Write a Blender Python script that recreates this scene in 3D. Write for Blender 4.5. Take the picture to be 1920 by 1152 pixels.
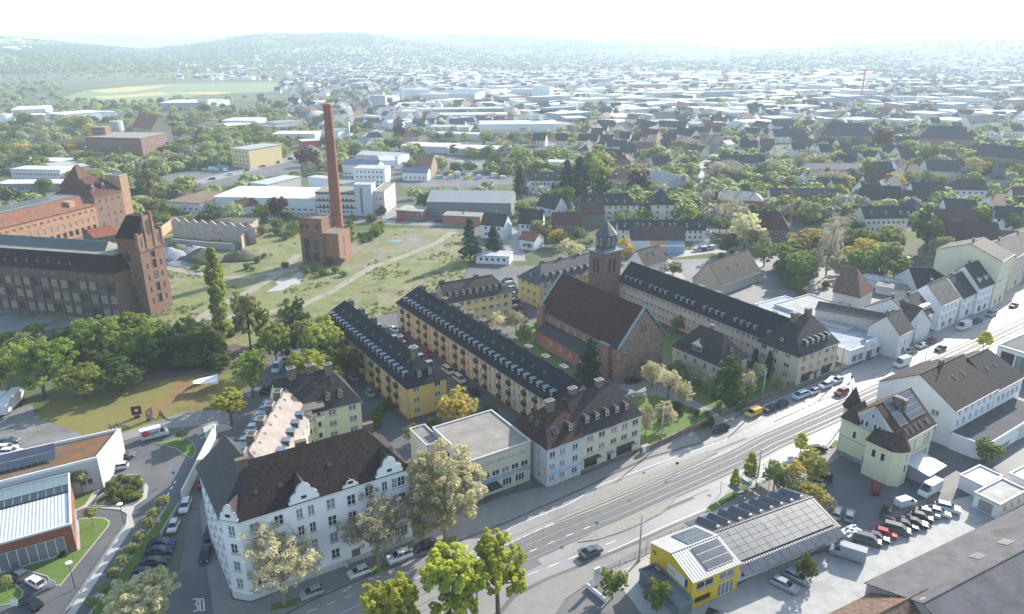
import bpy, math, random
import numpy as np
from math import sin, cos, atan2, radians, pi, hypot, sqrt, exp
from mathutils import Vector, Matrix
for o in list(bpy.data.objects): bpy.data.objects.remove(o)
S = bpy.context.scene
COL = S.collection
RND = random.Random(7)

# ------------------------------------------------------------------ camera
CAM_H = 85.0; FPX = 1355.0; PITCH = math.atan(495/1355)
cd = bpy.data.cameras.new('camera'); cam = bpy.data.objects.new('camera', cd); COL.objects.link(cam)
cam.location = (0, 0, CAM_H); cam.rotation_euler = (pi/2-PITCH, 0, 0)
cd.sensor_width = 36; cd.lens = 36*FPX/1920; cd.clip_start = 1; cd.clip_end = 40000
S.camera = cam
# ------------------------------------------------------------------ light
SUN_AZ = radians(39); SUN_EL = radians(26)
w = bpy.data.worlds.new('World'); S.world = w; w.use_nodes = True
nt = w.node_tree; nt.nodes.clear()
sky = nt.nodes.new('ShaderNodeTexSky'); sky.sky_type = 'NISHITA'; sky.sun_disc = False
sky.sun_elevation = SUN_EL; sky.sun_rotation = SUN_AZ; sky.dust_density = 1.0; sky.air_density = 1.2; sky.ozone_density = 1.3
bg = nt.nodes.new('ShaderNodeBackground'); bg.inputs[1].default_value = 0.15
wo = nt.nodes.new('ShaderNodeOutputWorld')
nt.links.new(sky.outputs[0], bg.inputs[0]); nt.links.new(bg.outputs[0], wo.inputs[0])
sl = bpy.data.lights.new('sun', 'SUN'); sl.energy = 5.0; sl.angle = radians(0.5); sl.color = (1, .94, .84)
so = bpy.data.objects.new('sun', sl); COL.objects.link(so)
sd = Vector((sin(SUN_AZ)*cos(SUN_EL), cos(SUN_AZ)*cos(SUN_EL), sin(SUN_EL)))
so.rotation_euler = sd.to_track_quat('Z', 'Y').to_euler()
so.location = (0, 0, 500)
S.view_settings.view_transform = 'Standard'; S.view_settings.look = 'None'
S.view_settings.exposure = 1.2; S.view_settings.gamma = 1.0
S.cycles.max_bounces = 6; S.cycles.diffuse_bounces = 4; S.cycles.glossy_bounces = 2
S.cycles.transmission_bounces = 4; S.cycles.transparent_max_bounces = 6; S.cycles.volume_bounces = 1
S.cycles.use_denoising = True; S.cycles.sample_clamp_indirect = 6

# ------------------------------------------------------------------ geometry helpers
CP, SP = cos(PITCH), sin(PITCH)
def ray(px, py):
    x = (px-960)/FPX; y = (576-py)/FPX
    return x, CP+y*SP, -SP+y*CP
def P(px, py, z=0.0):
    "ground-plan position of a point of known height seen at px, py"
    x, y, q = ray(px, py); t = (z-CAM_H)/q
    return (x*t, y*t)
def ZH(bx, by, ty):
    "height of something standing at bx, by whose top is seen at row ty"
    X, Y = P(bx, by); _, yw, zw = ray(bx, ty)
    return CAM_H+zw/yw*Y
def proj(x, y, z):
    dz = z-CAM_H
    d = y*CP-dz*SP; u = y*SP+dz*CP
    return 960+FPX*x/d, 576-FPX*u/d
def depth(px, py): return hypot(*P(px, py))
def dirpx(a, b, z=0):
    A = P(*a, z); B = P(*b, z); return atan2(B[1]-A[1], B[0]-A[0])

class MB:
    def __init__(s): s.v = []; s.f = []; s.m = []; s.mats = []; s.sm = []
    def mi(s, m):
        if m not in s.mats: s.mats.append(m)
        return s.mats.index(m)
    def face(s, pts, m, smooth=False):
        n = len(s.v); s.v += [tuple(p) for p in pts]; s.f.append(tuple(range(n, n+len(pts)))); s.m.append(s.mi(m)); s.sm.append(smooth)
    def box(s, x0, x1, y0, y1, z0, z1, m, bottom=True):
        a = [(x0,y0,z0),(x1,y0,z0),(x1,y1,z0),(x0,y1,z0),(x0,y0,z1),(x1,y0,z1),(x1,y1,z1),(x0,y1,z1)]
        n = len(s.v); s.v += a
        fs = [(4,5,6,7),(0,1,5,4),(1,2,6,5),(2,3,7,6),(3,0,4,7)]
        if bottom: fs.append((3,2,1,0))
        k = s.mi(m)
        for f in fs: s.f.append(tuple(n+i for i in f)); s.m.append(k); s.sm.append(False)
    def prism(s, pts, z0, z1, m, mtop=None, bottom=False):
        ar = sum(pts[i][0]*pts[(i+1)%len(pts)][1]-pts[(i+1)%len(pts)][0]*pts[i][1] for i in range(len(pts)))
        if ar < 0: pts = pts[::-1]
        n = len(pts)
        for i in range(n):
            a, b = pts[i], pts[(i+1) % n]
            s.face([(a[0],a[1],z0),(b[0],b[1],z0),(b[0],b[1],z1),(a[0],a[1],z1)], m)
        s.face([(p[0],p[1],z1) for p in pts], mtop or m)
        if bottom: s.face([(p[0],p[1],z0) for p in pts[::-1]], m)
    def loft(s, rings, m, cap=True, smooth=True, closed=True):
        n = len(s.v); k = len(rings[0]); mi = s.mi(m)
        for r in rings: s.v += [tuple(p) for p in r]
        for i in range(len(rings)-1):
            for j in range(k if closed else k-1):
                a = n+i*k+j; b = n+i*k+(j+1) % k
                s.f.append((a, b, b+k, a+k)); s.m.append(mi); s.sm.append(smooth)
        if cap:
            s.f.append(tuple(n+j for j in range(k))[::-1]); s.m.append(mi); s.sm.append(False)
            s.f.append(tuple(n+(len(rings)-1)*k+j for j in range(k))); s.m.append(mi); s.sm.append(False)
    def tube(s, p, q, r0, r1, m, n=6, cap=True):
        p = Vector(p); q = Vector(q); d = (q-p).normalized()
        a = d.orthogonal().normalized(); b = d.cross(a)
        rs = []
        for c, r in ((p, r0), (q, r1)):
            rs.append([c+(a*cos(2*pi*i/n)+b*sin(2*pi*i/n))*r for i in range(n)])
        s.loft(rs, m, cap=cap, smooth=n > 5)
    def add(s, other, loc=(0,0,0), rz=0.0, sc=1.0):
        c, n_ = (cos(rz), sin(rz)), len(s.v)
        for x, y, z in other.v:
            s.v.append((loc[0]+sc*(x*c[0]-y*c[1]), loc[1]+sc*(x*c[1]+y*c[0]), loc[2]+sc*z))
        mp = [s.mi(m) for m in other.mats]
        for f, m, q in zip(other.f, other.m, other.sm):
            s.f.append(tuple(i+n_ for i in f)); s.m.append(mp[m]); s.sm.append(q)
    def mesh(s, name):
        me = bpy.data.meshes.new(name)
        me.from_pydata(s.v, [], s.f)
        for m in s.mats: me.materials.append(m)
        nf = len(s.f)
        me.polygons.foreach_set('material_index', np.array(s.m, dtype=np.int32))
        me.polygons.foreach_set('use_smooth', np.array(s.sm, dtype=bool))
        nl = len(me.loops)
        if nl and nf:
            co = np.array(s.v, dtype=np.float64)
            vi = np.zeros(nl, dtype=np.int32); me.loops.foreach_get('vertex_index', vi)
            ls = np.zeros(nf, dtype=np.int32); me.polygons.foreach_get('loop_start', ls)
            lt = np.zeros(nf, dtype=np.int32); me.polygons.foreach_get('loop_total', lt)
            no = np.zeros(nf*3); me.polygons.foreach_get('normal', no); no = no.reshape(-1, 3)
            h = np.stack([-no[:,1], no[:,0], np.zeros(nf)], 1); ln = np.linalg.norm(h, axis=1)
            flat = ln < 1e-3; h[flat] = (1,0,0); ln[flat] = 1; h /= ln[:,None]
            up = np.cross(no, h)
            hh = np.repeat(h, lt, axis=0); uu = np.repeat(up, lt, axis=0); c = co[vi]
            uv = np.stack([(c*hh).sum(1), (c*uu).sum(1)], 1)
            lay = me.uv_layers.new(name='UVMap'); lay.data.foreach_set('uv', uv.astype(np.float32).ravel())
        me.update()
        return me
    def build(s, name, parent=None, color=None, **k):
        return mk(name, s.mesh(name), parent, color, **k)

def mk(name, data, parent=None, color=None, loc=None, rz=None, label=None, cat=None, group=None, kind=None):
    o = bpy.data.objects.new(name, data); COL.objects.link(o)
    if parent is not None: o.parent = parent
    if color is not None: o.color = (*color[:3], 1)
    if loc is not None: o.location = loc if len(loc) == 3 else (*loc, 0)
    if rz is not None: o.rotation_euler = (0, 0, rz)
    if label: o['label'] = label
    if cat: o['category'] = cat
    if group: o['group'] = group
    if kind: o['kind'] = kind
    return o
def thing(name, label, cat, loc=(0,0,0), rz=0, group=None): return mk(name, None, None, None, loc, rz, label, cat, group)

# ------------------------------------------------------------------ materials
MATS = {}; AUTO = []
def mat(name, base=(.5,.5,.5), rough=.8, obj=False, noise=.0, nscale=1.0, tex=None, metal=0., spec=.5, bump=0., uvs=(1,1), mix=None, trans=0, emit=None, coords='obj'):
    m = bpy.data.materials.new(name); m.use_nodes = True; t = m.node_tree; N = t.nodes; K = t.links
    b = N['Principled BSDF']; b.inputs['Roughness'].default_value = rough; b.inputs['Metallic'].default_value = metal
    b.inputs['Specular IOR Level'].default_value = spec
    if obj:
        oi = N.new('ShaderNodeObjectInfo'); cur = oi.outputs['Color']
    else:
        rgb = N.new('ShaderNodeRGB'); rgb.outputs[0].default_value = (*base, 1); cur = rgb.outputs[0]
    tc = N.new('ShaderNodeTexCoord')
    def mul(cur, fac_out, lo, hi):
        mr = N.new('ShaderNodeMapRange'); mr.inputs[1].default_value = .25; mr.inputs[2].default_value = .75
        mr.inputs[3].default_value = lo; mr.inputs[4].default_value = hi; K.new(fac_out, mr.inputs[0])
        mx = N.new('ShaderNodeVectorMath'); mx.operation = 'SCALE'; K.new(cur, mx.inputs[0]); K.new(mr.outputs[0], mx.inputs['Scale'])
        return mx.outputs[0]
    if coords == 'world':
        ge = N.new('ShaderNodeNewGeometry'); oco = ge.outputs['Position']
    else: oco = tc.outputs['Object']
    if mix:   # second colour by large noise: (colour, scale, lo, hi)
        for (c2, sc, lo, hi) in mix:
            nz = N.new('ShaderNodeTexNoise'); nz.inputs['Scale'].default_value = sc; nz.inputs['Detail'].default_value = 6; nz.inputs['Roughness'].default_value = .62
            K.new(oco, nz.inputs['Vector'])
            mr = N.new('ShaderNodeMapRange'); mr.inputs[1].default_value = lo; mr.inputs[2].default_value = hi; K.new(nz.outputs['Fac'], mr.inputs[0])
            mx = N.new('ShaderNodeMix'); mx.data_type = 'RGBA'; K.new(mr.outputs[0], mx.inputs[0]); K.new(cur, mx.inputs[6]); mx.inputs[7].default_value = (*c2, 1)
            cur = mx.outputs[2]
    if noise:
        nz = N.new('ShaderNodeTexNoise'); nz.inputs['Scale'].default_value = nscale; nz.inputs['Detail'].default_value = 8; nz.inputs['Roughness'].default_value = .7
        K.new(oco, nz.inputs['Vector']); cur = mul(cur, nz.outputs['Fac'], 1-noise, 1+noise)
    hgt = None
    if tex:
        mp = N.new('ShaderNodeMapping'); mp.inputs['Scale'].default_value = (uvs[0], uvs[1], 1); K.new(tc.outputs['UV'], mp.inputs[0])
        if tex == 'brick' or tex == 'tile':
            br = N.new('ShaderNodeTexBrick'); K.new(mp.outputs[0], br.inputs[0])
            br.inputs['Color1'].default_value = (.62,.62,.62,1) if tex == 'tile' else (.7,.7,.7,1); br.inputs['Color2'].default_value = (1.3,1.25,1.2,1)
            br.inputs['Mortar'].default_value = (.45,.45,.45,1) if tex == 'tile' else (1.1,1.1,1.1,1)
            br.inputs['Scale'].default_value = 1; br.inputs['Mortar Size'].default_value = .06; br.inputs['Brick Width'].default_value = 1; br.inputs['Row Height'].default_value = 1
            mx = N.new('ShaderNodeVectorMath'); mx.operation = 'MULTIPLY'; K.new(cur, mx.inputs[0]); K.new(br.outputs[0], mx.inputs[1]); cur = mx.outputs[0]
            hgt = br.outputs[0]
        if tex == 'wave':
            wv = N.new('ShaderNodeTexWave'); wv.inputs['Scale'].default_value = 1; wv.bands_direction = 'X'; K.new(mp.outputs[0], wv.inputs[0])
            cur = mul(cur, wv.outputs['Fac'], .78, 1.1); hgt = wv.outputs['Fac']
        if tex == 'stone':
            vo = N.new('ShaderNodeTexVoronoi'); vo.inputs['Scale'].default_value = 1; K.new(mp.outputs[0], vo.inputs[0])
            sh = N.new('ShaderNodeSeparateColor'); K.new(vo.outputs['Color'], sh.inputs[0])
            cur = mul(cur, sh.outputs[0], .78, 1.2); hgt = vo.outputs['Distance']
        if tex == 'streak':
            nz = N.new('ShaderNodeTexNoise'); nz.inputs['Scale'].default_value = 1; nz.inputs['Detail'].default_value = 4; K.new(mp.outputs[0], nz.inputs['Vector'])
            cur = mul(cur, nz.outputs['Fac'], .8, 1.12)
    if bump:
        bp = N.new('ShaderNodeBump'); bp.inputs['Strength'].default_value = bump; bp.inputs['Distance'].default_value = .15
        if hgt is None:
            nz = N.new('ShaderNodeTexNoise'); nz.inputs['Scale'].default_value = nscale*4; K.new(oco, nz.inputs['Vector']); hgt = nz.outputs['Fac']
        K.new(hgt, bp.inputs['Height']); K.new(bp.outputs[0], b.inputs['Normal'])
    K.new(cur, b.inputs['Base Color'])
    if trans:
        tl = N.new('ShaderNodeBsdfTranslucent'); K.new(cur, tl.inputs[0]); ms = N.new('ShaderNodeMixShader'); ms.inputs[0].default_value = trans
        K.new(b.outputs[0], ms.inputs[1]); K.new(tl.outputs[0], ms.inputs[2]); K.new(ms.outputs[0], N['Material Output'].inputs[0])
    MATS[name] = m; return m

plaster = mat('plaster', obj=True, noise=.09, nscale=.5, rough=.9)
metalwall = mat('metal_cladding', obj=True, noise=.05, nscale=.3, tex='wave', uvs=(.8,1), rough=.5)
brickwall = mat('brick_wall', obj=True, noise=.25, nscale=.5, tex='brick', uvs=(2.2,6), rough=.9)
stonewall = mat('rough_stone', obj=True, noise=.25, nscale=.7, tex='stone', uvs=(2.4,3.4), rough=.95)
tileroof = mat('roof_tiles', obj=True, spec=.1, noise=.22, nscale=.6, tex='tile', uvs=(2.6,2.2), rough=.7, bump=.5)
slateroof = mat('slate_roof', obj=True, spec=.25, noise=.25, nscale=.5, tex='tile', uvs=(2.2,3.2), rough=.55, bump=.2)
ribroof = mat('ribbed_roof', obj=True, noise=.12, nscale=.3, tex='wave', uvs=(.55,1), rough=.45, bump=.4)
feltroof = mat('felt_roof', obj=True, noise=.3, nscale=.35, rough=.95, spec=.2)
mossroof = mat('sedum_roof', base=(.16,.065,.025), mix=[((.07,.06,.02),.5,.45,.65)], noise=.4, nscale=2, rough=.95)
trim = mat('painted_trim', obj=True, rough=.6)
glass = mat('window_glass', base=(.018,.022,.028), rough=.15, spec=.45)
white = mat('white_paint', base=(.62,.62,.62), rough=.5)
dark = mat('dark_grey', base=(.03,.03,.032), rough=.7)
lead = mat('lead_sheet', base=(.16,.20,.25), rough=.4, metal=.4)
copper = mat('green_copper', base=(.17,.27,.28), rough=.6)
solar = mat('solar_glass', base=(.035,.045,.065), rough=.3, tex='brick', uvs=(.6,1), spec=.6)
steel = mat('galvanised_steel', base=(.35,.37,.39), rough=.45, metal=.6)
wood = mat('weathered_wood', base=(.16,.09,.05), rough=.9, noise=.2, nscale=2)
concrete = mat('concrete', base=(.33,.32,.30), rough=.9, noise=.15, nscale=.4, coords='world')
rust = mat('rusty_iron', base=(.06,.03,.035), rough=.85, noise=.3, nscale=1)
asphalt = mat('asphalt', base=(.085,.086,.09), noise=.18, nscale=.12, rough=.75, mix=[((.115,.112,.108),.03,.45,.6)], coords='world')
asphalt2 = mat('worn_asphalt', base=(.23,.22,.21), noise=.15, nscale=.2, rough=.55, spec=.5, mix=[((.15,.15,.148),.05,.48,.66)], coords='world')
paving = mat('pavement_slabs', base=(.20,.19,.175), noise=.16, nscale=.5, rough=.85, coords='world')
trambed = mat('tram_bed_paving', base=(.12,.11,.105), noise=.25, nscale=.8, rough=.8, coords='world')
kerbstone = mat('kerb_stone', base=(.38,.36,.33), noise=.1, nscale=1, rough=.9, coords='world')
paint = mat('road_paint', base=(.62,.62,.60), noise=.25, nscale=1.5, rough=.7, coords='world')
railsteel = mat('rail_steel', base=(.45,.45,.45), rough=.25, metal=.8)
gravel = mat('gravel', base=(.17,.17,.17), noise=.25, nscale=.3, rough=.95, mix=[((.12,.115,.10),.06,.45,.6)], coords='world')
brightyard = mat('pale_concrete_yard', base=(.33,.325,.31), noise=.22, nscale=.5, rough=.8, spec=.3, mix=[((.26,.26,.25),.1,.5,.65)], coords='world')
lawn = mat('lawn_grass', base=(.085,.14,.02), noise=.25, nscale=.8, rough=.95, coords='world')
meadow = mat('rough_meadow', base=(.15,.16,.05), noise=.5, nscale=.6, rough=.95, mix=[((.20,.165,.10),.04,.5,.64),((.16,.09,.045),.09,.58,.72),((.075,.11,.028),.15,.5,.65)], coords='world')
dryfield = mat('dry_field', base=(.15,.135,.03), noise=.2, nscale=.4, rough=.95, mix=[((.19,.105,.035),.05,.52,.68),((.09,.14,.025),.04,.55,.7)], coords='world')
dirt = mat('dirt_track', base=(.25,.22,.175), noise=.2, nscale=.5, rough=.95, mix=[((.13,.13,.06),.2,.55,.7)], coords='world')
worn = mat('worn_ground', base=(.17,.15,.095), noise=.35, nscale=.5, rough=.95, mix=[((.12,.135,.045),.06,.44,.56),((.22,.19,.14),.15,.55,.7)], coords='world')
soil = mat('brushwood', base=(.10,.07,.055), noise=.5, nscale=1.5, rough=.95, coords='world', bump=1)
rubble = mat('rubble', base=(.22,.23,.25), noise=.5, nscale=1.2, rough=.95, coords='world', bump=1)
rubble2 = mat('earth_heap', base=(.09,.085,.05), noise=.5, nscale=1.2, rough=.95, coords='world', bump=1)
puddle = mat('puddle_water', base=(.05,.06,.07), rough=.05)
cropf = mat('green_crop', base=(.13,.18,.075), noise=.1, nscale=.02, rough=.95, coords='world')
rape = mat('yellow_rape', base=(.33,.29,.09), noise=.15, nscale=.02, rough=.95, coords='world')
carpaint = mat('car_paint', obj=True, rough=.12, spec=.3)
carpaint.node_tree.nodes['Principled BSDF'].inputs['Coat Weight'].default_value = .0
rubber = mat('tyre_rubber', base=(.015,.015,.015), rough=.8)
redlens = mat('red_lens', base=(.35,.01,.01), rough=.2)
skin = mat('skin', base=(.45,.26,.18), rough=.6)
cloth = mat('cloth', obj=True, rough=.9)
bark = mat('bark', base=(.10,.075,.055), noise=.3, nscale=3, rough=.95)
palebark = mat('pale_bark', base=(.24,.19,.13), noise=.3, nscale=2, rough=.95)
soot = mat('chimney_brick', base=(.23,.085,.055), noise=.18, nscale=.15, tex='brick', uvs=(2,5), rough=.9)

def leafmat(name, c1, c2, trans=.5):
    m = bpy.data.materials.new(name); m.use_nodes = True; t = m.node_tree; N = t.nodes; K = t.links
    b = N['Principled BSDF']; b.inputs['Roughness'].default_value = .7; b.inputs['Specular IOR Level'].default_value = .25
    oi = N.new('ShaderNodeObjectInfo'); tc = N.new('ShaderNodeTexCoord')
    nz = N.new('ShaderNodeTexNoise'); nz.inputs['Scale'].default_value = .9; nz.inputs['Detail'].default_value = 5; K.new(tc.outputs['Object'], nz.inputs[0])
    mr = N.new('ShaderNodeMapRange'); mr.inputs[1].default_value = .38; mr.inputs[2].default_value = .62; K.new(nz.outputs['Fac'], mr.inputs[0])
    mx = N.new('ShaderNodeMix'); mx.data_type = 'RGBA'; mx.inputs[6].default_value = (*c1, 1); mx.inputs[7].default_value = (*c2, 1); K.new(mr.outputs[0], mx.inputs[0])
    m2 = N.new('ShaderNodeMapRange'); m2.inputs[3].default_value = .75; m2.inputs[4].default_value = 1.25; K.new(oi.outputs['Random'], m2.inputs[0])
    hs = N.new('ShaderNodeHueSaturation'); K.new(mx.outputs[2], hs.inputs['Color']); K.new(m2.outputs[0], hs.inputs['Value'])
    m3 = N.new('ShaderNodeMapRange'); m3.inputs[3].default_value = .485; m3.inputs[4].default_value = .515
    ml = N.new('ShaderNodeMath'); ml.operation = 'FRACT'; m4 = N.new('ShaderNodeMath'); m4.operation = 'MULTIPLY'; m4.inputs[1].default_value = 7.3
    K.new(oi.outputs['Random'], m4.inputs[0]); K.new(m4.outputs[0], ml.inputs[0]); K.new(ml.outputs[0], m3.inputs[0]); K.new(m3.outputs[0], hs.inputs['Hue'])
    K.new(hs.outputs[0], b.inputs['Base Color'])
    tl = N.new('ShaderNodeBsdfTranslucent'); K.new(hs.outputs[0], tl.inputs[0]); ms = N.new('ShaderNodeMixShader'); ms.inputs[0].default_value = trans
    K.new(b.outputs[0], ms.inputs[1]); K.new(tl.outputs[0], ms.inputs[2]); K.new(ms.outputs[0], N['Material Output'].inputs[0])
    return m
LEAF = {'lime': leafmat('lime_green_leaves', (.60,.58,.09), (.38,.40,.05), .5),
        'green': leafmat('green_leaves', (.28,.32,.06), (.15,.20,.035)),
        'dark': leafmat('dark_green_leaves', (.14,.17,.045), (.075,.105,.03), .4),
        'chestnut': leafmat('bright_green_leaves', (.42,.47,.11), (.19,.26,.045)),
        'pale': leafmat('pale_blossom_leaves', (.56,.51,.32), (.40,.37,.19)),
        'olive': leafmat('olive_leaves', (.38,.40,.16), (.22,.26,.09)),
        'cherry': leafmat('cream_blossom', (.62,.57,.38), (.38,.37,.18)),
        'ochre': leafmat('ochre_leaves', (.60,.48,.12), (.36,.34,.08)),
        'red': leafmat('dark_red_leaves', (.17,.055,.055), (.10,.035,.04)),
        'grey': leafmat('grey_twigs', (.42,.38,.28), (.28,.25,.18), .4),
        'pine': leafmat('needles', (.05,.08,.045), (.03,.05,.03), .2)}
# ------------------------------------------------------------------ windows
WIN = {}
def win_mesh(w, h, style):
    k = (round(w,2), round(h,2), style)
    if k in WIN: return WIN[k]
    f = MB(); p = MB(); fm = white; t = .10
    nx = {'win1': 1, 'win2': 2, 'win3': 3, 'win4': 4, 'grid': 3, 'shop': max(1, int(w/1.6)), 'strip': max(2, int(w/1.3)), 'door': 1, 'garage': 1, 'mill': 3, 'dark': 2, 'six': 2, 'arch': 2}.get(style, 2)
    nz = {'grid': 3, 'mill': 4, 'six': 3, 'win2t': 2, 'arch': 2}.get(style, 1)
    if style in ('mill', 'dark', 'shop', 'door'): fm = dark if style != 'mill' else trim_grey
    if style == 'garage': fm = trim_grey
    f.box(-w/2, w/2, 0, .06, 0, t, fm); f.box(-w/2, w/2, 0, .06, h-t, h, fm)
    f.box(-w/2, -w/2+t, 0, .06, t, h-t, fm); f.box(w/2-t, w/2, 0, .06, t, h-t, fm)
    for i in range(1, nx):
        x = -w/2+w*i/nx; f.box(x-.06, x+.06, 0.002, .058, t, h-t, fm)
    for i in range(1, nz):
        z = h*i/nz; f.box(-w/2+t, w/2-t, 0.004, .056, z-.03, z+.03, fm)
    if style not in ('door', 'garage', 'shop'): f.box(-w/2-.08, w/2+.08, -.22, .0, -.07, -.003, sillm)
    p.face([(-w/2+.03,.04,.03),(w/2-.03,.04,.03),(w/2-.03,.04,h-.03),(-w/2+.03,.04,h-.03)], glass if style != 'garage' else trim_grey)
    p2 = MB(); p2.face([(-w/2+.03,.04,.03),(w/2-.03,.04,.03),(w/2-.03,.04,h-.03),(-w/2+.03,.04,h-.03)], curtain if style not in ('garage','door') else (wood if style == 'door' else trim_grey))
    WIN[k] = (f.mesh('window'), p.mesh('pane'), p2.mesh('pane'), f, p); return WIN[k]
sillm = mat('stone_sill', base=(.30,.29,.27)); curtain = mat('curtained_glass', base=(.17,.18,.19), rough=.12, spec=.6)
trim_grey = mat('grey_trim', base=(.22,.23,.24), rough=.6)
boarded = mat('boarded_window', base=(.26,.22,.16), rough=.9, noise=.2, nscale=1)
FLATW = {}
def flat_win(w, h):
    k = (round(w,2), round(h,2))
    if k not in FLATW:
        f = MB(); f.box(-w/2, w/2, -.05, 0, 0, h, white, False); f.box(-w/2+.12, w/2-.12, -.056, -.045, .12, h-.12, glass, False); FLATW[k] = f.mesh('window')
    return FLATW[k]

class B:
    """a building: an Empty at its front left ground corner, x along the front, y into the depth"""
    def __init__(s, name, label, cat='building', A=None, Bp=None, z=0, ang=None, L=None, W=10, h=9, rh=3.5, wall=(.5,.45,.3), roofc=(.05,.05,.055),
                 roof='gable', ins=(0,0), wm=None, rm=None, over=.35, group=None, far=False, plinth=None, base=0):
        A0 = P(*A, z) if len(A) == 2 else A[:2]
        if Bp is not None:
            B0 = P(*Bp, z); 
            if ang is None: ang = atan2(B0[1]-A0[1], B0[0]-A0[0])
            else: ang = ang if abs(ang) <= 3.2 else radians(ang)
            if L is None: L = hypot(B0[0]-A0[0], B0[1]-A0[1])
        else: ang = ang if abs(ang) <= 3.2 else radians(ang)
        s.L, s.W, s.h, s.rh, s.ang, s.A, s.ins, s.far = L, W, h, rh, ang, A0, ins, far
        s.t = thing(name, label, cat, (A0[0], A0[1], base), ang, group); s.wallc = wall; s.wm = wm or plaster; s.rc = roofc; s.rm = rm or tileroof
        s.w = MB(); s.nwin = 0; s.wst = MB(); s.roofk = roof; s.over = over; s.op = {}; s.plinth = plinth
        FOOT.append((s.A, ang, L, W, h+rh))
        s.done = False
    def side(s, k):
        L, W = s.L, s.W
        return {'front': (0,0,0,L), 'right': (L,0,pi/2,W), 'back': (L,W,pi,L), 'left': (0,W,-pi/2,W)}[k]
    def pt(s, k, u, d=0):   # d outward
        x0, y0, a, l = s.side(k); return (x0+cos(a)*u+sin(a)*d, y0+sin(a)*u-cos(a)*d)
    def rows(s, k, n, z0=1.4, dz=2.85, cnt=None, xs=None, w=1.2, h=1.35, st='win2', m0=1.0, skip=(), stf=None):
        l = s.side(k)[3]
        if xs is None:
            cnt = cnt or max(1, int(l/3)); g = (l-2*m0)/cnt; xs = [m0+g*(i+.5) for i in range(cnt)]
        for r in range(n):
            for i, x in enumerate(xs):
                if (r, i) in skip: continue
                q = stf(r, i) if stf else st
                if q is None: continue
                ww, hh, zz = (w, h, z0+r*dz)
                if isinstance(q, tuple): q, ww, hh, off = q; zz += off
                s.op.setdefault(k, []).append((x, zz, ww, hh, q))
        return s
    def opening(s, k, x, z, w, h, st): s.op.setdefault(k, []).append((x, z, w, h, st)); return s
    def put_window(s, k, u, z, w, h, st, rec):
        x0, y0, a, l = s.side(k); x, y = s.pt(k, u, -rec)
        s.nwin += 1
        if s.far:
            if s.nwin <= 98: mk('window', flat_win(w, h), s.t, None, (*s.pt(k, u, .003), z), a)
            else:
                f = MB(); f.box(-w/2, w/2, -.05, 0, 0, h, white, False); f.box(-w/2+.12, w/2-.12, -.056, -.045, .12, h-.12, glass, False); s.wst.add(f, (*s.pt(k, u, .003), z), a)
            return
        f, p1, p2, fm, pm = win_mesh(w, h, st)
        if s.nwin <= 96:
            o = mk('window' if st not in ('door','garage') else ('door' if st == 'door' else 'garage_door'), f, s.t, None, (x, y, z), a)
            mk('pane' if st not in ('door','garage') else 'panel', p2 if RND.random() < .5 or st == 'garage' else p1, o)
        else: s.wst.add(fm, (x,y,z), a); s.wst.add(pm, (x,y,z), a)
    def facade(s, k, z0, z1):
        x0, y0, a, l = s.side(k); ops = s.op.get(k, [])
        c, sn = cos(a), sin(a); F = lambda u, z, d=0: (x0+c*u-sn*d*1.0, y0+sn*u+c*d*1.0, z)   # d inward
        if s.far:
            s.w.face([F(0,z0),F(l,z0),F(l,z1),F(0,z1)], s.wm)
            for (u, z, w, h, st) in ops: s.put_window(k, u, z, w, h, st, 0)
            return
        ops = [o for o in ops if o[0]-o[2]/2 > .05 and o[0]+o[2]/2 < l-.05 and o[1]+o[3] < z1+.0]
        zs = sorted({z0, z1} | {o[1] for o in ops} | {o[1]+o[3] for o in ops})
        zs = [z for z in zs if z0 <= z <= z1]
        for za, zb in zip(zs, zs[1:]):
            if zb-za < 1e-4: continue
            act = sorted([(o[0]-o[2]/2, o[0]+o[2]/2) for o in ops if o[1] < zb-1e-4 and o[1]+o[3] > za+1e-4])
            u = 0
            for (a0, a1) in act:
                if a0 > u+1e-4: s.w.face([F(u,za),F(a0,za),F(a0,zb),F(u,zb)], s.wm)
                u = max(u, a1)
            if u < l-1e-4: s.w.face([F(u,za),F(l,za),F(l,zb),F(u,zb)], s.wm)
        for (u, z, w, h, st) in ops:
            r = 1.15 if st == 'loggia' else (.35 if st in ('open', 'shop') else .13)
            u0, u1, zt = u-w/2, u+w/2, z+h
            s.w.face([F(u0,z),F(u0,z,r),F(u0,zt,r),F(u0,zt)], s.wm); s.w.face([F(u1,z,r),F(u1,z),F(u1,zt),F(u1,zt,r)], s.wm)
            s.w.face([F(u0,z),F(u1,z),F(u1,z,r),F(u0,z,r)], s.wm); s.w.face([F(u0,zt,r),F(u1,zt,r),F(u1,zt),F(u0,zt)], s.wm)
            bmt = {'loggia': s.wm, 'open': dark, 'board': boarded, 'brickup': s.wm}.get(st, dark)
            s.w.face([F(u0,z,r),F(u1,z,r),F(u1,zt,r),F(u0,zt,r)], bmt)
            if st == 'loggia':
                q = MB(); q.box(-w/2-.05, w/2+.05, -.55, 1.1, -.12, .02, trim_grey); q.box(-w/2-.05, w/2+.05, -.55, -.5, .02, .95, dark)
                q.box(-w/2-.05, -w/2, -.5, -.003, .02, .95, dark); q.box(w/2, w/2+.05, -.5, -.003, .02, .95, dark)
                s.nlog = getattr(s, 'nlog', 0)+1
                x, y = s.pt(k, u)
                if s.nlog <= 98: mk('balcony', cached('balcony%.2f' % w, q), s.t, None, (x, y, z), a)
                s.put_window(k, u-.25, z+.05, .9, 1.95, 'door', r-.03)
            elif st in ('open', 'board', 'brickup'): pass
            else: s.put_window(k, u, z, w, h, st, r-.07)
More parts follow.
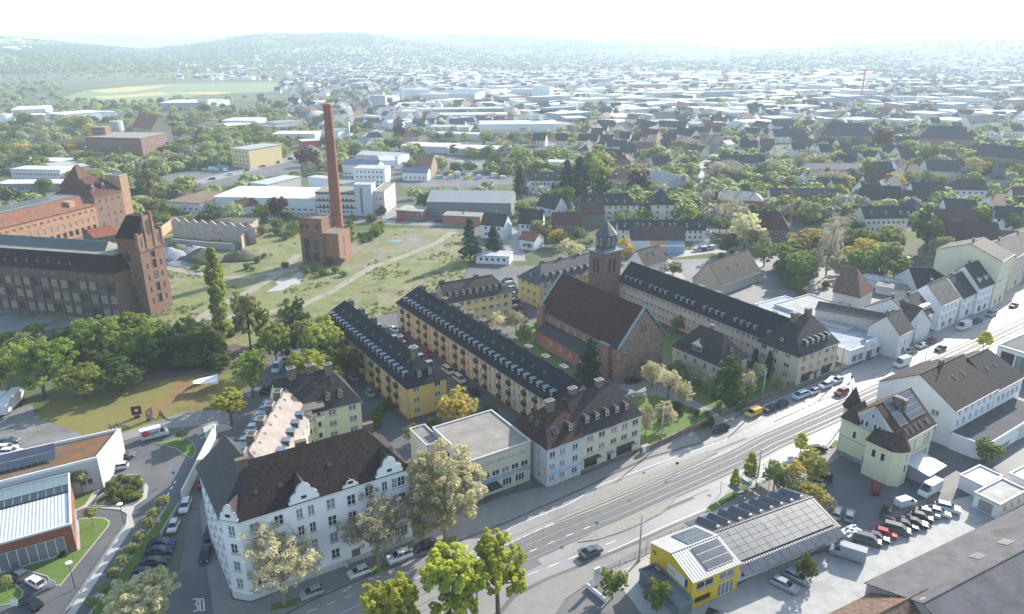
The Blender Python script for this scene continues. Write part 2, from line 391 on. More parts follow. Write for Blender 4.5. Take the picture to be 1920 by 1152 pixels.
    def fin(s, sides=('front','right','back','left'), roofname='roof'):
        L, W, h, rh = s.L, s.W, s.h, s.rh; z0 = 0
        top = h-.04 if s.roofk != 'flat' else h
        for k in ('front','right','back','left'): s.facade(k, z0, top)
        i0, i1 = s.ins; o = s.over; a = rh/(W/2) if s.roofk != 'flat' else 0
        r = MB()
        if s.roofk == 'flat':
            t = .35 if s.far else .3
            if not s.far:
                r.box(-.12, L+.12, -.12, W+.12, h, h+.12, s.rm)
                p = MB()
                for (x0,x1,y0,y1) in ((-.15,L+.15,-.15,.15),(-.15,L+.15,W-.15,W+.15),(-.15,.15,.15,W-.15),(L-.15,L+.15,.15,W-.15)): p.box(x0,x1,y0,y1,h-.1 if False else h+.121,h+.121+t,trim)
                p.build('parapet', s.t, getattr(s, 'parc', (.4,.4,.4)))
            else: r.box(-.3, L+.3, -.3, W+.3, h, h+.4, s.rm)
        elif s.roofk == 'shed':
            z1 = h; z2 = h+rh
            r.loft([[(-o,-o,z1-.05),(L+o,-o,z1-.05),(L+o,W+o,z2),(-o,W+o,z2)],[(-o,-o,z1+.15),(L+o,-o,z1+.15),(L+o,W+o,z2+.2),(-o,W+o,z2+.2)]], s.rm, smooth=False)
            s.w.face([(L,0,h-.04),(L,W,h-.04),(L,W,h+rh-.04)], s.wm); s.w.face([(0,W,h-.04),(0,0,h-.04),(0,W,h+rh-.04)], s.wm)
            s.w.face([(L,W,h-.04),(0,W,h-.04),(0,W,h+rh-.04),(L,W,h+rh-.04)], s.wm)
        else:
            zr = h+rh; ze = h-a*o; g0 = -o*.8 if i0 == 0 else i0; g1 = L+o*.8 if i1 == 0 else L-i1
            e = [(-o if i0 else g0,-o,ze),(L+o if i1 else g1,-o,ze),(L+o if i1 else g1,W+o,ze),(-o if i0 else g0,W+o,ze)]
            R0, R1 = (g0,W/2,zr), (g1,W/2,zr); t = .16
            tops = [[e[0],e[1],R1,R0],[e[2],e[3],R0,R1]]
            if i1: tops.append([e[1],e[2],R1])
            if i0: tops.append([e[3],e[0],R0])
            for f in tops:
                f2 = [(p[0],p[1],p[2]+.02) for p in f]; r.face(f2, s.rm)
                r.face([(p[0],p[1],p[2]-t) for p in f[::-1]], s.rm)
            loop = [e[0],e[1]]+([] if i1 else [R1])+[e[2],e[3]]+([] if i0 else [R0])
            for p, q in zip(loop, loop[1:]+loop[:1]):
                r.face([(p[0],p[1],p[2]-t),(q[0],q[1],q[2]-t),(q[0],q[1],q[2]+.02),(p[0],p[1],p[2]+.02)], s.rm)
            if not i1: s.w.face([(L,0,h-.04),(L,W,h-.04),(L,W/2,h+rh-.06)], s.wm)
            if not i0: s.w.face([(0,W,h-.04),(0,0,h-.04),(0,W/2,h+rh-.06)], s.wm)
            if not s.far:
                ri = MB(); ri.box(g0+.05 if i0 else g0, g1-.05 if i1 else g1, W/2-.1, W/2+.1, zr+.02, zr+.12, s.rm); ri.build('ridge', s.t, tuple(c*.8 for c in s.rc))
                gu = MB(); gu.box(e[0][0], e[1][0], -o-.12, -o, ze-.14, ze+.0, trim_grey); gu.build('gutter', s.t)
        s.r = r.build(roofname, s.t, s.rc) if r.f else None
        s.w.build('wall', s.t, s.wallc)
        if s.plinth and not s.far:
            p = MB(); d = .06
            for (x0,x1,y0,y1) in ((-d,L+d,-d,0),(-d,L+d,W,W+d),(-d,0,0,W),(L,L+d,0,W)): p.box(x0,x1,y0,y1,0,s.plinth[1],stonewall)
            p.build('plinth', s.t, s.plinth[0])
        if s.wst.f:
            o_ = s.wst.build('window', s.t); o_['kind'] = 'stuff'
        return s
    # things on the roof
    def slope(s, side, u, f):
        "point and facing of the roof slope at u along the side, fraction f up"
        W, L, h, rh = s.W, s.L, s.h, s.rh
        if side in ('front', 'back'):
            y = f*W/2; z = h+rh*f; l = 'front'
            return ((u, y, z), 0) if side == 'front' else ((L-u, W-y, z), pi)
        i = s.ins[1] if side == 'right' else s.ins[0]; z = h+rh*f
        return ((L-f*i, u, z), pi/2) if side == 'right' else ((f*i, W-u, z), -pi/2)
    def dormer(s, side, us, f=.18, kind='hip', w=1.15, hh=1.25, c=None):
        dep = hh/(s.rh/(s.W/2))+.4
        if side in ('right','left'): dep = hh/(s.rh/max(.5, s.ins[1 if side == 'right' else 0]))+.4
        me = dormer_mesh(w, hh, dep, kind)
        for u in us:
            p, a = s.slope(side, u, f); o = mk('dormer', me, s.t, c or s.rc, p, a)
            mk('window', flat_win(w*.72, hh*.7), o, None, (0, -.004, hh*.16))
    def chimney(s, pts, w=1.0, d=.7, hh=1.3, c=(.13,.105,.085), m=None):
        for (x, y) in pts:
            yy = s.W/2+y; z = s.h+s.rh*(1-abs(y)/(s.W/2)) if s.roofk not in ('flat',) else s.h
            q = MB(); q.box(-w/2, w/2, -d/2, d/2, -1.2, hh, m or brickwall); q.box(-w/2-.1, w/2+.1, -d/2-.1, d/2+.1, hh+.0, hh+.14, concrete); q.box(-w/2+.12, w/2-.12, -d/2+.1, d/2-.1, hh+.141, hh+.2, dark)
            mk('chimney', cached('chim%.2f%.2f%.2f' % (w, d, hh)+(m.name if m else ''), q), s.t, c, (x, yy, z))
    def skylight(s, side, us, f=.6, w=.6, l=.9, m=None):
        for u in us:
            p, a = s.slope(side, u, f); sl = atan2(s.rh, s.W/2 if side in ('front','back') else max(s.ins))
            q = MB(); q.box(-w/2, w/2, 0, l, .03, .12, trim_grey); q.box(-w/2+.08, w/2-.08, .08, l-.08, .121, .14, glass)
            o = mk('skylight', cached('sky%.1f%.1f' % (w, l), q), s.t, None, p); o.rotation_euler = (Matrix.Rotation(a, 3, 'Z') @ Matrix.Rotation(sl, 3, 'X')).to_euler()
    def solar(s, side, u0, u1, f0, f1, rows=2):
        W = s.W; sl = hypot(W/2, s.rh); a = atan2(s.rh, W/2); p, az = s.slope(side, u0, f0)
        q = MB(); q.box(0, u1-u0, 0, (f1-f0)*sl, .08, .14, solar)
        for i in range(rows+1): y = (f1-f0)*sl*i/rows; q.box(0, u1-u0, y-.03, y+.03, .141, .16, steel)
        o = q.build('solar_panel', s.t); o.location = p; o.rotation_euler = (Matrix.Rotation(az, 3, 'Z') @ Matrix.Rotation(a, 3, 'X')).to_euler()
    def band(s, z, hgt, c, sides=('front','right','left'), d=.05, name='cornice', m=None):
        q = MB(); L, W = s.L, s.W
        for k in sides:
            x0,y0,a,l = s.side(k); bb = MB(); bb.box(-d if k != 'back' else 0, l+d, -d, -.001, z, z+hgt, m or trim); q.add(bb, (x0,y0,0), a)
        q.build(name, s.t, c)
    def pipes(s, k, us, c=(.16,.15,.14)):
        for u in us:
            x, y = s.pt(k, u, .08); q = MB(); q.tube((0,0,.2), (0,0,s.h-.2), .05, .05, trim_grey, 5); mk('downpipe', cached('pipe%.1f' % s.h, q), s.t, None, (x, y, 0))
CACHE = {}
def cached(k, mb):
    if k not in CACHE: CACHE[k] = mb.mesh(k)
    return CACHE[k]
def dormer_mesh(w, hh, dep, kind):
    k = 'dorm%.2f%.2f%.2f%s' % (w, hh, dep, kind)
    if k in CACHE: return CACHE[k]
    q = MB(); x = w/2
    q.box(-x, x, 0, dep, -.6, hh, slateroof if kind != 'white' else white, False)
    if kind == 'hip':
        q.loft([[(-x-.15,-.2,hh),(x+.15,-.2,hh),(x+.15,dep,hh),(-x-.15,dep,hh)],[(-x*.4,.35,hh+.38),(x*.4,.35,hh+.38),(x*.4,dep,hh+.38),(-x*.4,dep,hh+.38)]], slateroof, smooth=False)
    elif kind == 'flat': q.box(-x-.15, x+.15, -.2, dep, hh, hh+.1, lead)
    elif kind == 'white': q.box(-x-.1, x+.1, -.12, dep, hh, hh+.1, lead)
    elif kind == 'gable':
        for sg in (-1,1): q.face([(sg*(x+.15),-.2,hh-.02),(0,-.2,hh+x*.9),(0,dep+.6,hh+x*.9),(sg*(x+.15),dep+.6,hh-.02)][::sg], slateroof)
        q.face([(-x,-.01,hh),(x,-.01,hh),(0,-.01,hh+x*.8)], white)
    CACHE[k] = q.mesh('dormer'); return CACHE[k]
FOOT = []; KEEP = []
def inside_foot(x, y, m=1.5):
    for (A, ang, L, W, h) in FOOT:
        dx, dy = x-A[0], y-A[1]; c, s = cos(ang), sin(ang); u = dx*c+dy*s; v = -dx*s+dy*c
        if -m < u < L+m and -m < v < W+m: return True
    for poly in KEEP:
        if inpoly(x, y, poly): return True
    return False
def inpoly(x, y, poly):
    r = False; n = len(poly)
    for i in range(n):
        x1, y1 = poly[i]; x2, y2 = poly[(i+1) % n]
        if (y1 > y) != (y2 > y) and x < (x2-x1)*(y-y1)/(y2-y1)+x1: r = not r
    return r

# ------------------------------------------------------------------ trees
def leaves(mb_pts, n, size, rs, up=.3):
    "mb_pts: list of (centre, radius); returns verts, faces"
    V = []; Fs = []
    c = np.array([p[0] for p in mb_pts]); r = np.array([p[1] for p in mb_pts])
    idx = rs.randint(0, len(c), n)
    d = rs.normal(size=(n,3)); d /= np.linalg.norm(d, axis=1)[:,None]
    pos = c[idx]+d*(r[idx]*rs.uniform(.35,1.0,n)**.6)[:,None]*np.array([1,1,.75])
    nor = d*.8+rs.normal(size=(n,3))*.6+np.array([0,0,up]); nor /= np.linalg.norm(nor, axis=1)[:,None]
    a = np.cross(nor, rs.normal(size=(n,3))); a /= np.linalg.norm(a, axis=1)[:,None]; b = np.cross(nor, a)
    s = size*rs.uniform(.6,1.3,n)[:,None]
    v = np.stack([pos-a*s*.5-b*s*.3, pos+a*s*.1-b*s*.55, pos+a*s*.55+b*s*.1, pos-a*s*.05+b*s*.5], 1).reshape(-1,3)
    return v, np.arange(n*4).reshape(-1,4)
def np_mesh(name, v, f, material):
    me = bpy.data.meshes.new(name); n = len(f); k = f.shape[1]
    me.vertices.add(len(v)); me.vertices.foreach_set('co', v.astype(np.float32).ravel())
    me.loops.add(n*k); me.loops.foreach_set('vertex_index', f.astype(np.int32).ravel())
    me.polygons.add(n); me.polygons.foreach_set('loop_start', np.arange(0, n*k, k, dtype=np.int32)); me.polygons.foreach_set('loop_total', np.full(n, k, dtype=np.int32))
    me.materials.append(material); me.update(calc_edges=True); return me
# kinds: height 1 unit = 10 m tall tree, crown radius given
TK = {}
def make_tree(kind, seed):
    k = (kind, seed)
    if k in TK: return TK[k]
    rs = np.random.RandomState(seed*77+hash_s(kind)); H = 10.0
    t = MB(); cl = []; n = 3600; size = .42; lf = kind; bk = bark
    shape = {'lime':'tall','green':'round','dark':'round','chestnut':'round','pale':'round','olive':'round','cherry':'vase','ochre':'round','red':'round','grey':'sparse',
             'sparse':'sparse','pine':'cone','poplar':'poplar','ball':'ball','young':'young','bush':'bush','yew':'yew','conifer':'cone2','maple':'round','light':'sparse2','bushdark':'bush'}[kind]
    lf = {'sparse':'pale','pine':'pine','poplar':'green','ball':'olive','young':'lime','bush':'green','yew':'dark','conifer':'pine','maple':'chestnut','light':'olive','bushdark':'dark'}.get(kind, kind)
    R = 4.2; base = 2.2; trh = 3.0
    if shape in ('round','tall','vase','sparse','sparse2'):
        R = {'tall': 3.0}.get(shape, 4.3); zc = 5.7; rz = {'tall': 4.4}.get(shape, 4.4)
        lobes = []
        for i in range(12 if shape != 'sparse' else 14):
            a = 2*pi*i/8+rs.uniform(-.4,.4); e = rs.uniform(-.85,1.0)
            q = rs.uniform(.5,.72)
            lobes.append((np.array([cos(a)*cos(e)*R*q, sin(a)*cos(e)*R*q, zc+sin(e)*rz*q*1.05]), R*rs.uniform(.32,.46)))
        lobes.append((np.array([0,0,zc+.3]), R*.55))
        nc = 24 if shape not in ('sparse','sparse2') else 15
        for c, r in lobes:
            for j in range(nc):
                d = rs.normal(size=3); d /= np.linalg.norm(d); cl.append((c+d*r*rs.uniform(.7,1.05)*np.array([1,1,.9]), r*.26))
        t.tube((0,0,-.2), (rs.uniform(-.2,.2),rs.uniform(-.2,.2),3.4), .27, .2, bark if lf != 'pale' else palebark, 8)
        for c, r in lobes:
            st = (0,0,rs.uniform(2.4,4.6)); md = (c[0]*.5,c[1]*.5,(st[2]+c[2])/2-.1)
            t.tube(st, md, .13, .09, bark if lf != 'pale' else palebark, 5); t.tube(md, tuple(c), .09, .05, bark if lf != 'pale' else palebark, 5)
            if shape in ('sparse','sparse2'):
                for j in range(7):
                    d = rs.normal(size=3); d /= np.linalg.norm(d); t.tube(tuple(c), tuple(c+d*r*1.0), .04, .015, palebark, 3, False)
        if shape == 'sparse': n = 4800; size = .2
        if shape == 'sparse2': n = 3600; size = .28
        if shape == 'vase': n = 9000; size = .22
        if shape in ('round','tall'): n = 20000; size = .22
    elif shape == 'poplar':
        for j in range(150):
            z = rs.uniform(.6,9.7); rr = 1.15*min(1,(10.2-z)/3.2)*min(1,z/1.5); a = rs.uniform(0,2*pi); q = rs.uniform(.5,1)
            cl.append((np.array([cos(a)*rr*q, sin(a)*rr*q, z]), .42))
        n = 6500; size = .26; t.tube((0,0,-.2),(0,0,8),.22,.05,bark,6)
    elif shape in ('cone','cone2'):
        rr0 = 2.9 if shape == 'cone' else 1.9
        for j in range(240):
            z = 1.2+8.6*rs.uniform(0,1)**1.25; lay = rr0*(1-(z-.8)/9.6)**.85*(.8+.25*sin(z*5)); a = rs.uniform(0,2*pi); q = rs.uniform(.45,1.05)
            cl.append((np.array([cos(a)*lay*q, sin(a)*lay*q, z-.35*q]), .42))
        n = 8000; size = .28; t.tube((0,0,-.2),(0,0,9),.2,.04,bark,6)
    elif shape == 'ball':
        for j in range(70):
            d = rs.normal(size=3); d /= np.linalg.norm(d); cl.append((np.array([0,0,7.3])+d*np.array([2.6,2.6,1.9])*rs.uniform(.7,1), .8))
        n = 3500; size = .42; t.tube((0,0,-.1),(0,0,6),.2,.16,palebark,6)
        for a in range(5): t.tube((0,0,5.4),(1.5*cos(a*1.26),1.5*sin(a*1.26),7.2),.12,.06,palebark,4)
    elif shape == 'young':
        for j in range(60):
            z = rs.uniform(3.2,9.6); rr = 1.7*min(1,(10.2-z)/4)*min(1,(z-2.4)/1.5); a = rs.uniform(0,2*pi); cl.append((np.array([cos(a)*rr*.8,sin(a)*rr*.8,z]),.6))
        n = 2200; size = .42; t.tube((0,0,-.1),(0,0,8.5),.11,.04,palebark,6)
    elif shape in ('bush','yew'):
        lob = [(np.array([rs.uniform(-2.2,2.2),rs.uniform(-2.2,2.2),rs.uniform(2.5,6.5)]), rs.uniform(2.2,3.2)) for i in range(8)]
        if shape == 'yew': lob = [(np.array([rs.uniform(-1.2,1.2),rs.uniform(-1.2,1.2),z]), 3.0-abs(z-3.5)*.28) for z in (2,3,4,5,6,7,8)]
        for c, r in lob:
            for j in range(20):
                d = rs.normal(size=3); d /= np.linalg.norm(d); p = c+d*r*rs.uniform(.75,1.0); p[2] = max(.4, p[2]); cl.append((p, r*.27))
        n = 12000; size = .3; t.tube((0,0,-.2),(0,0,4),.2,.1,bark,5)
        for j in range(4): t.tube((0,0,.2),(rs.uniform(-2,2),rs.uniform(-2,2),5),.12,.04,bark,4)
    v, f = leaves(cl, n, size, rs)
    v[:,2] = np.maximum(v[:,2], .05)
    ext = np.percentile(np.hypot(v[:,0], v[:,1]), 97); top = np.percentile(v[:,2], 99.3)
    # unit height, unit crown radius
    v = v/np.array([ext, ext, top]); mbv = [(p[0]/ext, p[1]/ext, p[2]/top) for p in t.v]; 
    r0 = .0
    t.v = mbv
    TK[k] = (t.mesh('trunk'), np_mesh('crown', v, f, LEAF[lf])); return TK[k]
def hash_s(s): return sum(ord(c)*(i+3) for i, c in enumerate(s)) % 1000
TREES = []; NT = [0]
def tree_w(x, y, h, r, kind, label=None, group=None, name=None, z=0):
    NT[0] += 1; sd_ = NT[0] % 3
    tm, cm = make_tree(kind, sd_)
    nm = name or ({'bush':'bush','bushdark':'bush','yew':'yew_tree','pine':'conifer_tree','conifer':'conifer_tree','poplar':'poplar_tree'}.get(kind, 'tree'))
    t = thing(nm, label or '', 'tree' if nm != 'bush' else 'bush', (x, y, z), RND.uniform(0, 6.28), group)
    t.scale = (r, r, h)
    mk('trunk' if nm != 'bush' else 'stem', tm, t); mk('crown', cm, t)
    TREES.append([t, kind, x, y, h, label]); return t
def tree(bx, by, ty, wpx, kind, label=None, group=None, name=None):
    x, y = P(bx, by); h = max(1.2, ZH(bx, by, ty)); 
    dd = y*CP-(h*.6-CAM_H)*SP
    return tree_w(x, y, h, wpx/2/FPX*dd, kind, label, group, name)

# ------------------------------------------------------------------ cars
CK = {}
def wheel_mesh(r=.32, w=.22):
    q = MB(); N_ = 14
    ring = lambda rr, y: [(cos(2*pi*i/N_)*rr, y, sin(2*pi*i/N_)*rr) for i in range(N_)]
    q.loft([ring(r*.93,-w/2),ring(r,-w/2+.03),ring(r,w/2-.03),ring(r*.93,w/2)], rubber)
    q2 = MB()
    for sg in (-1,1): q2.loft([ring(r*.62,sg*w/2),ring(r*.5,sg*(w/2+.012))][::sg], steel)
    return q.mesh('tyre'), q2.mesh('rim')
def car_kind(kind):
    if kind in CK: return CK[kind]
    # profile: list of (x, z_belt(top of lower body), halfwidth); greenhouse: base xs and roof xs
    D = {'hatchback': (3.9,1.68,1.47,(-1.9,-1.75,-1.1,.7,1.8,1.95),(.6,.93,.95,.98,.82,.62),(-.95,1.85),(-.2,1.45)),
         'saloon': (4.6,1.78,1.44,(-2.3,-2.1,-1.2,1.2,2.1,2.3),(.6,.86,.96,.98,.95,.68),(-1.15,1.7),(-.35,.95)),
         'estate': (4.6,1.78,1.47,(-2.3,-2.1,-1.2,1.2,2.15,2.3),(.6,.86,.96,.99,.97,.68),(-1.15,2.2),(-.35,1.85)),
         'suv': (4.5,1.84,1.66,(-2.22,-2.05,-1.15,1.1,2.1,2.25),(.7,1.0,1.08,1.12,1.1,.75),(-1.05,2.12),(-.35,1.75)),
         'minivan': (4.8,1.86,1.8,(-2.4,-2.25,-1.55,1.1,2.3,2.4),(.7,1.0,1.1,1.13,1.1,.7),(-1.7,2.32),(-.75,2.1)),
         'van': (5.9,2.0,2.6,(-2.95,-2.8,-2.2,1.1,2.85,2.95),(.75,1.15,1.3,1.35,1.35,.8),(-2.3,-1.0),(-1.5,-1.0)),
         'smallvan': (4.4,1.8,1.85,(-2.2,-2.05,-1.35,1.1,2.1,2.2),(.7,.98,1.08,1.12,1.1,.7),(-1.45,-.1),(-.75,-.1))}[kind]
    Lc, Wc, Hc, xs, zs, gb, gr = D; hw = Wc/2
    q = MB()
    rings = []
    for i, (x, z) in enumerate(zip(xs, zs)):
        e = .86 if i in (0, len(xs)-1) else 1.0; b = .28 if i not in (0, len(xs)-1) else .38
        rings.append([(x, -hw*e*.93, b), (x, -hw*e, b+.18), (x, -hw*e, z-.14), (x, -hw*e*.9, z), (x, hw*e*.9, z), (x, hw*e, z-.14), (x, hw*e, b+.18), (x, hw*e*.93, b)])
    q.loft(rings, carpaint, smooth=False)
    zb = max(zs)-.03; w0 = hw*.88; w1 = hw*.72; zr = Hc
    roof = MB(); 
    q.loft([[(gr[0],-w1,zr-.05),(gr[1],-w1,zr-.05),(gr[1],w1,zr-.05),(gr[0],w1,zr-.05)],[(gr[0]+.12,-w1*.9,zr),(gr[1]-.1,-w1*.9,zr),(gr[1]-.1,w1*.9,zr),(gr[0]+.12,w1*.9,zr)]], carpaint, smooth=False)
    if kind in ('van','smallvan'):   # closed load box
        xb = xs[-1]-.02; w2 = hw*.97
        q.loft([[(gr[0],-w1,zb-.1),(gr[0],w1,zb-.1),(gr[0],w1,zr-.06),(gr[0],-w1,zr-.06)],[(gb[1],-w2,zb-.25),(gb[1],w2,zb-.25),(gb[1],w2*.93,zr),(gb[1],-w2*.93,zr)],[(xb,-w2,zb-.25),(xb,w2,zb-.25),(xb,w2*.9,zr-.05),(xb,-w2*.9,zr-.05)]], carpaint, smooth=False)
    g = MB()
    g.loft([[(gb[0],-w0,zb),(gb[1],-w0,zb),(gb[1],w0,zb),(gb[0],w0,zb)],[(gr[0],-w1,zr-.06),(gr[1],-w1,zr-.06),(gr[1],w1,zr-.06),(gr[0],w1,zr-.06)]], glass, smooth=False)
    # pillars
    for t_ in ((.0,.0),(.45,.42),(1,1)) if kind not in ('van','smallvan') else ((0,0),):
        for sg in (-1,1):
            xa = gb[0]+(gb[1]-gb[0])*t_[0]; xb_ = gr[0]+(gr[1]-gr[0])*t_[1]
            q.tube((xa, sg*(w0+.01), zb), (xb_, sg*(w1+.01), zr-.03), .045, .04, carpaint, 4)
    wb = Lc*.29; r = .32 if kind != 'van' else .36
    hl = MB(); hl.box(-.06, .03, -.19, .19, -.08, .08, white); tl = MB(); tl.box(-.03, .05, -.16, .16, -.12, .12, redlens)
    wt, rm_ = wheel_mesh(r)
    CK[kind] = dict(body=q.mesh('body'), glass=g.mesh('window'), tyre=wt, rim=rm_, hl=hl.mesh('headlight'), tl=tl.mesh('tail_light'), wb=wb, hw=hw, L=Lc, zs=zs, xs=xs, r=r)
    return CK[kind]
CARS = []
def car(px, py, ang, kind, col, label, group=None, cat='car', far=False, off=0, world=None):
    "ang: heading of the nose, in ground radians"
    x, y = world or P(px, py); K = car_kind(kind); nm = {'van':'panel_van','smallvan':'delivery_van'}.get(kind, 'parked_car')
    if cat != 'car' and cat != 'van': nm = cat
    t = thing(nm, label, 'van' if kind in ('van','smallvan') else 'car', (x, y, .035+off), ang+pi, group)
    mk('body', K['body'], t, col); mk('window', K['glass'], t)
    if not far:
        for sx in (-1,1):
            for sy in (-1,1):
                w_ = mk('wheel', K['tyre'], t, None, (sx*K['wb'], sy*(K['hw']-.12), K['r'])); mk('rim', K['rim'], w_)
        for sy in (-1,1):
            mk('headlight', K['hl'], t, None, (K['xs'][0]+.08, sy*K['hw']*.62, K['zs'][0]+.03)); mk('tail_light', K['tl'], t, None, (K['xs'][-1]-.06, sy*K['hw']*.68, K['zs'][-1]+.02))
    else:
        pass
    CARS.append(t); return t
ORD = ['first','second','third','fourth','fifth','sixth','seventh','eighth','ninth','tenth','eleventh','twelfth','thirteenth','fourteenth','fifteenth','sixteenth','seventeenth','eighteenth','nineteenth','twentieth']
def nth(i): return ORD[i] if i < len(ORD) else str(i+1)+'th'

def sheet(name, pts, z, m, kind='structure', world=False, keep=False, label=None):
    w_ = pts if world else [P(*p) for p in pts]
    q = MB(); ar = sum(w_[i][0]*w_[(i+1)%len(w_)][1]-w_[(i+1)%len(w_)][0]*w_[i][1] for i in range(len(w_)))
    if ar < 0: w_ = w_[::-1]
    q.face([(p[0],p[1],z) for p in w_], m)
    if keep: KEEP.append(w_)
    return q.build(name, kind=kind)
def slab(name, pts, z0, z1, m, mtop=None, world=False, keep=False, kind='structure'):
    w_ = pts if world else [P(*p) for p in pts]
    q = MB(); q.prism(w_, z0, z1, m, mtop)
    if keep: KEEP.append(w_)
    return q.build(name, kind=kind)
def ribbon(pts, wid, world=False):
    w_ = [Vector(p if world else P(*p)) for p in pts]; l = []; r = []
    for i, p in enumerate(w_):
        d = (w_[min(i+1, len(w_)-1)]-w_[max(i-1, 0)]).normalized(); n = Vector((-d.y, d.x))
        l.append(tuple(p+n*wid/2)); r.append(tuple(p-n*wid/2))
    return l+r[::-1]
def strip(name, pts, wid, z, m, world=False, kind='structure'):
    w_ = [Vector(p if world else P(*p)) for p in pts]; q = MB(); L_ = []
    for i, p in enumerate(w_):
        d = (w_[min(i+1, len(w_)-1)]-w_[max(i-1, 0)]).normalized(); n = Vector((-d.y, d.x)); L_.append((p+n*wid/2, p-n*wid/2))
    for (a, b), (c, d) in zip(L_, L_[1:]): q.face([(a.x,a.y,z),(b.x,b.y,z),(d.x,d.y,z),(c.x,c.y,z)], m)
    return q.build(name, kind=kind)
def dashes(name, a, b, n, ln, wid, z, m, kind='structure'):
    A = Vector(P(*a)); Bv = Vector(P(*b)); d = (Bv-A).normalized(); nn = Vector((-d.y, d.x)); q = MB()
    for i in range(n):
        c = A+(Bv-A)*(i/(n-1)); p0 = c-d*ln/2; p1 = c+d*ln/2
        q.face([(*(p0+nn*wid/2),z),(*(p0-nn*wid/2),z),(*(p1-nn*wid/2),z),(*(p1+nn*wid/2),z)], m)
    return q.build(name, kind=kind)
# ------------------------------------------------------------------ terrain
SKYL = [(-2500,70),(-600,72),(0,70),(100,68),(210,66),(300,70),(400,68),(480,62),(560,66),(640,60),(780,53),(860,52),(960,60),(1060,55),(1150,57),(1250,59),(1400,55),(1600,62),(1900,72),(2600,74),(4500,70)]
def gs(x): return exp(-x*x)
def terrain_h(x, y):
    r = hypot(x, y)
    if y <= 200 or r < 1500: return 0.0
    px = 960+FPX*x/(y*CP)*1.0
    sk = np.interp(px, [a for a, b in SKYL], [b for a, b in SKYL])
    H9 = CAM_H+9500*(81-sk)/FPX
    h = H9*gs((r-9500)/2600) if r < 9500 else H9
    h = max(h, 0)
    h2 = 128*gs((r-4500)/1100)*gs((px-600)/330)*(1+.05*sin(px*.03))
    h3 = 112*gs((r-4300)/1300)*gs((px+120)/420)
    h4 = 125*gs((r-5600)/1500)*gs((px-900)/480)
    h5 = 100*gs((r-5200)/1600)*gs((px-1900)/500)
    base = 12*max(0, min(1, (r-2200)/1500))
    hh = max(h, h2, h3, h4, h5)*max(0, min(1, (r-2000)/1000))
    return hh+base*.5+ (3*sin(x*.004)*cos(y*.003) if r > 2500 else 0)
def build_terrain():
    az = list(np.linspace(radians(-55), radians(55), 221))+list(np.linspace(radians(60), radians(300), 33))
    rs_ = [0]+list(np.geomspace(30, 1500, 14))+list(np.linspace(1650, 10400, 90))+[11500]
    v = [(0,0,0)]; f = []
    for r in rs_[1:]:
        for a in az:
            x, y = r*sin(a), r*cos(a); v.append((x, y, terrain_h(x, y)))
    n = len(az)
    for j in range(n): f.append((0, 1+(j+1) % n, 1+j))
    for i in range(len(rs_)-2):
        for j in range(n):
            a = 1+i*n+j; b = 1+i*n+(j+1) % n; f.append((a, b, b+n, a+n))
    me = bpy.data.meshes.new('ground'); me.from_pydata(v, [], f); me.polygons.foreach_set('use_smooth', [True]*len(f))
    m = bpy.data.materials.new('land'); m.use_nodes = True; N = m.node_tree.nodes; K = m.node_tree.links; b = N['Principled BSDF']; b.inputs['Roughness'].default_value = .95; b.inputs['Specular IOR Level'].default_value = .1
    ge = N.new('ShaderNodeNewGeometry')
    def noise(s, det=5):
        z = N.new('ShaderNodeTexNoise'); z.inputs['Scale'].default_value = s; z.inputs['Detail'].default_value = det; K.new(ge.outputs['Position'], z.inputs[0]); return z.outputs['Fac']
    def mixc(a, bb, fac, lo, hi):
        mr = N.new('ShaderNodeMapRange'); mr.inputs[1].default_value = lo; mr.inputs[2].default_value = hi; K.new(fac, mr.inputs[0])
        x = N.new('ShaderNodeMix'); x.data_type = 'RGBA'; K.new(mr.outputs[0], x.inputs[0])
        for i, c in ((6, a), (7, bb)):
            if isinstance(c, tuple): x.inputs[i].default_value = (*c, 1)
            else: K.new(c, x.inputs[i])
        return x.outputs[2]
    near = mixc((.085,.11,.04), (.13,.125,.105), noise(.02), .42, .58)
    vo = N.new('ShaderNodeTexVoronoi'); vo.inputs['Scale'].default_value = .0016; vo.inputs['Randomness'].default_value = .9; K.new(ge.outputs['Position'], vo.inputs[0])
    sc = N.new('ShaderNodeSeparateColor'); K.new(vo.outputs['Color'], sc.inputs[0])
    cr = N.new('ShaderNodeValToRGB'); e = cr.color_ramp; e.interpolation = 'CONSTANT'
    e.elements[0].color = (.09,.14,.05,1); e.elements[1].position = .35; e.elements[1].color = (.15,.20,.07,1)
    for p_, c_ in ((.55,(.20,.19,.09,1)),(.68,(.03,.05,.025,1)),(.82,(.12,.17,.05,1))): q = e.elements.new(p_); q.color = c_
    K.new(sc.outputs[0], cr.inputs[0])
    far = mixc(cr.outputs[0], (.022,.038,.018), noise(.0009, 3), .50, .53)
    vl = N.new('ShaderNodeVectorMath'); vl.operation = 'LENGTH'; K.new(ge.outputs['Position'], vl.inputs[0])
    c = mixc(near, far, vl.outputs['Value'], 2300, 2700); K.new(c, b.inputs['Base Color'])
    me.materials.append(m); mk('ground', me, kind='structure')
build_terrain()

# ------------------------------------------------------------------ ground surfaces
Zs, Zr, Zm = .02, .03, .045
sheet('inner_yard_asphalt', [(330,1250),(560,640),(700,560),(960,500),(1450,480),(1700,540),(1930,470),(2150,700),(2100,1300),(900,1300)], .008, asphalt)
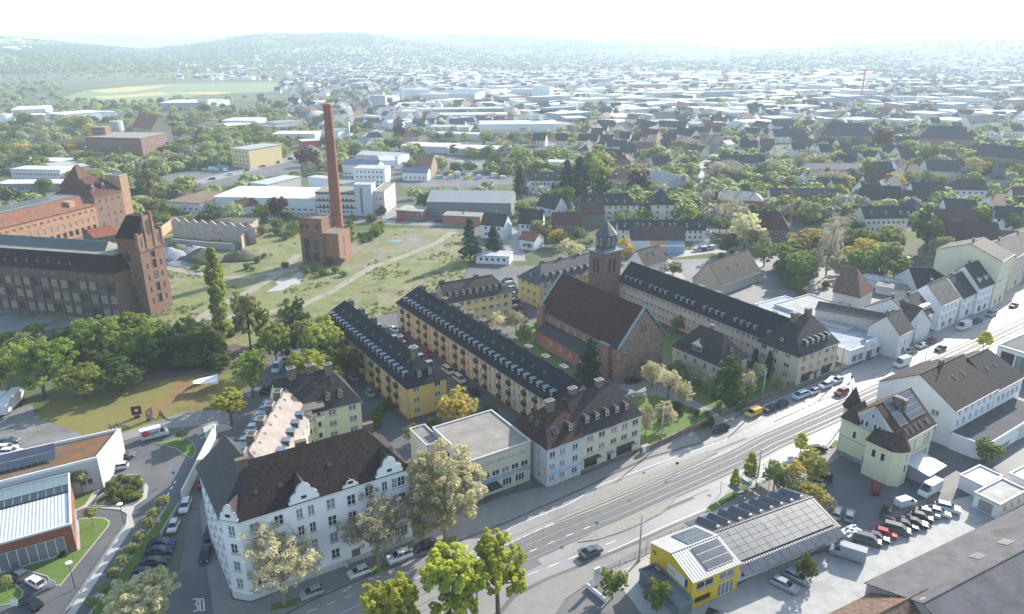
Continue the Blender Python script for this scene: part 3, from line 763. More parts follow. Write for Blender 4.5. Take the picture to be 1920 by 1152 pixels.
# main street
sheet('main_street', [(300,1420),(470,1190),(585,1128),(690,1082),(800,1042),(960,978),(1080,925),(1210,864),(1315,833),(1400,772),(1560,705),(1690,650),(1760,615),(1810,585),(1890,545),(2080,455),(2250,395),(2330,420),(2150,520),(1985,600),(1880,660),(1800,704),(1690,768),(1575,828),(1500,864),(1420,908),(1330,955),(1247,990),(1200,1012),(1090,1058),(1022,1084),(960,1116),(860,1230),(760,1420)], Zr, asphalt2, keep=True)
slab('pavement', [(470,1185),(585,1124),(690,1078),(800,1038),(960,974),(1080,921),(1210,860),(1315,829),(1298,808),(1200,848),(1090,893),(1000,918),(935,935),(770,1005),(640,1062),(472,1132)], 0, .13, paving)
slab('pavement', [(1340,808),(1400,768),(1560,701),(1690,646),(1760,611),(1810,581),(1890,541),(2080,451),(2040,440),(1880,520),(1790,570),(1690,628),(1590,680),(1490,728),(1420,757),(1330,790)], 0, .13, paving)
slab('pavement', [(868,1240),(968,1120),(1030,1088),(1098,1062),(1208,1016),(1252,994),(1335,958),(1425,912),(1505,868),(1580,832),(1600,838),(1560,868),(1440,930),(1370,975),(1240,1030),(1140,1068),(1060,1125),(980,1240)], 0, .12, paving)
slab('pavement', [(1582,828),(1695,768),(1805,704),(1885,660),(1990,600),(2155,520),(2190,530),(2000,625),(1900,680),(1810,735),(1700,790),(1620,840)], 0, .12, paving)
# tram bed
cl = [(640,1200),(800,1120),(930,1056),(1040,1008),(1152,963),(1270,911),(1385,861),(1440,831),(1560,778),(1690,717),(1800,663),(1915,608),(2060,535),(2300,425)]
clw = [P(*p) for p in cl]
strip('tram_bed', clw[2:], 6.3, Zr+.008, trambed, world=True)
def offset(w_, d):
    o = []; v = [Vector(p) for p in w_]
    for i, p in enumerate(v):
        t = (v[min(i+1, len(v)-1)]-v[max(i-1, 0)]).normalized(); o.append((p.x-t.y*d, p.y+t.x*d))
    return o
for d in (-2.35,-.95,.95,2.35): strip('tram_rail', offset(clw, d), .11, Zr+.016, railsteel, world=True)
for d in (-3.2, 3.2): strip('tram_bed_edge', offset(clw[3:], d), .18, Zr+.02, kerbstone, world=True)
slab('traffic_island', [(1040,982),(1122,948),(1206,914),(1320,864),(1345,850),(1330,845),(1247,877),(1120,925),(1080,950)], 0, .15, gravel_p := mat('island_cobbles', base=(.24,.225,.195), noise=.25, nscale=1.5, rough=.9, coords='world'))
slab('traffic_island', [(1082,1018),(1130,990),(1200,962),(1270,932),(1262,942),(1240,964),(1205,982),(1172,996),(1120,1013)], 0, .15, gravel_p)
for a, b, n, ln in (((1030,985),(900,1045),7,2.2),((1145,1018),(960,1090),6,2.2),((1100,990),(1000,1032),1+3,1.5)): dashes('lane_marking', a, b, n, ln, .14, Zm, paint)
strip('lane_line', [(960,988),(1070,944),(1120,912),(1200,882),(1300,846),(1340,832)], .16, Zm, paint)
strip('lane_line', [(880,1060),(960,988)], .0+.12, Zm, paint)
dashes('lane_marking', (1345,832), (1600,728), 22, 1.2, .14, Zm, paint)
dashes('lane_marking', (1600,728), (1900,586), 26, 1.5, .14, Zm, paint)
strip('lane_line', [(1140,1036),(1247,987),(1350,943),(1410,905)], .14, Zm, paint)
dashes('lane_marking', (1430,890), (1590,808), 16, 1.3, .14, Zm, paint)
dashes('lane_marking', (1600,800), (1870,655), 20, 1.5, .14, Zm, paint)
for a, b in (((585,1145),(690,1105)),((690,1103),(800,1058)),((800,1058),(905,1010))): dashes('lane_marking', a, b, 4, 1.6, .13, Zm, paint)
strip('lane_line', [(600,1170),(720,1112),(830,1062),(960,1000)], .1, Zm, paint)
for i, c in enumerate([(1053,1027),(1207,887),(1262,880),(972,1024),(1508,754),(1573,762),(1692,702),(1745,668),(1395,862),(1330,930),(1180,940),(860,1060),(700,1120)]):
    x, y = P(*c); sheet('manhole_cover', [(x+.42*cos(a*.785), y+.42*sin(a*.785)) for a in range(8)], .052, dark, world=True)
patchm = mat('asphalt_repair', base=(.12,.12,.122), noise=.2, nscale=.6, rough=.8, coords='world')
for a_, b_, w_ in (((1085,1052),(1120,1036),1.6),((1330,850),(1400,822),.7),((1240,960),(1300,934),.6),((960,1075),(1010,1052),2.2),((1480,802),(1520,784),1.2),((1640,756),(1700,726),.8),((900,1080),(940,1064),1.0),((1450,792),(1560,742),.35),((1120,1010),(1330,918),.3)): strip('asphalt_repair', [a_, b_], w_, Zr+.006, patchm)
# tree pits
for i, c in enumerate([(534,1134),(710,1068),(836,1014)]):
    x, y = P(*c); slab('tree_pit', [(x-1.9,y-1.6),(x+2.0,y-.3),(x+1.7,y+1.2),(x-2.1,y-.1)], .1, .16, lawn, world=True)
slab('verge', [(1322,962),(1330,950),(1400,906),(1412,902),(1408,914),(1335,960)], .1, .2, lawn)
slab('verge', [(1555,838),(1566,826),(1574,830),(1564,842)], .1, .2, lawn)

# side street on the left
side = [(250,1300),(335,1075),(350,1000),(365,900),(398,850),(420,790),(448,760),(470,735),(478,715),(500,690),(540,655),(565,640),(590,625),(680,600),(745,585),(752,600),(700,625),(645,650),(600,680),(560,700),(545,720),(505,760),(455,830),(415,870),(392,912),(392,960),(436,1130),(520,1160),(470,1250)]
sheet('side_street', side, Zr-.004, asphalt, keep=True)
slab('pavement', [(436,1126),(471,1132),(515,1145),(430,1180),(400,1150),(385,1040),(374,950),(386,925),(392,960)], 0, .12, paving)
# numbers painted on the side street (speed limit 30, seen reversed towards the camera)
def street_number():
    q = MB(); A = Vector(P(374,1149)); u = (Vector(P(383,1149))-Vector(P(365,1149))).normalized(); v = (Vector(P(368,1122))-Vector(P(370,1149))).normalized()
    def seg(pts):
        for a, b in zip(pts, pts[1:]):
            a = A+u*a[0]+v*a[1]; b = A+u*b[0]+v*b[1]; d = (b-a).normalized(); n = Vector((-d.y, d.x))*.12; a -= d*.05; b += d*.05
            q.face([(*(a-n),Zm),(*(b-n),Zm),(*(b+n),Zm),(*(a+n),Zm)], paint)
    seg([(-.9,3.2),(-.2,3.4),(-.2,2.4),(-.55,2.0),(-.15,1.6),(-.15,.5),(-.9,.3)]); seg([(.2,.4),(.2,3.3),(.8,3.3),(.8,.4),(.2,.4)])
    q.build('street_number_marking', kind='structure')
street_number()
# dealer forecourt, drives and lawns
sheet('forecourt_asphalt', [(-420,1500),(-420,840),(-60,800),(160,800),(300,760),(440,765),(455,740),(475,735),(455,775),(420,800),(330,960),(290,1020),(180,1240),(100,1500)], .012, asphalt, keep=True)
def kerbed(name, pts, m=lawn, k=.14):
    q = MB(); w_ = [P(*p) for p in pts]; n = len(w_); cx = sum(p[0] for p in w_)/n; cy = sum(p[1] for p in w_)/n
    slab(name+'_kerb', w_, 0, .11, kerbstone, world=True)
    inn = [(p[0]+(cx-p[0])*min(.5, .22/max(.3, hypot(cx-p[0], cy-p[1]))), p[1]+(cy-p[1])*min(.5, .22/max(.3, hypot(cx-p[0], cy-p[1])))) for p in w_]
    sheet(name, inn, .13, m, world=True)
kerbed('lawn', [(148,974),(150,988),(153,1032),(60,1062),(45,1070),(88,1082),(103,1100),(113,1099),(203,988),(206,978),(196,972),(175,971)])
kerbed('lawn', [(133,925),(188,906),(160,948),(137,961)])
kerbed('lawn', [(-30,1105),(30,1096),(45,1110),(38,1130),(-30,1142)])
kerbed('lawn', [(290,832),(330,824),(350,822),(364,832),(368,848),(360,860),(352,858),(330,842)])
bed = mat('planting_bed', base=(.045,.06,.02), noise=.5, nscale=.8, mix=[((.13,.10,.03),.5,.5,.6),((.10,.085,.07),.25,.55,.65)], coords='world', bump=1)
kerbed('flower_bed', [(205,893),(258,890),(270,903),(272,925),(255,942),(232,950),(175,950),(183,935),(200,918)], bed)
slab('lawn_strip', [(335,950),(312,952),(290,985),(215,1090),(150,1180),(205,1180),(240,1120),(300,1012)], 0, .13, lawn, keep=True)
strip('lawn_kerb', [(312,951),(290,983),(214,1089),(140,1192)], .35, .14, kerbstone)
# inner drive loop
sheet('drive_lane', [(133,964),(200,955),(238,962),(240,985),(225,1000),(60,1190),(10,1190),(108,1100),(203,990),(205,979),(192,971),(150,975)], .022, asphalt)
slab('central_kerb', [(175,952),(230,952),(268,925),(272,905),(278,912),(275,935),(252,950),(247,965),(252,985),(110,1200),(95,1200),(236,985),(238,965),(225,957)], 0, .12, kerbstone)
slab('path', [(130,958),(196,895),(205,880),(214,890),(162,952),(133,963)], 0, .1, kerbstone)
slab('path', [(133,968),(150,978),(154,1036),(-60,1085),(-60,1060),(130,1028)], 0, .1, kerbstone)
dashes('lane_marking', (328,905), (302,950), 5, 1.0, .3, Zm, paint)
slab('pavement', [(225,815),(340,775),(400,770),(440,765),(420,800),(390,798),(300,806),(232,828)], 0, .1, paving)
slab('traffic_island', [(380,802),(398,795),(440,798),(432,806),(410,812),(402,830),(385,822)], 0, .12, kerbstone)
# gravel yard and dry field
sheet('gravel_yard', [(-400,760),(60,760),(70,785),(115,800),(158,818),(0,850),(-400,850)], .035, gravel)
sheet('dry_field', [(62,775),(100,755),(150,742),(250,715),(330,700),(400,688),(460,685),(480,690),(470,720),(445,745),(400,765),(345,778),(232,822),(172,826),(120,802),(70,788)], .024, dryfield, keep=True)
sheet('brushwood_bank', [(120,745),(200,730),(270,695),(320,680),(440,645),(460,650),(460,690),(330,708),(250,722),(150,748)], .03, soil)
# big rough meadow around the chimney
sheet('meadow', [(-200,640),(0,620),(200,640),(330,660),(470,660),(560,630),(640,620),(760,600),(840,560),(870,520),(885,470),(860,430),(720,428),(640,440),(470,430),(300,440),(230,470),(150,560),(-200,580)], .014, meadow, keep=True)
sheet('factory_yard', [(-200,585),(0,575),(110,600),(220,612),(120,625),(0,640),(-200,660)], .02, gravel)
strip('dirt_track', [(330,650),(385,590),(420,570),(470,545),(520,515),(560,478)], 3.6, .025, dirt)
strip('dirt_track', [(370,600),(480,590),(560,575),(620,548),(665,520),(700,500),(760,480),(820,455),(850,435)], 3.4, .028, dirt)
strip('dirt_track', [(300,500),(360,512),(420,520),(470,520),(560,505)], 3.5, .03, dirt)
sheet('bare_earth', [(650,470),(700,440),(760,432),(850,436),(845,455),(800,470),(740,478),(690,495),(640,500)], .021, worn)
for i, c in enumerate([(744,452,26,6),(778,451,16,6),(792,473,10,3),(360,510,30,5),(540,528,60,14)]):
    x0, y0, wx, wy = c
    sheet('puddle' if i < 4 else 'concrete_patch', [(x0+wx/2*cos(a*.785)*(1+.3*sin(a*5+i)), y0+wy/2*sin(a*.785)) for a in range(8)], .034, puddle if i < 4 else concrete)
sheet('concrete_patch', [(500,548),(560,510),(575,517),(530,545)], .042, concrete)
# gardens, lawns round the church
sheet('church_lawn', [(930,640),(1010,600),(1010,640),(1120,735),(1060,740),(1000,690)], .016, lawn)
sheet('church_lawn', [(1180,742),(1240,735),(1330,765),(1335,800),(1205,845),(1195,790)], .018, lawn)
sheet('churchyard_path', [(1158,722),(1215,712),(1260,728),(1345,775),(1380,800),(1345,815),(1330,775),(1230,742),(1185,745)], .028, paving)
sheet('parish_garden', [(1240,640),(1250,600),(1440,690),(1490,730),(1400,765),(1350,775),(1260,725)], .017, lawn)
# light yard on the right and dealer court
sheet('pale_yard', [(1300,1300),(1330,1150),(1480,1055),(1640,1010),(1760,945),(1930,900),(2200,780),(2300,900),(1900,1300)], .02, brightyard)
sheet('parking_court', [(1580,1000),(1560,930),(1600,880),(1700,880),(1930,830),(1945,870),(1770,935),(1640,1005)], .026, asphalt)
sheet('yard_asphalt', [(1240,1200),(1140,1068),(1240,1030),(1280,1010),(1330,1130),(1480,1040),(1590,1000),(1480,1055),(1300,1200)], .014, concrete)
# roads of the middle distance
for nm, pts, wd in (('road', [(1310,470),(1320,440),(1318,400),(1312,350),(1310,320),(1330,298),(1350,285)], 7), ('road', [(1250,480),(1330,470),(1380,478),(1420,500)], 8),
        ('road', [(0,345),(120,352),(250,372),(330,352),(420,330),(520,305),(600,275),(680,262),(715,242),(735,215),(742,195),(742,175),(738,160)], 13), ('road', [(560,412),(700,416),(820,420),(940,420),(960,440),(965,490)], 9),
        ('road', [(480,392),(560,400),(600,410)], 12), ('road', [(640,330),(660,350),(720,370),(735,410)], 10), ('road', [(620,270),(700,262),(760,280),(900,310)], 7),('road', [(1880,200),(1920,185),(2000,160)], 14),
        ('road', [(1300,560),(1250,500),(1230,470)], 7)):
    strip(nm, pts, wd, .022, asphalt2); KEEP.append(ribbon(pts, wd))
for pts in ([(300,330),(520,300),(600,320),(480,345),(330,352)], [(740,340),(800,325),(960,330),(960,345),(760,352)], [(640,300),(760,300),(760,340),(640,345)], [(1170,520),(1240,490),(1330,500),(1300,560),(1230,570)],
            [(990,290),(1000,270),(1060,268),(1060,292)], [(480,385),(600,372),(730,400),(860,405),(870,418),(480,412)], [(0,352),(150,352),(130,372),(0,372)], [(880,500),(960,480),(975,600),(950,620),(870,520)], [(740,290),(960,300),(950,320),(760,310)]):
    sheet('yard', pts, .018, asphalt, keep=True)
sheet('field', [(110,185),(160,170),(330,157),(520,155),(525,172),(380,178),(300,192),(200,195)], .02, cropf, keep=True)
for pts in ([(165,170),(240,163),(330,159),(250,172),(200,175)], [(170,182),(260,176),(300,172),(320,178),(200,186)], [(310,175),(400,172),(440,174),(400,178)]): sheet('rape_field', pts, .04, rape)
# haze
hz = MB(); hz.box(-12000, 12000, -3000, 12000, -30, 420, None); hm = bpy.data.materials.new('haze_air'); hm.use_nodes = True
hN = hm.node_tree.nodes; hN.clear(); pv = hN.new('ShaderNodeVolumePrincipled'); ho = hN.new('ShaderNodeOutputMaterial')
pv.inputs['Color'].default_value = (.74,.88,1,1); pv.inputs['Density'].default_value = 1.75e-4; pv.inputs['Anisotropy'].default_value = .12
hm.node_tree.links.new(pv.outputs[0], ho.inputs['Volume'])
hz.mats = [hm]; hz.build('haze', kind='stuff')
# ------------------------------------------------------------------ housing blocks by the street
DR = (.024,.025,.030)
def pat(r, i):
    k = i % 5
    return 'loggia' if k in (1, 3) else 'grid'
def lpat(r, i):
    k = i % 5
    return ('loggia', 1.5, 2.1, -.55) if k in (1, 3) else 'grid'
b = B('apartment_block', 'ochre yellow apartment row with dark roof and blue dormers, nearest the meadow', 'apartment block', (606,593), (763,726), 9.4, W=10.4, h=9.4, rh=5.2,
      wall=(.60,.40,.12), ins=(4.6,4.6), roofc=DR, plinth=((.16,.10,.07),1.0))
b.rows('front', 3, 1.9, 2.75, 26, w=1.0, h=1.45, stf=lpat, m0=.8); b.rows('right', 3, 1.9, 2.75, xs=[2.4,8.0], w=1.7, h=1.35, st='win2'); b.rows('left', 3, 1.9, 2.75, xs=[2.4,8.0], w=1.5)
b.fin(); b.dormer('front', [4+i*2.55 for i in range(20)], .16, 'flat', w=1.1); b.dormer('right', [3.8,6.6], .2, 'hip'); b.dormer('back', [6+i*5 for i in range(10)], .16, 'flat')
b.chimney([(7+i*8.2, 1.0) for i in range(6)], 1.7, 1.2, 1.7); b.chimney([(51.2,-.6)], 1.5, 1.2, 2.6); b.skylight('front', [8+i*5.3 for i in range(9)], .62, .5, .8); b.pipes('front', [.2,11,22,33.5,45,55.7]); b.pipes('right', [.15])
blk1 = b
b = B('apartment_block', 'long beige apartment row with loggias and sixteen ridge chimneys, between the yellow row and church', 'apartment block', (744,566), (1036,757), 9.4, ang=-56.4, L=85, W=10.4, h=9.4, rh=5.2,
      wall=(.62,.48,.32), ins=(4.4,0), roofc=DR, plinth=((.16,.10,.07),1.0))
b.rows('front', 3, 1.9, 2.75, 38, w=1.05, h=1.5, stf=lpat, m0=.6); b.rows('back', 3, 1.9, 2.75, 22, w=1.2)
b.fin(); b.dormer('front', [4+i*2.6 for i in range(30)], .16, 'flat', w=1.1); b.chimney([(6+i*7.1, 1.0) for i in range(11)], 1.7, 1.2, 1.7)
b.skylight('front', [7+i*4.4 for i in range(16)], .62, .5, .8); b.pipes('front', [.2,11,22,33,44,55,66,77,81])
blk2 = b
b = B('apartment_block', 'cream yellow apartment wing joined to the far end of the long beige row', 'apartment block', (838,568), (960,546), 9.4, W=10.5, h=9.4, rh=4.8,
      wall=(.55,.45,.22), ins=(0,4.6), roofc=(.07,.062,.056), plinth=((.16,.10,.07),.9))
b.rows('front', 3, 1.9, 2.75, 8, w=1.6); b.rows('right', 3, 1.9, 2.75, 3, w=1.5)
b.fin(); b.dormer('front', [1.6+i*2.35 for i in range(9)], .2, 'hip'); b.chimney([(1,0.6),(13,.6)], 1.6, .9, 1.4)
b = B('apartment_block', 'cream corner apartment house with five hooded dormers and ground floor shops beside the churchyard wall', 'apartment house', (1089,815), (1204,775), 9.5, W=11.5, h=9.5, rh=6.3,
      wall=(.50,.45,.33), ins=(0,4.6), roofc=(.045,.04,.042), plinth=((.18,.13,.10),.8))
b.rows('front', 2, 4.4, 2.75, xs=[2.6,5.7,9.0,12.0,15.0], w=1.7, h=1.35); b.rows('right', 3, 1.9, 2.75, 3, w=1.4); b.opening('front', 3.0, .75, 3.6, 2.2, 'shop'); b.opening('front', 12.3, .75, 4.6, 2.2, 'shop'); b.opening('front', 8.0, .3, 1.1, 2.3, 'door')
b.fin(); b.dormer('front', [2.5,5.2,7.9,10.6,13.3], .2, 'hip'); b.chimney([(2.2,.3),(9.3,.2)], 1.7, 1.1, 1.5)
q = MB(); q.box(1,5,-1.1,0,3.15,3.3,dark); q.box(9.9,14.8,-1.2,0,3.15,3.3,dark); q.box(7.2,8.8,-1.1,0,2.9,3.0,trim_grey); q.build('canopy', b.t)
end2 = b
b = B('corner_house', 'pale blue grey house with a brown hipped roof next to the flat roofed school', 'house', (1027,840), (1089,816), 9.6, W=12.5, h=9.6, rh=5.4, ang=33,
      wall=(.41,.43,.45), ins=(3.6,0), roofc=(.055,.032,.028), plinth=((.2,.2,.22),.5))
b.rows('front', 3, 1.4, 2.75, xs=[1.2,3.7,7.0], w=1.4, h=1.4); b.rows('left', 3, 1.4, 2.75, xs=[2.5,6,9.5], w=1.0)
b.fin(); b.dormer('front', [6.6], .2, 'hip'); b.skylight('front', [3.2], .25, 1.1, 1.5); b.skylight('left', [4.4,6.6], .35, .7, 1.1); b.chimney([(4.4,-.6)], 1.7, 1.1, 1.9)
b.band(2.9, .5, (.2,.35,.55), ('front',), .04, 'shop_sign')
b = B('school_building', 'flat roofed cream building with a long window strip behind the pale tree', 'building', (880,868), (998,832), 9.0, W=15.5, h=9.0, rh=0, roof='flat', ang=32.5,
      wall=(.50,.46,.37), roofc=(.23,.21,.185), rm=feltroof)
b.parc = (.5,.48,.45)
b.rows('front', 1, 4.0, 2.5, 6, w=1.7, h=1.3, st='win2', m0=.3); b.rows('front', 1, 7.3, 2.5, 5, w=1.9, h=.45, st='win4'); b.rows('front', 1, .9, 2.5, 4, w=2.2, h=1.7, st='win3'); b.rows('left', 2, 2.0, 3.4, 4, w=2.2, h=1.4)
b.fin(); b.band(2.9, .8, (.25,.33,.40), ('front',), .05, 'sign_board')
q = MB(); q.box(1,6,-2.6,-.1,2.75,2.85,glass); [q.box(1+i*1.0,1.06+i*1.0,-2.65,-.05,2.86,2.92,steel) for i in range(6)]; [q.tube((x,-2.5,0),(x,-2.5,2.8),.05,.05,steel,5) for x in (1.1,5.9)]; q.build('glass_canopy', b.t)
b = B('stair_annex', 'small flat roofed cream annex on the left of the school building', 'building', (800,838), (828,829), 8.0, W=8, h=8, rh=0, roof='flat', ang=32.5, wall=(.5,.46,.37), roofc=(.2,.19,.17), rm=feltroof)
b.rows('front', 1, 1.5, 2.5, 1, w=1.6, h=5, st='mill'); b.fin()

# block right of the church
b = B('apartment_block', 'long salmon beige apartment row with dark roof behind the church', 'apartment block', (1159,524), (1443,645), 9.4, ang=-57.5, W=11, h=9.2, rh=5.6,
      wall=(.60,.48,.36), ins=(0,0), roofc=DR, plinth=((.17,.11,.09),.9))
b.rows('front', 3, 1.9, 2.7, 34, w=1.35, h=1.2, st='win3', m0=.8)
b.fin(); b.dormer('front', [3+i*2.35 for i in range(27) if i % 5 != 4], .14, 'flat', w=1.0, hh=1.1); b.chimney([(4+i*6.8, 1.2) for i in range(9)], 1.6, .9, 1.0); b.pipes('front', [.2,9,18,27,36,45,54,63])
blk3 = b
b = B('apartment_block', 'beige corner apartment house with hipped roof and shops, right end of the salmon row', 'apartment house', (1500,667), (1573,640), 9.2, W=13, h=9.2, rh=7.2,
      wall=(.50,.41,.30), ins=(5,5), roofc=(.045,.045,.05), plinth=((.2,.17,.15),.6))
b.rows('front', 2, 4.3, 2.7, xs=[2.2,5.6,9.0,12.2,15.2], w=1.5, h=1.3); b.rows('left', 3, 1.7, 2.7, xs=[2,5.6,9.4], w=1.7); b.rows('right', 3, 1.7, 2.7, xs=[2,6,10], w=1.5)
b.opening('front', 4, .6, 4.2, 2.3, 'shop'); b.opening('front', 13, .6, 4.4, 2.3, 'shop'); b.opening('front', 8.4, .3, 1.1, 2.4, 'door')
b.fin(); b.dormer('front', [4.2,6.6,9.0,11.3,13.6], .16, 'hip', w=1.2); b.dormer('left', [6.5], .2, 'hip'); b.chimney([(5.2,0),(11.0,0)], 1.8, 1.2, 1.5)
q = MB(); q.box(2,6.2,-1,0,3.1,3.2,dark); q.box(10.8,15.4,-1,0,3.1,3.2,dark); q.box(7.6,9.2,-.9,0,2.9,3.0,lead); q.build('canopy', b.t)
b = B('apartment_block', 'yellow hipped apartment house left behind the church tower', 'apartment block', (1011,534), (1106,512), 9.2, W=12, h=9.2, rh=5, L=30, wall=(.55,.42,.15), ins=(5.5,0), roofc=(.10,.10,.105), plinth=((.17,.11,.09),.9))
b.rows('front', 3, 1.9, 2.7, 8, w=1.6); b.rows('left', 3, 1.9, 2.7, 3, w=1.5); b.fin(); b.dormer('front', [4+i*3.1 for i in range(7)], .2, 'hip'); b.dormer('left', [6], .2, 'hip'); b.chimney([(6,.5),(14,.5),(22,.5)], 1.6, .8, 1.2)
# parish house
b = B('parish_house', 'pale house with a steep dark hipped roof and white dormer among cherry trees', 'house', (1262,647), (1350,686), 7, W=10.8, h=7, rh=6, ang=-55, wall=(.52,.48,.40), ins=(4.2,4.2), roofc=(.05,.045,.045), plinth=((.3,.28,.25),.6))
b.rows('front', 2, 1.4, 2.9, xs=[2,4.6,8,11.4,14.4], w=1.1, h=1.5); b.rows('right', 2, 1.4, 2.9, 3, w=1.1, h=1.5); b.fin(); b.dormer('front', [7.8], .12, 'gable', w=4.2, hh=1.6); b.dormer('right', [5.4], .3, 'gable', w=1.2); b.chimney([(8,.3)], .7, .7, 1.4)

# ------------------------------------------------------------------ the church
ch = B('church', 'red sandstone church with steep brown roof, green copper verge and side aisle', 'church', (1162.5,650), (1247,627), 10.1, W=36, h=10.1, rh=9.3, L=16, wall=(.20,.135,.105), wm=stonewall, roofc=(.065,.028,.025), ins=(0,0), ang=33)
# ridge runs away from the street: build by hand in the frame of the gable front
L, W, h, rh = 16, 36, 10.1, 9.3
q = MB()
q.face([(0,0,0),(L,0,0),(L,0,h),(L/2,0,h+rh),(0,0,h)], stonewall); q.face([(L,W,0),(0,W,0),(0,W,h),(L/2,W,h+rh),(L,W,h)], stonewall)
ch.op = {}
for y in (4.5,9,13,17,21,25,29,33): ch.opening('left', W-y if False else y, 5.6, .8, 2.6, 'arch')
for y in (6,12,18,24,30): ch.opening('right', y, 5.6, .8, 2.6, 'arch')
ch.w = q
ch.facade('left', 0, h); ch.facade('right', 0, h)
q.build('wall', ch.t, ch.wallc)
r = MB(); o = .5; e = rh/(L/2)
for sg in (0, 1):
    xe, ze = (-o, h-o*e) if sg == 0 else (L+o, h-o*e)
    a_ = [(xe,-.25,ze),(L/2,-.25,h+rh+.02),(L/2,W+.25,h+rh+.02),(xe,W+.25,ze)]
    b_ = [(p[0],p[1],p[2]-.25) for p in a_]; f = a_ if sg else a_[::-1]
    r.face(a_[::-1] if sg == 0 else a_, tileroof); r.face(b_, tileroof)
    for i in range(4): r.face([a_[i],a_[(i+1)%4],b_[(i+1)%4],b_[i]], tileroof)
r.build('roof', ch.t, ch.rc)
q = MB()
for y in (-.45, W+.1):
    for x0, x1 in ((-o-.2, L/2), (L+o+.2, L/2)):
        z0 = h-o*e-.15; z1 = h+rh+.1
        q = MB(); q.loft([[(x0,y,z0),(x0,y+.7,z0),(x0,y+.7,z0+.35),(x0,y,z0+.35)],[(x1,y,z1),(x1,y+.7,z1),(x1,y+.7,z1+.35),(x1,y,z1+.35)]], copper, smooth=False); q.build('copper_verge', ch.t)
a = MB(); a.prism([(-3.6,8),(0,8),(0,33),(-3.6,33)], 0, 4.4, stonewall); a.build('side_aisle', ch.t, (.27,.15,.11))
a = MB(); a.loft([[(-4,7.8,4.3),(-4,33.2,4.3),(-4,33.2,4.5),(-4,7.8,4.5)],[(.0,7.8,6.2),(.0,33.2,6.2),(.0,33.2,6.4),(.0,7.8,6.4)]], slateroof, smooth=False); a.build('aisle_roof', ch.t, (.05,.045,.045))
for i in range(5): 
    f, p1, p2, _, _ = win_mesh(.8, 1.0, 'win1'); o_ = mk('window', f, ch.t, None, (-3.64, 12+i*4.5, 2.0), -pi/2); mk('pane', p1, o_)
a = MB(); a.box(-1.3,0,3.2,6.6,0,9.3,stonewall); a.box(-1.5,.2,3.0,6.8,9.3,9.55,copper); a.box(-1.2,0,33.6,36.5,0,11.5,stonewall); a.box(-.7,0,.0,1.6,0,9.0,stonewall); a.build('buttress', ch.t, (.25,.145,.11))
a = MB(); a.box(-.04,.0-.0,1.9,2.9,.1,2.6,redlens); a.build('side_door', ch.t)
a = MB(); a.prism([(8.5,-3.4),(12.5,-3.4),(12.5,0),(8.5,0)],0,3.6,stonewall); 
for sg in (0,): 
    a.loft([[(8.1,-3.7,3.5),(8.1,0,3.5),(10.5,0,5.4),(10.5,-3.7,5.4)],[(8.1,-3.7,3.7),(8.1,0,3.7),(10.5,0,5.6),(10.5,-3.7,5.6)]], slateroof, smooth=False); a.loft([[(12.9,-3.7,3.5),(12.9,0,3.5),(10.5,0,5.4),(10.5,-3.7,5.4)][::-1],[(12.9,-3.7,3.7),(12.9,0,3.7),(10.5,0,5.6),(10.5,-3.7,5.6)][::-1]], slateroof, smooth=False)
    a.face([(8.5,-3.42,3.6),(12.5,-3.42,3.6),(10.5,-3.42,5.35)], stonewall); a.box(9.6,11.4,-3.46,-3.4,.05,2.8,dark)
a.build('porch', ch.t, (.22,.17,.13))
for x, z, hh in ((7.4,12.2,2.4),(8.6,12.2,2.4),(3,2.4,1.4),(4.2,2.4,1.4)):
    f, p1, p2, _, _ = win_mesh(.6, hh, 'dark'); o_ = mk('window', f, ch.t, None, (x, -.02, z), 0); mk('pane', p1, o_)
# tower: separate body attached at the back of the nave
tx, ty = P(1133, 485, 20.5)
tang = radians(33); TW = 6.6
A0 = P(1102, 566); 
tw = thing('church_tower', 'square stone bell tower with slate lantern and pointed roof behind the nave', 'tower', (0,0,0), tang)
c, s_ = cos(tang), sin(tang)
# near corner of the shaft top at px (1132,476)
HT = 20.0; cx, cy = P(1132.5, 477, HT)
# frame: corner is the front left->... the arris nearest the camera lies between the two seen faces
tang = atan2(*(lambda d: (d[1], d[0]))((P(1165,469,HT)[0]-cx, P(1165,469,HT)[1]-cy)))
tw.location = (cx, cy, 0); tw.rotation_euler = (0,0,tang)
TW = hypot(P(1165,469,HT)[0]-cx, P(1165,469,HT)[1]-cy); TD = hypot(P(1105,469,HT)[0]-cx, P(1105,469,HT)[1]-cy)
q = MB(); q.prism([(0,0),(TW,0),(TW,TD),(0,TD)], 0, HT, stonewall); q.build('shaft', tw, (.17,.10,.08))
q = MB(); q.box(-.7,TW+.7,-.7,TD+.7,HT,HT+.35,lead); q.build('gallery', tw)
q = MB()
for i in range(14):
    for (x,y) in ((-.65+(TW+1.3)*i/13,-.65),(-.65+(TW+1.3)*i/13,TD+.65),(-.65,-.65+(TD+1.3)*i/13),(TW+.65,-.65+(TD+1.3)*i/13)): q.tube((x,y,HT+.35),(x,y,HT+1.4),.035,.035,steel,4)
for z in (HT+.9,HT+1.4): q.box(-.7,TW+.7,-.7,-.62,z,z+.06,steel); q.box(-.7,-.62,-.62,TD+.7,z,z+.06,steel); q.box(TW+.62,TW+.7,-.62,TD+.7,z,z+.06,steel); q.box(-.62,TW+.62,TD+.62,TD+.7,z,z+.06,steel)
q.build('railing', tw)
m_ = 1.0; q = MB(); q.prism([(m_+.8,m_),(TW-m_-.8,m_),(TW-m_,m_+.8),(TW-m_,TD-m_-.8),(TW-m_-.8,TD-m_),(m_+.8,TD-m_),(m_,TD-m_-.8),(m_,m_+.8)], HT+.35, HT+5.6, slateroof); q.build('lantern', tw, (.07,.08,.095))
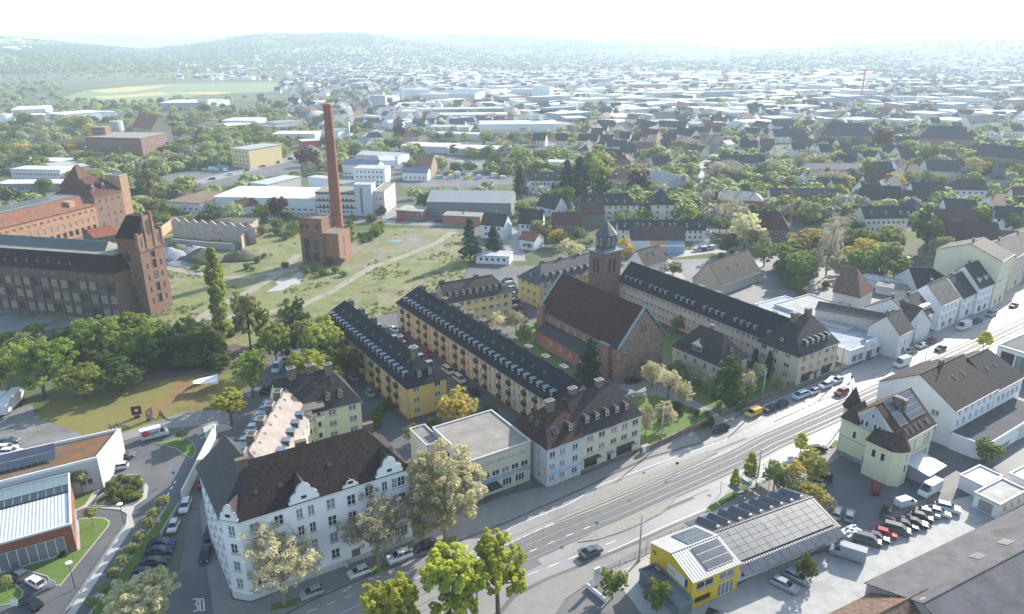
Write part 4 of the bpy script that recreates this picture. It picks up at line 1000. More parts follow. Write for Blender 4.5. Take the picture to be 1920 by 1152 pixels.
q = MB(); cxx, cyy = TW/2, TD/2; oc = [(cxx+cos(pi/8+i*pi/4)*(TW/2+.1), cyy+sin(pi/8+i*pi/4)*(TD/2+.1), HT+5.5) for i in range(8)]
for i in range(8): q.face([oc[i], oc[(i+1)%8], (cxx,cyy,HT+10.2)], slateroof)
q.face(oc[::-1], slateroof); q.build('spire', tw, (.085,.095,.11))
q = MB(); q.tube((cxx,cyy,HT+10.1),(cxx,cyy,HT+11.8),.06,.04,dark,5); q.tube((cxx,cyy,HT+10.4),(cxx,cyy,HT+10.75),.22,.22,dark,8); q.box(cxx-.4,cxx+.4,cyy-.03,cyy+.03,HT+11.2,HT+11.3,dark); q.build('finial', tw)
for (x, y, a_) in ((TW*.36,0,0),(TW*.62,0,0),(0,TD*.36,-pi/2),(0,TD*.62,-pi/2)):
    f, p1, p2, _, _ = win_mesh(.95, 5.0, 'dark'); o_ = mk('belfry_opening', f, tw, None, (x-(.08 if a_ else 0), y-(.08 if not a_ else 0), HT-7.2), a_); mk('louvre', p1, o_)
for (x, y, a_) in ((TW*.36,m_-.05,0),(TW*.64,m_-.05,0),(m_-.05,TD*.36,-pi/2),(m_-.05,TD*.64,-pi/2)): mk('window', flat_win(.8, 2.4), tw, None, (x, y, HT+2.2), a_)
FOOT.append(((cx,cy), tang, TW, TD, 30))

# ------------------------------------------------------------------ white corner building (bottom left)
h = 15.3; p0 = Vector(P(415,974,h)); p1 = Vector(P(447,979,h)); p2 = Vector(P(766,879,h)); p5 = Vector(P(392,922,h))
fd = (p2-p1).normalized(); fa = atan2(fd.y, fd.x); Lw = (p2-p1).length
wb = B('corner_building', 'white four storey corner building with curved gables and dark tiled roof', 'apartment house', (p1.x,p1.y,0), None, ang=degrees(fa) if False else fa*180/pi/(180/pi), L=Lw, W=11.5, h=h, rh=6.5, wall=(.66,.67,.69), roofc=(.05,.038,.034)) if False else None
def loc2(v): 
    d = v-p1; return (d.x*cos(fa)+d.y*sin(fa), -d.x*sin(fa)+d.y*cos(fa))
wt_ = thing('corner_building', 'white four storey corner building with curved gables and dark tiled roof', 'apartment house', (p1.x,p1.y,0), fa)
class WB(B):
    def __init__(s): pass
wb = WB(); wb.t = wt_; wb.w = MB(); wb.wst = MB(); wb.nwin = 0; wb.far = False; wb.op = {}; wb.wm = plaster; wb.rm = tileroof; wb.rc = (.05,.038,.034); wb.wallc = (.68,.69,.71); wb.ins = (4,4); wb.h = h; wb.rh = 6.3; wb.W = 13; wb.L = Lw
q0, q5 = loc2(p0), loc2(p5); DW = 12.5
left_ang = atan2(q0[1]-q5[1], q0[0]-q5[0]); left_len = hypot(q0[0]-q5[0], q0[1]-q5[1])+9
q5 = (q0[0]-cos(left_ang)*left_len, q0[1]-sin(left_ang)*left_len)
cl_ang = atan2(-q0[1], -q0[0]); cl_len = hypot(*q0)
SD = {'front': (0,0,0,Lw), 'chamfer': (q0[0],q0[1],cl_ang,cl_len), 'left': (q5[0],q5[1],left_ang,left_len), 'right': (Lw,0,pi/2,DW)}
wb.side = lambda k: SD[k]
FOOT.append(((p1.x,p1.y), fa, Lw, DW, 20)); FOOT.append(((p1.x-4,p1.y), fa, 12, 16, 20))
xs = [2.6,6.9,10.4,12.2,15.6,19.3,23.2]; colx = [2.2, 6.5, 10.6, 12.4, 15.9, 19.6, 23.0, 26.6]
wide = [2.0, 6.0, 15.0, 18.6, 22.2, 27.0+0]
for r_ in range(4):
    z = 2.3+r_*3.35
    for x in (2.2,6.0): wb.opening('front', x, z, 1.5, 1.9, 'win2t')
    for x in (9.3,11.2): wb.opening('front', x, z, 1.1, 1.9, 'win2t')
    wb.opening('front', 14.5, z, 1.5, 1.9, 'win2t')
    if r_ > 0: wb.opening('front', 18.0, z-.6, 1.5, 2.0, 'arch')
    wb.opening('front', 21.2, z, 1.5, 1.9, 'win2t')
    for x in (24.0,25.8): 
        if x < Lw-1: wb.opening('front', x, z, 1.0, 1.9, 'win2t')
    if Lw > 28.2: wb.opening('front', Lw-1.5, z, 1.4, 1.9, 'win2t')
    wb.opening('chamfer', cl_len/2, z, 1.2, 1.9, 'win2t')
    for i in range(6): wb.opening('left', 1.8+i*2.9, z, 1.2, 1.9, 'win2t')
    for i in range(2): wb.opening('right', 3+i*4, z, 1.2, 1.9, 'win2t')
wb.opening('front', 18.0, .05, 1.5, 2.7, 'door')
for k in SD: wb.facade(k, 0, h)
back = [(Lw, DW), (q5[0]+9, q5[1]+3.5), (q5[0], q5[1])]
wb.w.face([(Lw,DW,0),(2.5,DW,0),(2.5,DW,h),(Lw,DW,h)], plaster); wb.w.face([(2.5,DW,0),(q5[0],q5[1],0),(q5[0],q5[1],h),(2.5,DW,h)], plaster)
wb.w.build('wall', wt_, wb.wallc)
wb.band(h-.35, .45, (.6,.6,.6), ('front','chamfer','left','right'), .28, 'cornice'); wb.band(.0, 1.3, (.5,.5,.49), ('front','chamfer','left'), .06, 'plinth')
RZ = h+6.4
r = MB(); R1 = (3.4, 6.6, RZ); R2 = (Lw-5.2, 6.6, RZ); R0 = (q5[0]+5.0, q5[1]-1.0, RZ-1.2); ov = .45
f0 = (-.1,-ov,h+.1); f1 = (Lw+ov,-ov,h+.1); bk1 = (Lw+ov,DW+ov,h+.1); bk0 = (3.2,DW+ov,h+.1)
r.face([f0,f1,R2,R1], tileroof); r.face([f1,bk1,R2], tileroof); r.face([bk1,bk0,R1,R2], tileroof)
r.build('roof', wt_, (.036,.026,.024))
r = MB(); l0 = (q0[0]-ov,q0[1]-.1,h+.1); l5 = (q5[0]-ov,q5[1],h+.1)
r.face([l0,f0,R1], tileroof); r.face([l5,l0,R1,R0], slateroof); r.face([bk0,(q5[0]+8,q5[1]+3,h+.1),R0,R1], slateroof); r.face([(q5[0]+8,q5[1]+3,h+.1),l5,R0], slateroof)
r.build('corner_roof', wt_, (.05,.05,.055))
# curved gables standing up over the eaves
def curved_gable(x, wdt, hh, k='front', win=True):
    x0,y0,a_,l = SD[k]; g = MB(); prof = [(-.5,0),(-.5,.18),(-.42,.25),(-.44,.38),(-.36,.5),(-.24,.56),(-.22,.7),(-.15,.86),(0,.95),(.15,.86),(.22,.7),(.24,.56),(.36,.5),(.44,.38),(.42,.25),(.5,.18),(.5,0)]
    pf = [(p*wdt, z*hh) for p, z in prof]
    for y, fl in ((-.32,1),(.05,-1)): g.face([(p,y,h-.1+z) for p, z in pf][::-fl], plaster)
    for (a1, b1), (a2, b2) in zip(pf, pf[1:]): g.face([(a1,-.32,h-.1+b1),(a2,-.32,h-.1+b2),(a2,.05,h-.1+b2),(a1,.05,h-.1+b1)], plaster)
    X, Y = x0+cos(a_)*x, y0+sin(a_)*x
    go = mk('gable', g.mesh('gable'), wt_, wb.wallc, (X,Y,0), a_)
    cp = MB()
    for (a1, b1), (a2, b2) in zip(pf[1:-1], pf[2:-1]): cp.tube((a1,-.14,h-.08+b1),(a2,-.14,h-.08+b2),.16,.16,sillm,5)
    cp.build('coping', go)
    if win: mk('window', flat_win(1.1,.8), go, None, (0,-.33,h+.7), 0)
    rr = MB(); d = hh*.78/(6.4/6.6)+1
    for sg in (-1,1): rr.face([(sg*wdt*.42,.0,h+.3),(0,.0,h+hh*.95),(0,d+.8,h+hh*.95),(sg*wdt*.42,1.0,h+.3)][::sg], slateroof)
    mk('gable_roof', rr.mesh('gable_roof'), go, (.05,.04,.038), None)
curved_gable(10.2, 4.9, 3.9); curved_gable(24.9, 4.9, 3.9); curved_gable(18.0, 3.0, 1.5); curved_gable(cl_len/2, 3.1, 3.2, 'chamfer')
wb.slope = lambda side, u, f: ((u, 6.6*f, h+.1+6.3*f), 0)
wb.chimney = lambda pts, *a_, **k_: None
q = MB()
for (x,y,zz) in ((2.6,6.2,RZ-1.5),(12.5,7.6,RZ-2),(24.3,7.4,RZ-2)): q = MB(); q.box(-.9,.9,-.4,.4,0,2.2,brickwall); q.box(-.98,.98,-.48,.48,2.2,2.32,brickwall); mk('chimney', q.mesh('chimney'), wt_, (.13,.10,.08), (x,y,zz))
for (x,f) in ((3.5,.35),(7.4,.35),(15.8,.45),(26.6,.4)):
    q = MB(); q.box(-.35,.35,0,.8,.05,.22,dark); o_ = mk('skylight', cached('hatch', q), wt_, None, (x,6.6*f,h+.15+6.3*f)); o_.rotation_euler = (atan2(6.3,6.6),0,0)
q = MB(); q.tube((19,6.6,RZ),(19,6.6,RZ+1.8),.04,.04,steel,5); q.tube((18.2,6.6,RZ+1.6),(19.8,6.6,RZ+1.6),.03,.03,steel,4); q.tube((18.4,6.6,RZ+1.2),(19.6,6.6,RZ+1.2),.03,.03,steel,4); q.build('aerial', wt_)

# ------------------------------------------------------------------ curved corner apartment house with the pale sunlit roof
b = B('apartment_block', 'cream apartment wing with sunlit pale roof and square dormers along the side street', 'apartment block', (578,784), (533,868), 9.4, ang=-93+180 if False else None, W=11, h=9.4, rh=4.4, wall=(.60,.57,.38), ins=(0,0), roofc=(.30,.26,.23), rm=feltroof) if False else None
az_ = -91.0
A_ = P(578,784,9.4); cA = (A_[0]-11.4*cos(radians(az_+90)), A_[1]-11.4*sin(radians(az_+90)))
# front = left long side (dormers on the street side)
far = (A_[0]-11.4, A_[1]+6.5)
b = B('apartment_block', 'cream apartment wing with sunlit pale roof and square dormers along the side street', 'apartment block', (far[0],far[1],0), None, ang=radians(-88.5), L=31, W=11.2, h=9.4, rh=4.6, wall=(.60,.57,.36), ins=(0,3.5), roofc=(.28,.24,.215), rm=feltroof)
b.rows('back', 3, 1.7, 2.75, 10, w=1.3); b.rows('front', 3, 1.7, 2.75, 10, w=1.3); b.fin()
b.dormer('front', [2.5+i*2.6 for i in range(10)], .14, 'flat', w=1.3); b.dormer('back', [5+i*3.6 for i in range(6)], .12, 'flat', w=1.4, c=(.09,.075,.06)); b.chimney([(5.5+i*6, -.6) for i in range(5)], 1.8, 1.5, 1.8); b.skylight('back', [4+i*3.5 for i in range(7)], .8, .5, .8)
LB0 = P(676,750,9.4)
b = B('apartment_block', 'pale yellow apartment house with rounded balconies and dark hipped roof', 'apartment house', (LB0[0]-17.2*cos(radians(30)), LB0[1]-17.2*sin(radians(30)), 0), None, ang=radians(30), L=17.2, W=12.5, h=9.4, rh=6.4, wall=(.56,.56,.34), ins=(0,4.6), roofc=(.05,.043,.042), plinth=((.17,.10,.07),1.0))
b.rows('front', 3, 1.8, 2.75, xs=[10.6,15.2], w=1.8, h=1.4); b.rows('right', 3, 1.8, 2.75, 3, w=1.4)
b.fin(); b.dormer('front', [10.2,13.0], .17, 'hip'); b.chimney([(4,0),(8.2,.3),(12.0,-.6)], 1.6, 1.2, 2.0); b.skylight('front', [8.5,12.3], .6, .6, .9)
for r_ in range(3):
    z = 1.6+r_*2.75; q = MB()
    q.loft([[(7.6+1.3*cos(pi+i*pi/8), .0+1.1*sin(pi+i*pi/8), zz) for i in range(9)] for zz in (0,1.0)], plaster, smooth=False); o_ = mk('balcony', q.mesh('balcony'), b.t, (.6,.58,.42), (0,0,z))
    mk('door', flat_win(1.0,2.1), b.t, None, (7.6,-.003,z+.1))
    mk('window', flat_win(1.3,1.4), b.t, None, (4.9,-1.62,z+.5))
q = MB(); q.prism([(1.2,.05),(2.2,-1.1),(3.6,-1.55),(5.8,-1.55),(6.1,.05)], 0, 10.6, plaster); q.build('bay', b.t, (.56,.56,.34)); q = MB(); q.prism([(.9,1.5),(2.0,-1.3),(3.5,-1.8),(8.6,-1.8),(8.9,-.1),(8.9,1.5)], 10.6, 10.85, feltroof); q.build('bay_roof', b.t, (.14,.13,.11))

# ------------------------------------------------------------------ factory ruin, left
fb = B('factory_ruin', 'long derelict dark brick factory hall with glazed roof lights and triangular dormers', 'factory', (-120,487), (214,512.5), 16.3, ang=-12.6, W=20, h=16.3, rh=4.6, wall=(.115,.072,.055), wm=brickwall, roofc=(.035,.018,.02), roof='flat')
fst = lambda r, i: (('open' if (i*7+r*3) % 4 == 0 else ('mill' if (i*5+r) % 3 == 0 else 'board')), 2.4, 2.7 if r > 0 else 2.6, 0)
nc = int(fb.L/3.55)
fb.rows('front', 3, 1.2, 4.3, nc, stf=fst, m0=.4)
for i in range(nc):
    u = .4+(fb.L-.8)/nc*(i+.5)
    for d in (-.75,-.25,.25,.75): fb.opening('front', u+d, 13.9, .38, 1.1, 'board')
fb.far = False; fb.roofk = 'none'
for k in ('front','right','back','left'): fb.facade(k, 0, 16.3)
q = MB(); L, W = fb.L, fb.W
for i in range(nc+1): u = .4+(L-.8)/nc*i; q.box(u-.28, u+.28, -.35, -.003, 0, 13.2, brickwall)
q.build('pilaster', fb.t, (.13,.08,.06)); fb.w.build('wall', fb.t, fb.wallc)
r = MB(); r.loft([[(-.4,-.5,16.1),(L+.3,-.5,16.1),(L+.3,W+.4,16.1),(-.4,W+.4,16.1)],[(-.4,-.5,16.35),(L+.3,-.5,16.35),(L+.3,W+.4,16.35),(-.4,W+.4,16.35)],[(0,3.6,20.9),(L-2.5,3.6,20.9),(L-2.5,W-3.6,20.9),(0,W-3.6,20.9)]], tileroof, smooth=False); r.build('mansard_roof', fb.t, fb.rc)
r = MB(); r.box(-.2, L-2.2, 3.4, W-3.4, 20.88, 21.1, feltroof); r.build('flat_roof', fb.t, (.22,.20,.175))
q = MB(); 
q.loft([[(0,6.5,21.1),(L-8,6.5,21.1),(L-8,13.5,21.1),(0,13.5,21.1)],[(0,9.9,23.6),(L-9,9.9,23.6),(L-9,10.1,23.6),(0,10.1,23.6)]], lightpane := mat('old_roof_glass', base=(.07,.085,.075), rough=.35, noise=.4, nscale=.3, tex='wave', uvs=(.6,1)), smooth=False); q.build('roof_light', fb.t)
for i in range(int(L/4.2)):
    q = MB(); q.loft([[(-.75,0,0),(.75,0,0),(0,0,1.9)],[(-.02,3,1.85),(.02,3,1.85),(0,3,1.9)]], slateroof, smooth=False); q.face([(-.4,-.02,.15),(.4,-.02,.15),(0,-.02,1.2)], boarded)
    mk('dormer', cached('tri', q), fb.t, (.05,.03,.03), (2.6+i*4.2, .75, 17.6))
    if i > 11: break
# tower
h = 21.6; a_ = P(262,474,h); b_ = P(297,459,h); c_ = P(220,470,h)
ta = atan2(a_[1]-c_[1], a_[0]-c_[0]); TL = hypot(a_[0]-c_[0], a_[1]-c_[1]); TD = 10.3
ft = B('factory_tower', 'red brick stair tower of the derelict factory with stepped gable on top', 'tower', (c_[0],c_[1],0), None, ang=ta, L=TL, W=TD, h=h, rh=0, roof='none', wall=(.155,.07,.05), wm=brickwall)
for z in (3,7,11,15):
    ft.opening('front', TL*.42, z, 1.8, 2.8, 'mill' if z % 2 else 'open')
    ft.opening('right', TD*.5, z, 2.0, 3.0, 'open' if z != 11 else 'mill')
    for d in (-3,3): ft.opening('right', TD*.5+d, z+.4, .6, 1.8, 'open')
ft.opening('right', TD*.5, 18.6, 2.2, 2.2, 'open'); ft.opening('front', TL*.42, 18.4, 2, 2.4, 'open')
for k in ('front','right','back','left'): ft.facade(k, 0, h)
ft.w.build('wall', ft.t, (.16,.09,.068))
q = MB(); q.box(-.4,TL+.4,-.4,TD+.4,h,h+.4,brickwall); q.build('cornice', ft.t, (.2,.1,.075))
q = MB(); q.box(.2,TL-.2,.2,TD-.2,h+.4,h+4.2,brickwall); q.build('attic', ft.t, (.155,.07,.05))
q = MB(); q.loft([[(-.1,-.1,h+4.2),(TL+.0,-.1,h+4.2),(TL+.0,TD+.1,h+4.2),(-.1,TD+.1,h+4.2)],[(TL*.35,TD*.3,h+11.2),(TL*.98,TD*.3,h+11.2),(TL*.98,TD*.7,h+11.2),(TL*.35,TD*.7,h+11.2)]], tileroof, smooth=False); q.build('roof', ft.t, (.04,.017,.018))
q = MB(); pts = [(0,0),(0,4.8),(2.4,5.6),(2.4,8.4),(3.4,9.6),(3.4,10.8),(6.9,10.8),(6.9,9.6),(7.9,8.4),(7.9,5.6),(TD,4.8),(TD,0)]
for x, f in ((TL-.5,-1),(TL+.15,1)): q.face([(x,y,h+.4+z) for y, z in pts][::f*-1], brickwall)
for (y1,z1),(y2,z2) in zip(pts, pts[1:]): q.face([(TL-.5,y1,h+.4+z1),(TL-.5,y2,h+.4+z2),(TL+.15,y2,h+.4+z2),(TL+.15,y1,h+.4+z1)], brickwall)
for y, z in ((0,4.8),(3.4,10.8),(6.9,10.8),(TD,4.8)): q.box(TL-.7,TL+.4,y-.35,y+.35,h,h+.4+z+1.0,brickwall)
q.build('stepped_gable', ft.t, (.20,.115,.085))
q = MB()
for y, z, hh in ((5.15,4.2,5.5),(4.3,5,4.5),(6.0,5,4.5),(1.4,1.5,2.6),(8.9,1.5,2.6),(2.9,3,4),(7.4,3,4)): q.box(TL+.14,TL+.2,y-.28,y+.28,h+z,h+z+hh,dark)
q.build('blind_niche', ft.t)
# orange roofed wing behind
fw = B('factory_ruin', 'derelict brick factory wing with long orange tiled roof and arched windows', 'factory', (-60,441), (178,383), 13, ang=None, W=24, h=12.6, rh=5.5, wall=(.34,.19,.12), wm=brickwall, roofc=(.21,.10,.065), roof='none')
n_ = int(fw.L/3.4)
fw.rows('front', 1, 5.2, 4, n_, w=1.7, h=2.3, st='board'); fw.rows('front', 1, 1.0, 4, n_, w=2.0, h=2.6, st='open')
for i in range(n_):
    for d in (-.6,0,.6): fw.opening('front', 1+(fw.L-2)/n_*(i+.5)+d, 9.7, .42, 1.2, 'board' if i % 3 else 'open')
for k in ('front','right','back','left'): fw.facade(k, 0, 12.6)
fw.w.build('wall', fw.t, fw.wallc); L, W = fw.L, fw.W
r = MB(); r.loft([[(-.3,-.4,12.4),(L+.3,-.4,12.4),(L+.3,W+.4,12.4),(-.3,W+.4,12.4)],[(-.3,-.4,12.65),(L+.3,-.4,12.65),(L+.3,W+.4,12.65),(-.3,W+.4,12.65)],[(-.3,6.2,17),(L-1,6.2,17),(L-1,W-6.2,17),(-.3,W-6.2,17)]], tileroof, smooth=False); r.build('roof', fw.t, fw.rc)
r = MB(); r.box(0,L-1.5,6,W-6,17.02,17.3,feltroof); r.build('flat_roof', fw.t, (.14,.145,.14)); r = MB(); r.loft([[(0,9.5,17.3),(L-14,9.5,17.3),(L-14,15.5,17.3),(0,15.5,17.3)],[(0,12.4,18.6),(L-14,12.4,18.6),(L-14,12.6,18.6),(0,12.6,18.6)]], lightpane, smooth=False); r.build('roof_light', fw.t)
q = MB(); q.box(-1.6,1.6,0,4,0,3.4,plaster); mk('dormer', q.mesh('dormer'), fw.t, (.42,.22,.13), (fw.L*.82,1.2,12.9))
E = (fw.A[0]+cos(fw.ang)*fw.L, fw.A[1]+sin(fw.ang)*fw.L)
f2 = B('factory_ruin', 'tall red roofed end section of the brick factory wing with two dormers', 'factory', (E[0],E[1],0), None, ang=fw.ang, L=17, W=24, h=16.5, rh=7, wall=(.21,.115,.08), wm=brickwall, roofc=(.11,.05,.038), ins=(6,2), roof='gable')
f2.rows('front', 4, 1.5, 3.7, 4, w=1.5, h=2.0, st='mill'); f2.fin(); f2.dormer('front', [4,10], .3, 'gable', w=1.8, hh=2.2)
E2 = (E[0]+cos(fw.ang)*17, E[1]+sin(fw.ang)*17)
f3 = B('factory_tower', 'slim ochre brick end tower of the orange roofed factory wing', 'tower', (E2[0],E2[1],0), None, ang=fw.ang, L=5, W=9, h=23.5, rh=0, wall=(.36,.22,.14), wm=brickwall, roof='flat', roofc=(.1,.1,.1), rm=feltroof); f3.rows('right', 4, 3, 5, 1, w=1.1, h=2, st='open'); f3.fin()
f4 = B('factory_hall', 'red tiled pyramid roof block standing behind the orange roofed factory wing', 'factory', (152,350), (178,346), 18, L=12, W=13, h=18, rh=9.5, ang=75.0, wall=(.2,.10,.07), wm=brickwall, roofc=(.13,.06,.045), ins=(5,5)); f4.fin()

# boiler house and chimney
b = B('boiler_house', 'tall roofless looking red brick boiler house with high broken windows at the chimney foot', 'boiler house', (568,494), (608,498), 0, ang=-14, W=6.5, h=18.8, rh=0, roof='flat', wall=(.19,.09,.06), wm=brickwall, roofc=(.16,.15,.12), rm=feltroof); b.parc = (.25,.13,.09)
for x in (2.7,6.6): b.opening('front', x, 1.2, 2.4, 4.2, 'open'); b.opening('front', x, 5.9, 2.4, 4.8, 'mill' if x > 3 else 'open')
for x in (1.4,3.5,5.7,7.9): b.opening('front', x, 14.6, .9, 2.0, 'mill' if x == 5.7 else 'open')
b.fin(); L9 = b.L
b2 = B('boiler_house', 'lower red brick annex of the boiler house with one tall slit window', 'boiler house', (605,499), (632,490), 0, ang=62, L=6.5, W=7, h=12.8, rh=0, roof='flat', wall=(.25,.12,.08), wm=brickwall, roofc=(.16,.15,.12), rm=feltroof) if False else None
c_ = cos(b.ang); s_ = sin(b.ang); A2 = (b.A[0]+c_*L9-s_*1.0, b.A[1]+s_*L9+c_*1.0)
b2 = B('boiler_annex', 'lower red brick annex of the boiler house with one tall slit window', 'boiler house', (A2[0]+.02,A2[1],0), None, ang=b.ang, L=6.4, W=10.5, h=12.8, rh=0, roof='flat', wall=(.25,.12,.08), wm=brickwall, roofc=(.16,.15,.12), rm=feltroof); b2.parc = (.3,.16,.1)
b2.opening('right', 4.0, 2.5, 1.6, 8.8, 'mill'); b2.fin()
x, y = P(637, 476); ct = thing('factory_chimney', 'very tall tapering red brick factory chimney behind the boiler house', 'chimney', (x,y,0))
q = MB(); rings = []
for i in range(25): z = 62.0*i/24; r_ = 2.75-1.05*i/24; rings.append([(cos(2*pi*j/20)*r_, sin(2*pi*j/20)*r_, z) for j in range(20)])
q.loft(rings, soot); q.build('shaft', ct); q = MB(); q.loft([[(cos(2*pi*j/20)*r_, sin(2*pi*j/20)*r_, z) for j in range(20)] for r_, z in ((1.72,60.6),(1.86,60.9),(1.86,61.9),(1.6,62.1),(1.3,62.1),(1.3,61))], soot); q.build('rim', ct)
q = MB(); [q.tube((cos(a)*(r_+.04),sin(a)*(r_+.04),z),(cos(a+.3)*(r_+.04),sin(a+.3)*(r_+.04),z),.06,.06,dark,4) for z, r_ in ((k*6+5,2.75-1.05*(k*6+5)/62) for k in range(9)) for a in [i*.314 for i in range(20)]]; q.build('iron_band', ct)

# ruined shed walls with saw tooth gables, rubble heaps
def wall_run(name, label, pts, h, th, m, c, teeth=0, cat='wall', z=0):
    w_ = [Vector(P(*p)) for p in pts]; o = thing(name, label, cat, (w_[0].x, w_[0].y, z)); q = MB()
    for a, b in zip(w_, w_[1:]):
        d = (b-a); l = d.length; an = atan2(d.y, d.x); bb = MB()
        if teeth:
            n = max(1, round(l/teeth)); s = l/n
            for i in range(n):
                f = [(i*s,0),((i+1)*s,0),((i+1)*s,h),((i+.5)*s,h+1.7),(i*s,h)]
                bb.face([(u,0,zz) for u, zz in f], m); bb.face([(u,th,zz) for u, zz in f[::-1]], m)
                for (u1,z1),(u2,z2) in zip(f[2:],f[3:]): bb.face([(u1,0,z1),(u2,0,z2),(u2,th,z2),(u1,th,z1)], m)
        else: bb.box(0,l,0,th,0,h,m)
        q.add(bb, (a.x-w_[0].x, a.y-w_[0].y, 0), an)
    q.build('masonry', o, c); return o
wall_run('ruined_wall', 'roofless white washed brick wall with zigzag top at the rubble heaps', [(325,444),(480,458)], 7.5, .6, brickwall, (.40,.34,.30), 5)
wall_run('ruined_wall', 'crumbling yellow brick wall beside the zigzag wall', [(290,455),(330,425),(375,418)], 4.5, .6, brickwall, (.34,.25,.16))
wall_run('ruined_wall', 'broken return wall at the right end of the zigzag wall', [(455,468),(478,440),(486,432)], 5.5, .6, brickwall, (.30,.22,.17))
wall_run('ruined_wall', 'low broken wall with dark openings in front of the zigzag wall', [(322,460),(380,466),(440,470)], 3.0, .6, concrete, (.3,.3,.3))
b = B('ruined_shed', 'collapsed shed with torn orange roof panels behind the factory tower', 'shed', (176,448), (222,440), 4, W=14, h=4.5, rh=2.5, wall=(.14,.10,.08), wm=brickwall, roofc=(.25,.08,.045), ins=(0,0)); b.fin()
def heap(px, py, r, h, m, label, name='rubble_heap'):
    x, y = P(px, py); rs = np.random.RandomState(int(px)); q = MB(); rings = []
    for k in range(7):
        t = k/6; rr = r*(1-t)**.8; rings.append([(cos(2*pi*j/18)*rr*(1+rs.uniform(-.13,.13))*1.3, sin(2*pi*j/18)*rr*(1+rs.uniform(-.13,.13)), h*t+rs.uniform(-.1,.1)*h*(k>0)) for j in range(18)])
    q.loft(rings, m); o = q.mesh(name); mk(name, o, None, None, (x,y,0), 0, label, 'heap', 'rubble heaps by the ruined walls')
heap(314,482,8,4.2,rubble,'pale blue grey rubble heap nearest the factory tower'); heap(330,474,7,4.5,rubble2,'brown earth heap behind the pale rubble heap'); heap(380,488,8,5,rubble2,'dark earth heap in the middle below the zigzag wall')
heap(362,474,8,3,rubble,'grey rubble heap under the middle of the zigzag wall'); heap(452,484,7,4,rubble2,'dark earth heap furthest right by the broken return wall'); heap(345,494,6,1.2,rubble,'flat spread of white rubble in front of the heaps')
# ------------------------------------------------------------------ yellow workshop with the white ribbed roof
def text(s, size, m, parent, loc, rot, name='lettering', depth_=.02, align='CENTER'):
    c = bpy.data.curves.new(name, 'FONT'); c.body = s; c.size = size; c.extrude = depth_; c.align_x = align; c.materials.append(m)
    o = bpy.data.objects.new(name, c); me = bpy.data.meshes.new_from_object(o); bpy.data.objects.remove(o); me.name = name
    o = mk(name, me, parent, None, loc); o.rotation_euler = rot; return o
def flatmat(n, c): return mat(n, base=c, rough=.6)
black = flatmat('black_lettering', (.01,.01,.01)); orange = flatmat('orange_lettering', (.6,.2,.02)); blue = flatmat('blue_sign', (.03,.22,.55)); redp = flatmat('red_sign', (.45,.02,.03)); green = flatmat('green_sign', (.10,.35,.08))
hk = 5.6
b = B('workshop', 'bright yellow workshop with white ribbed roof and solar panels by the street', 'workshop', (1300,1090), (1389,1055), hk, ang=27.5, W=10.6, h=hk, rh=1.6, wall=(.62,.42,.012), wm=metalwall, rm=ribroof, roofc=(.40,.395,.38), over=.25)
b.opening('front', 2.6, 3.4, 3.6, 1.4, 'strip'); b.opening('front', 7.2, 3.4, 3.2, 1.4, 'strip'); b.opening('front', 2.4, .6, 3.4, 1.3, 'shop'); b.opening('front', 7.2, .1, 3.4, 2.5, 'win4'); b.opening('left', 8.9, 3.0, 1.1, 1.8, 'win1')
b.fin(); b.band(hk-.35, .3, (.62,.42,.012), ('front',), .3, 'fascia'); b.solar('front', 3.4, 9.0, .12, .92, 3); b.solar('back', .6, 6.0, .1, .9, 3)
text('KAS', .9, orange, b.t, (-.06, 4.9, 3.6), (pi/2,0,-pi/2)); q = MB(); q.box(-.05,-.004,1.8,6.0,2.9,4.7,white); q.build('sign_board', b.t)
text('96', .9, black, b.t, (-.06, 9.5, 4.0), (pi/2,0,-pi/2), 'house_number')
q = MB(); 
for i in range(10): q.box(-1.0,-.05,8.0+i*.25,8.2+i*.25,2.7-i*.27,2.76-i*.27,steel)
q.box(-1.05,-.95,7.6,10.4,3.4,3.46,steel); q.box(-1.05,-.05,6.9,8.1,2.75,2.85,steel); q.build('fire_stairs', b.t)
kfz = b
cb = B('container', 'dark blue grey container against the yellow workshop wall', 'container', (1243,1126), (1262,1114), 0, ang=-60.0, L=3.2, W=3.4, h=2.5, rh=0, roof='flat', wall=(.07,.09,.11), wm=metalwall, rm=ribroof, roofc=(.06,.075,.09)); cb.parc = (.08,.1,.12)
cb.t.location = (*[b.A[i]+(-3.9, 0)[i]*0 for i in (0,1)], 0)
ux, uy = cos(b.ang), sin(b.ang); loc = lambda x, y: (b.A[0]+ux*x-uy*y, b.A[1]+uy*x+ux*y)
cb.t.location = (*loc(-3.7, 5.2), 0); cb.t.rotation_euler = (0,0,b.ang); cb.fin()
cb = B('container', 'long low grey container in front of the yellow workshop wall', 'container', (*loc(-3.0,-.6),0), None, ang=b.ang, L=2.7, W=5.6, h=2.1, rh=0, roof='flat', wall=(.12,.15,.16), wm=metalwall, rm=ribroof, roofc=(.17,.2,.21)); cb.parc = (.15,.18,.19); cb.fin()
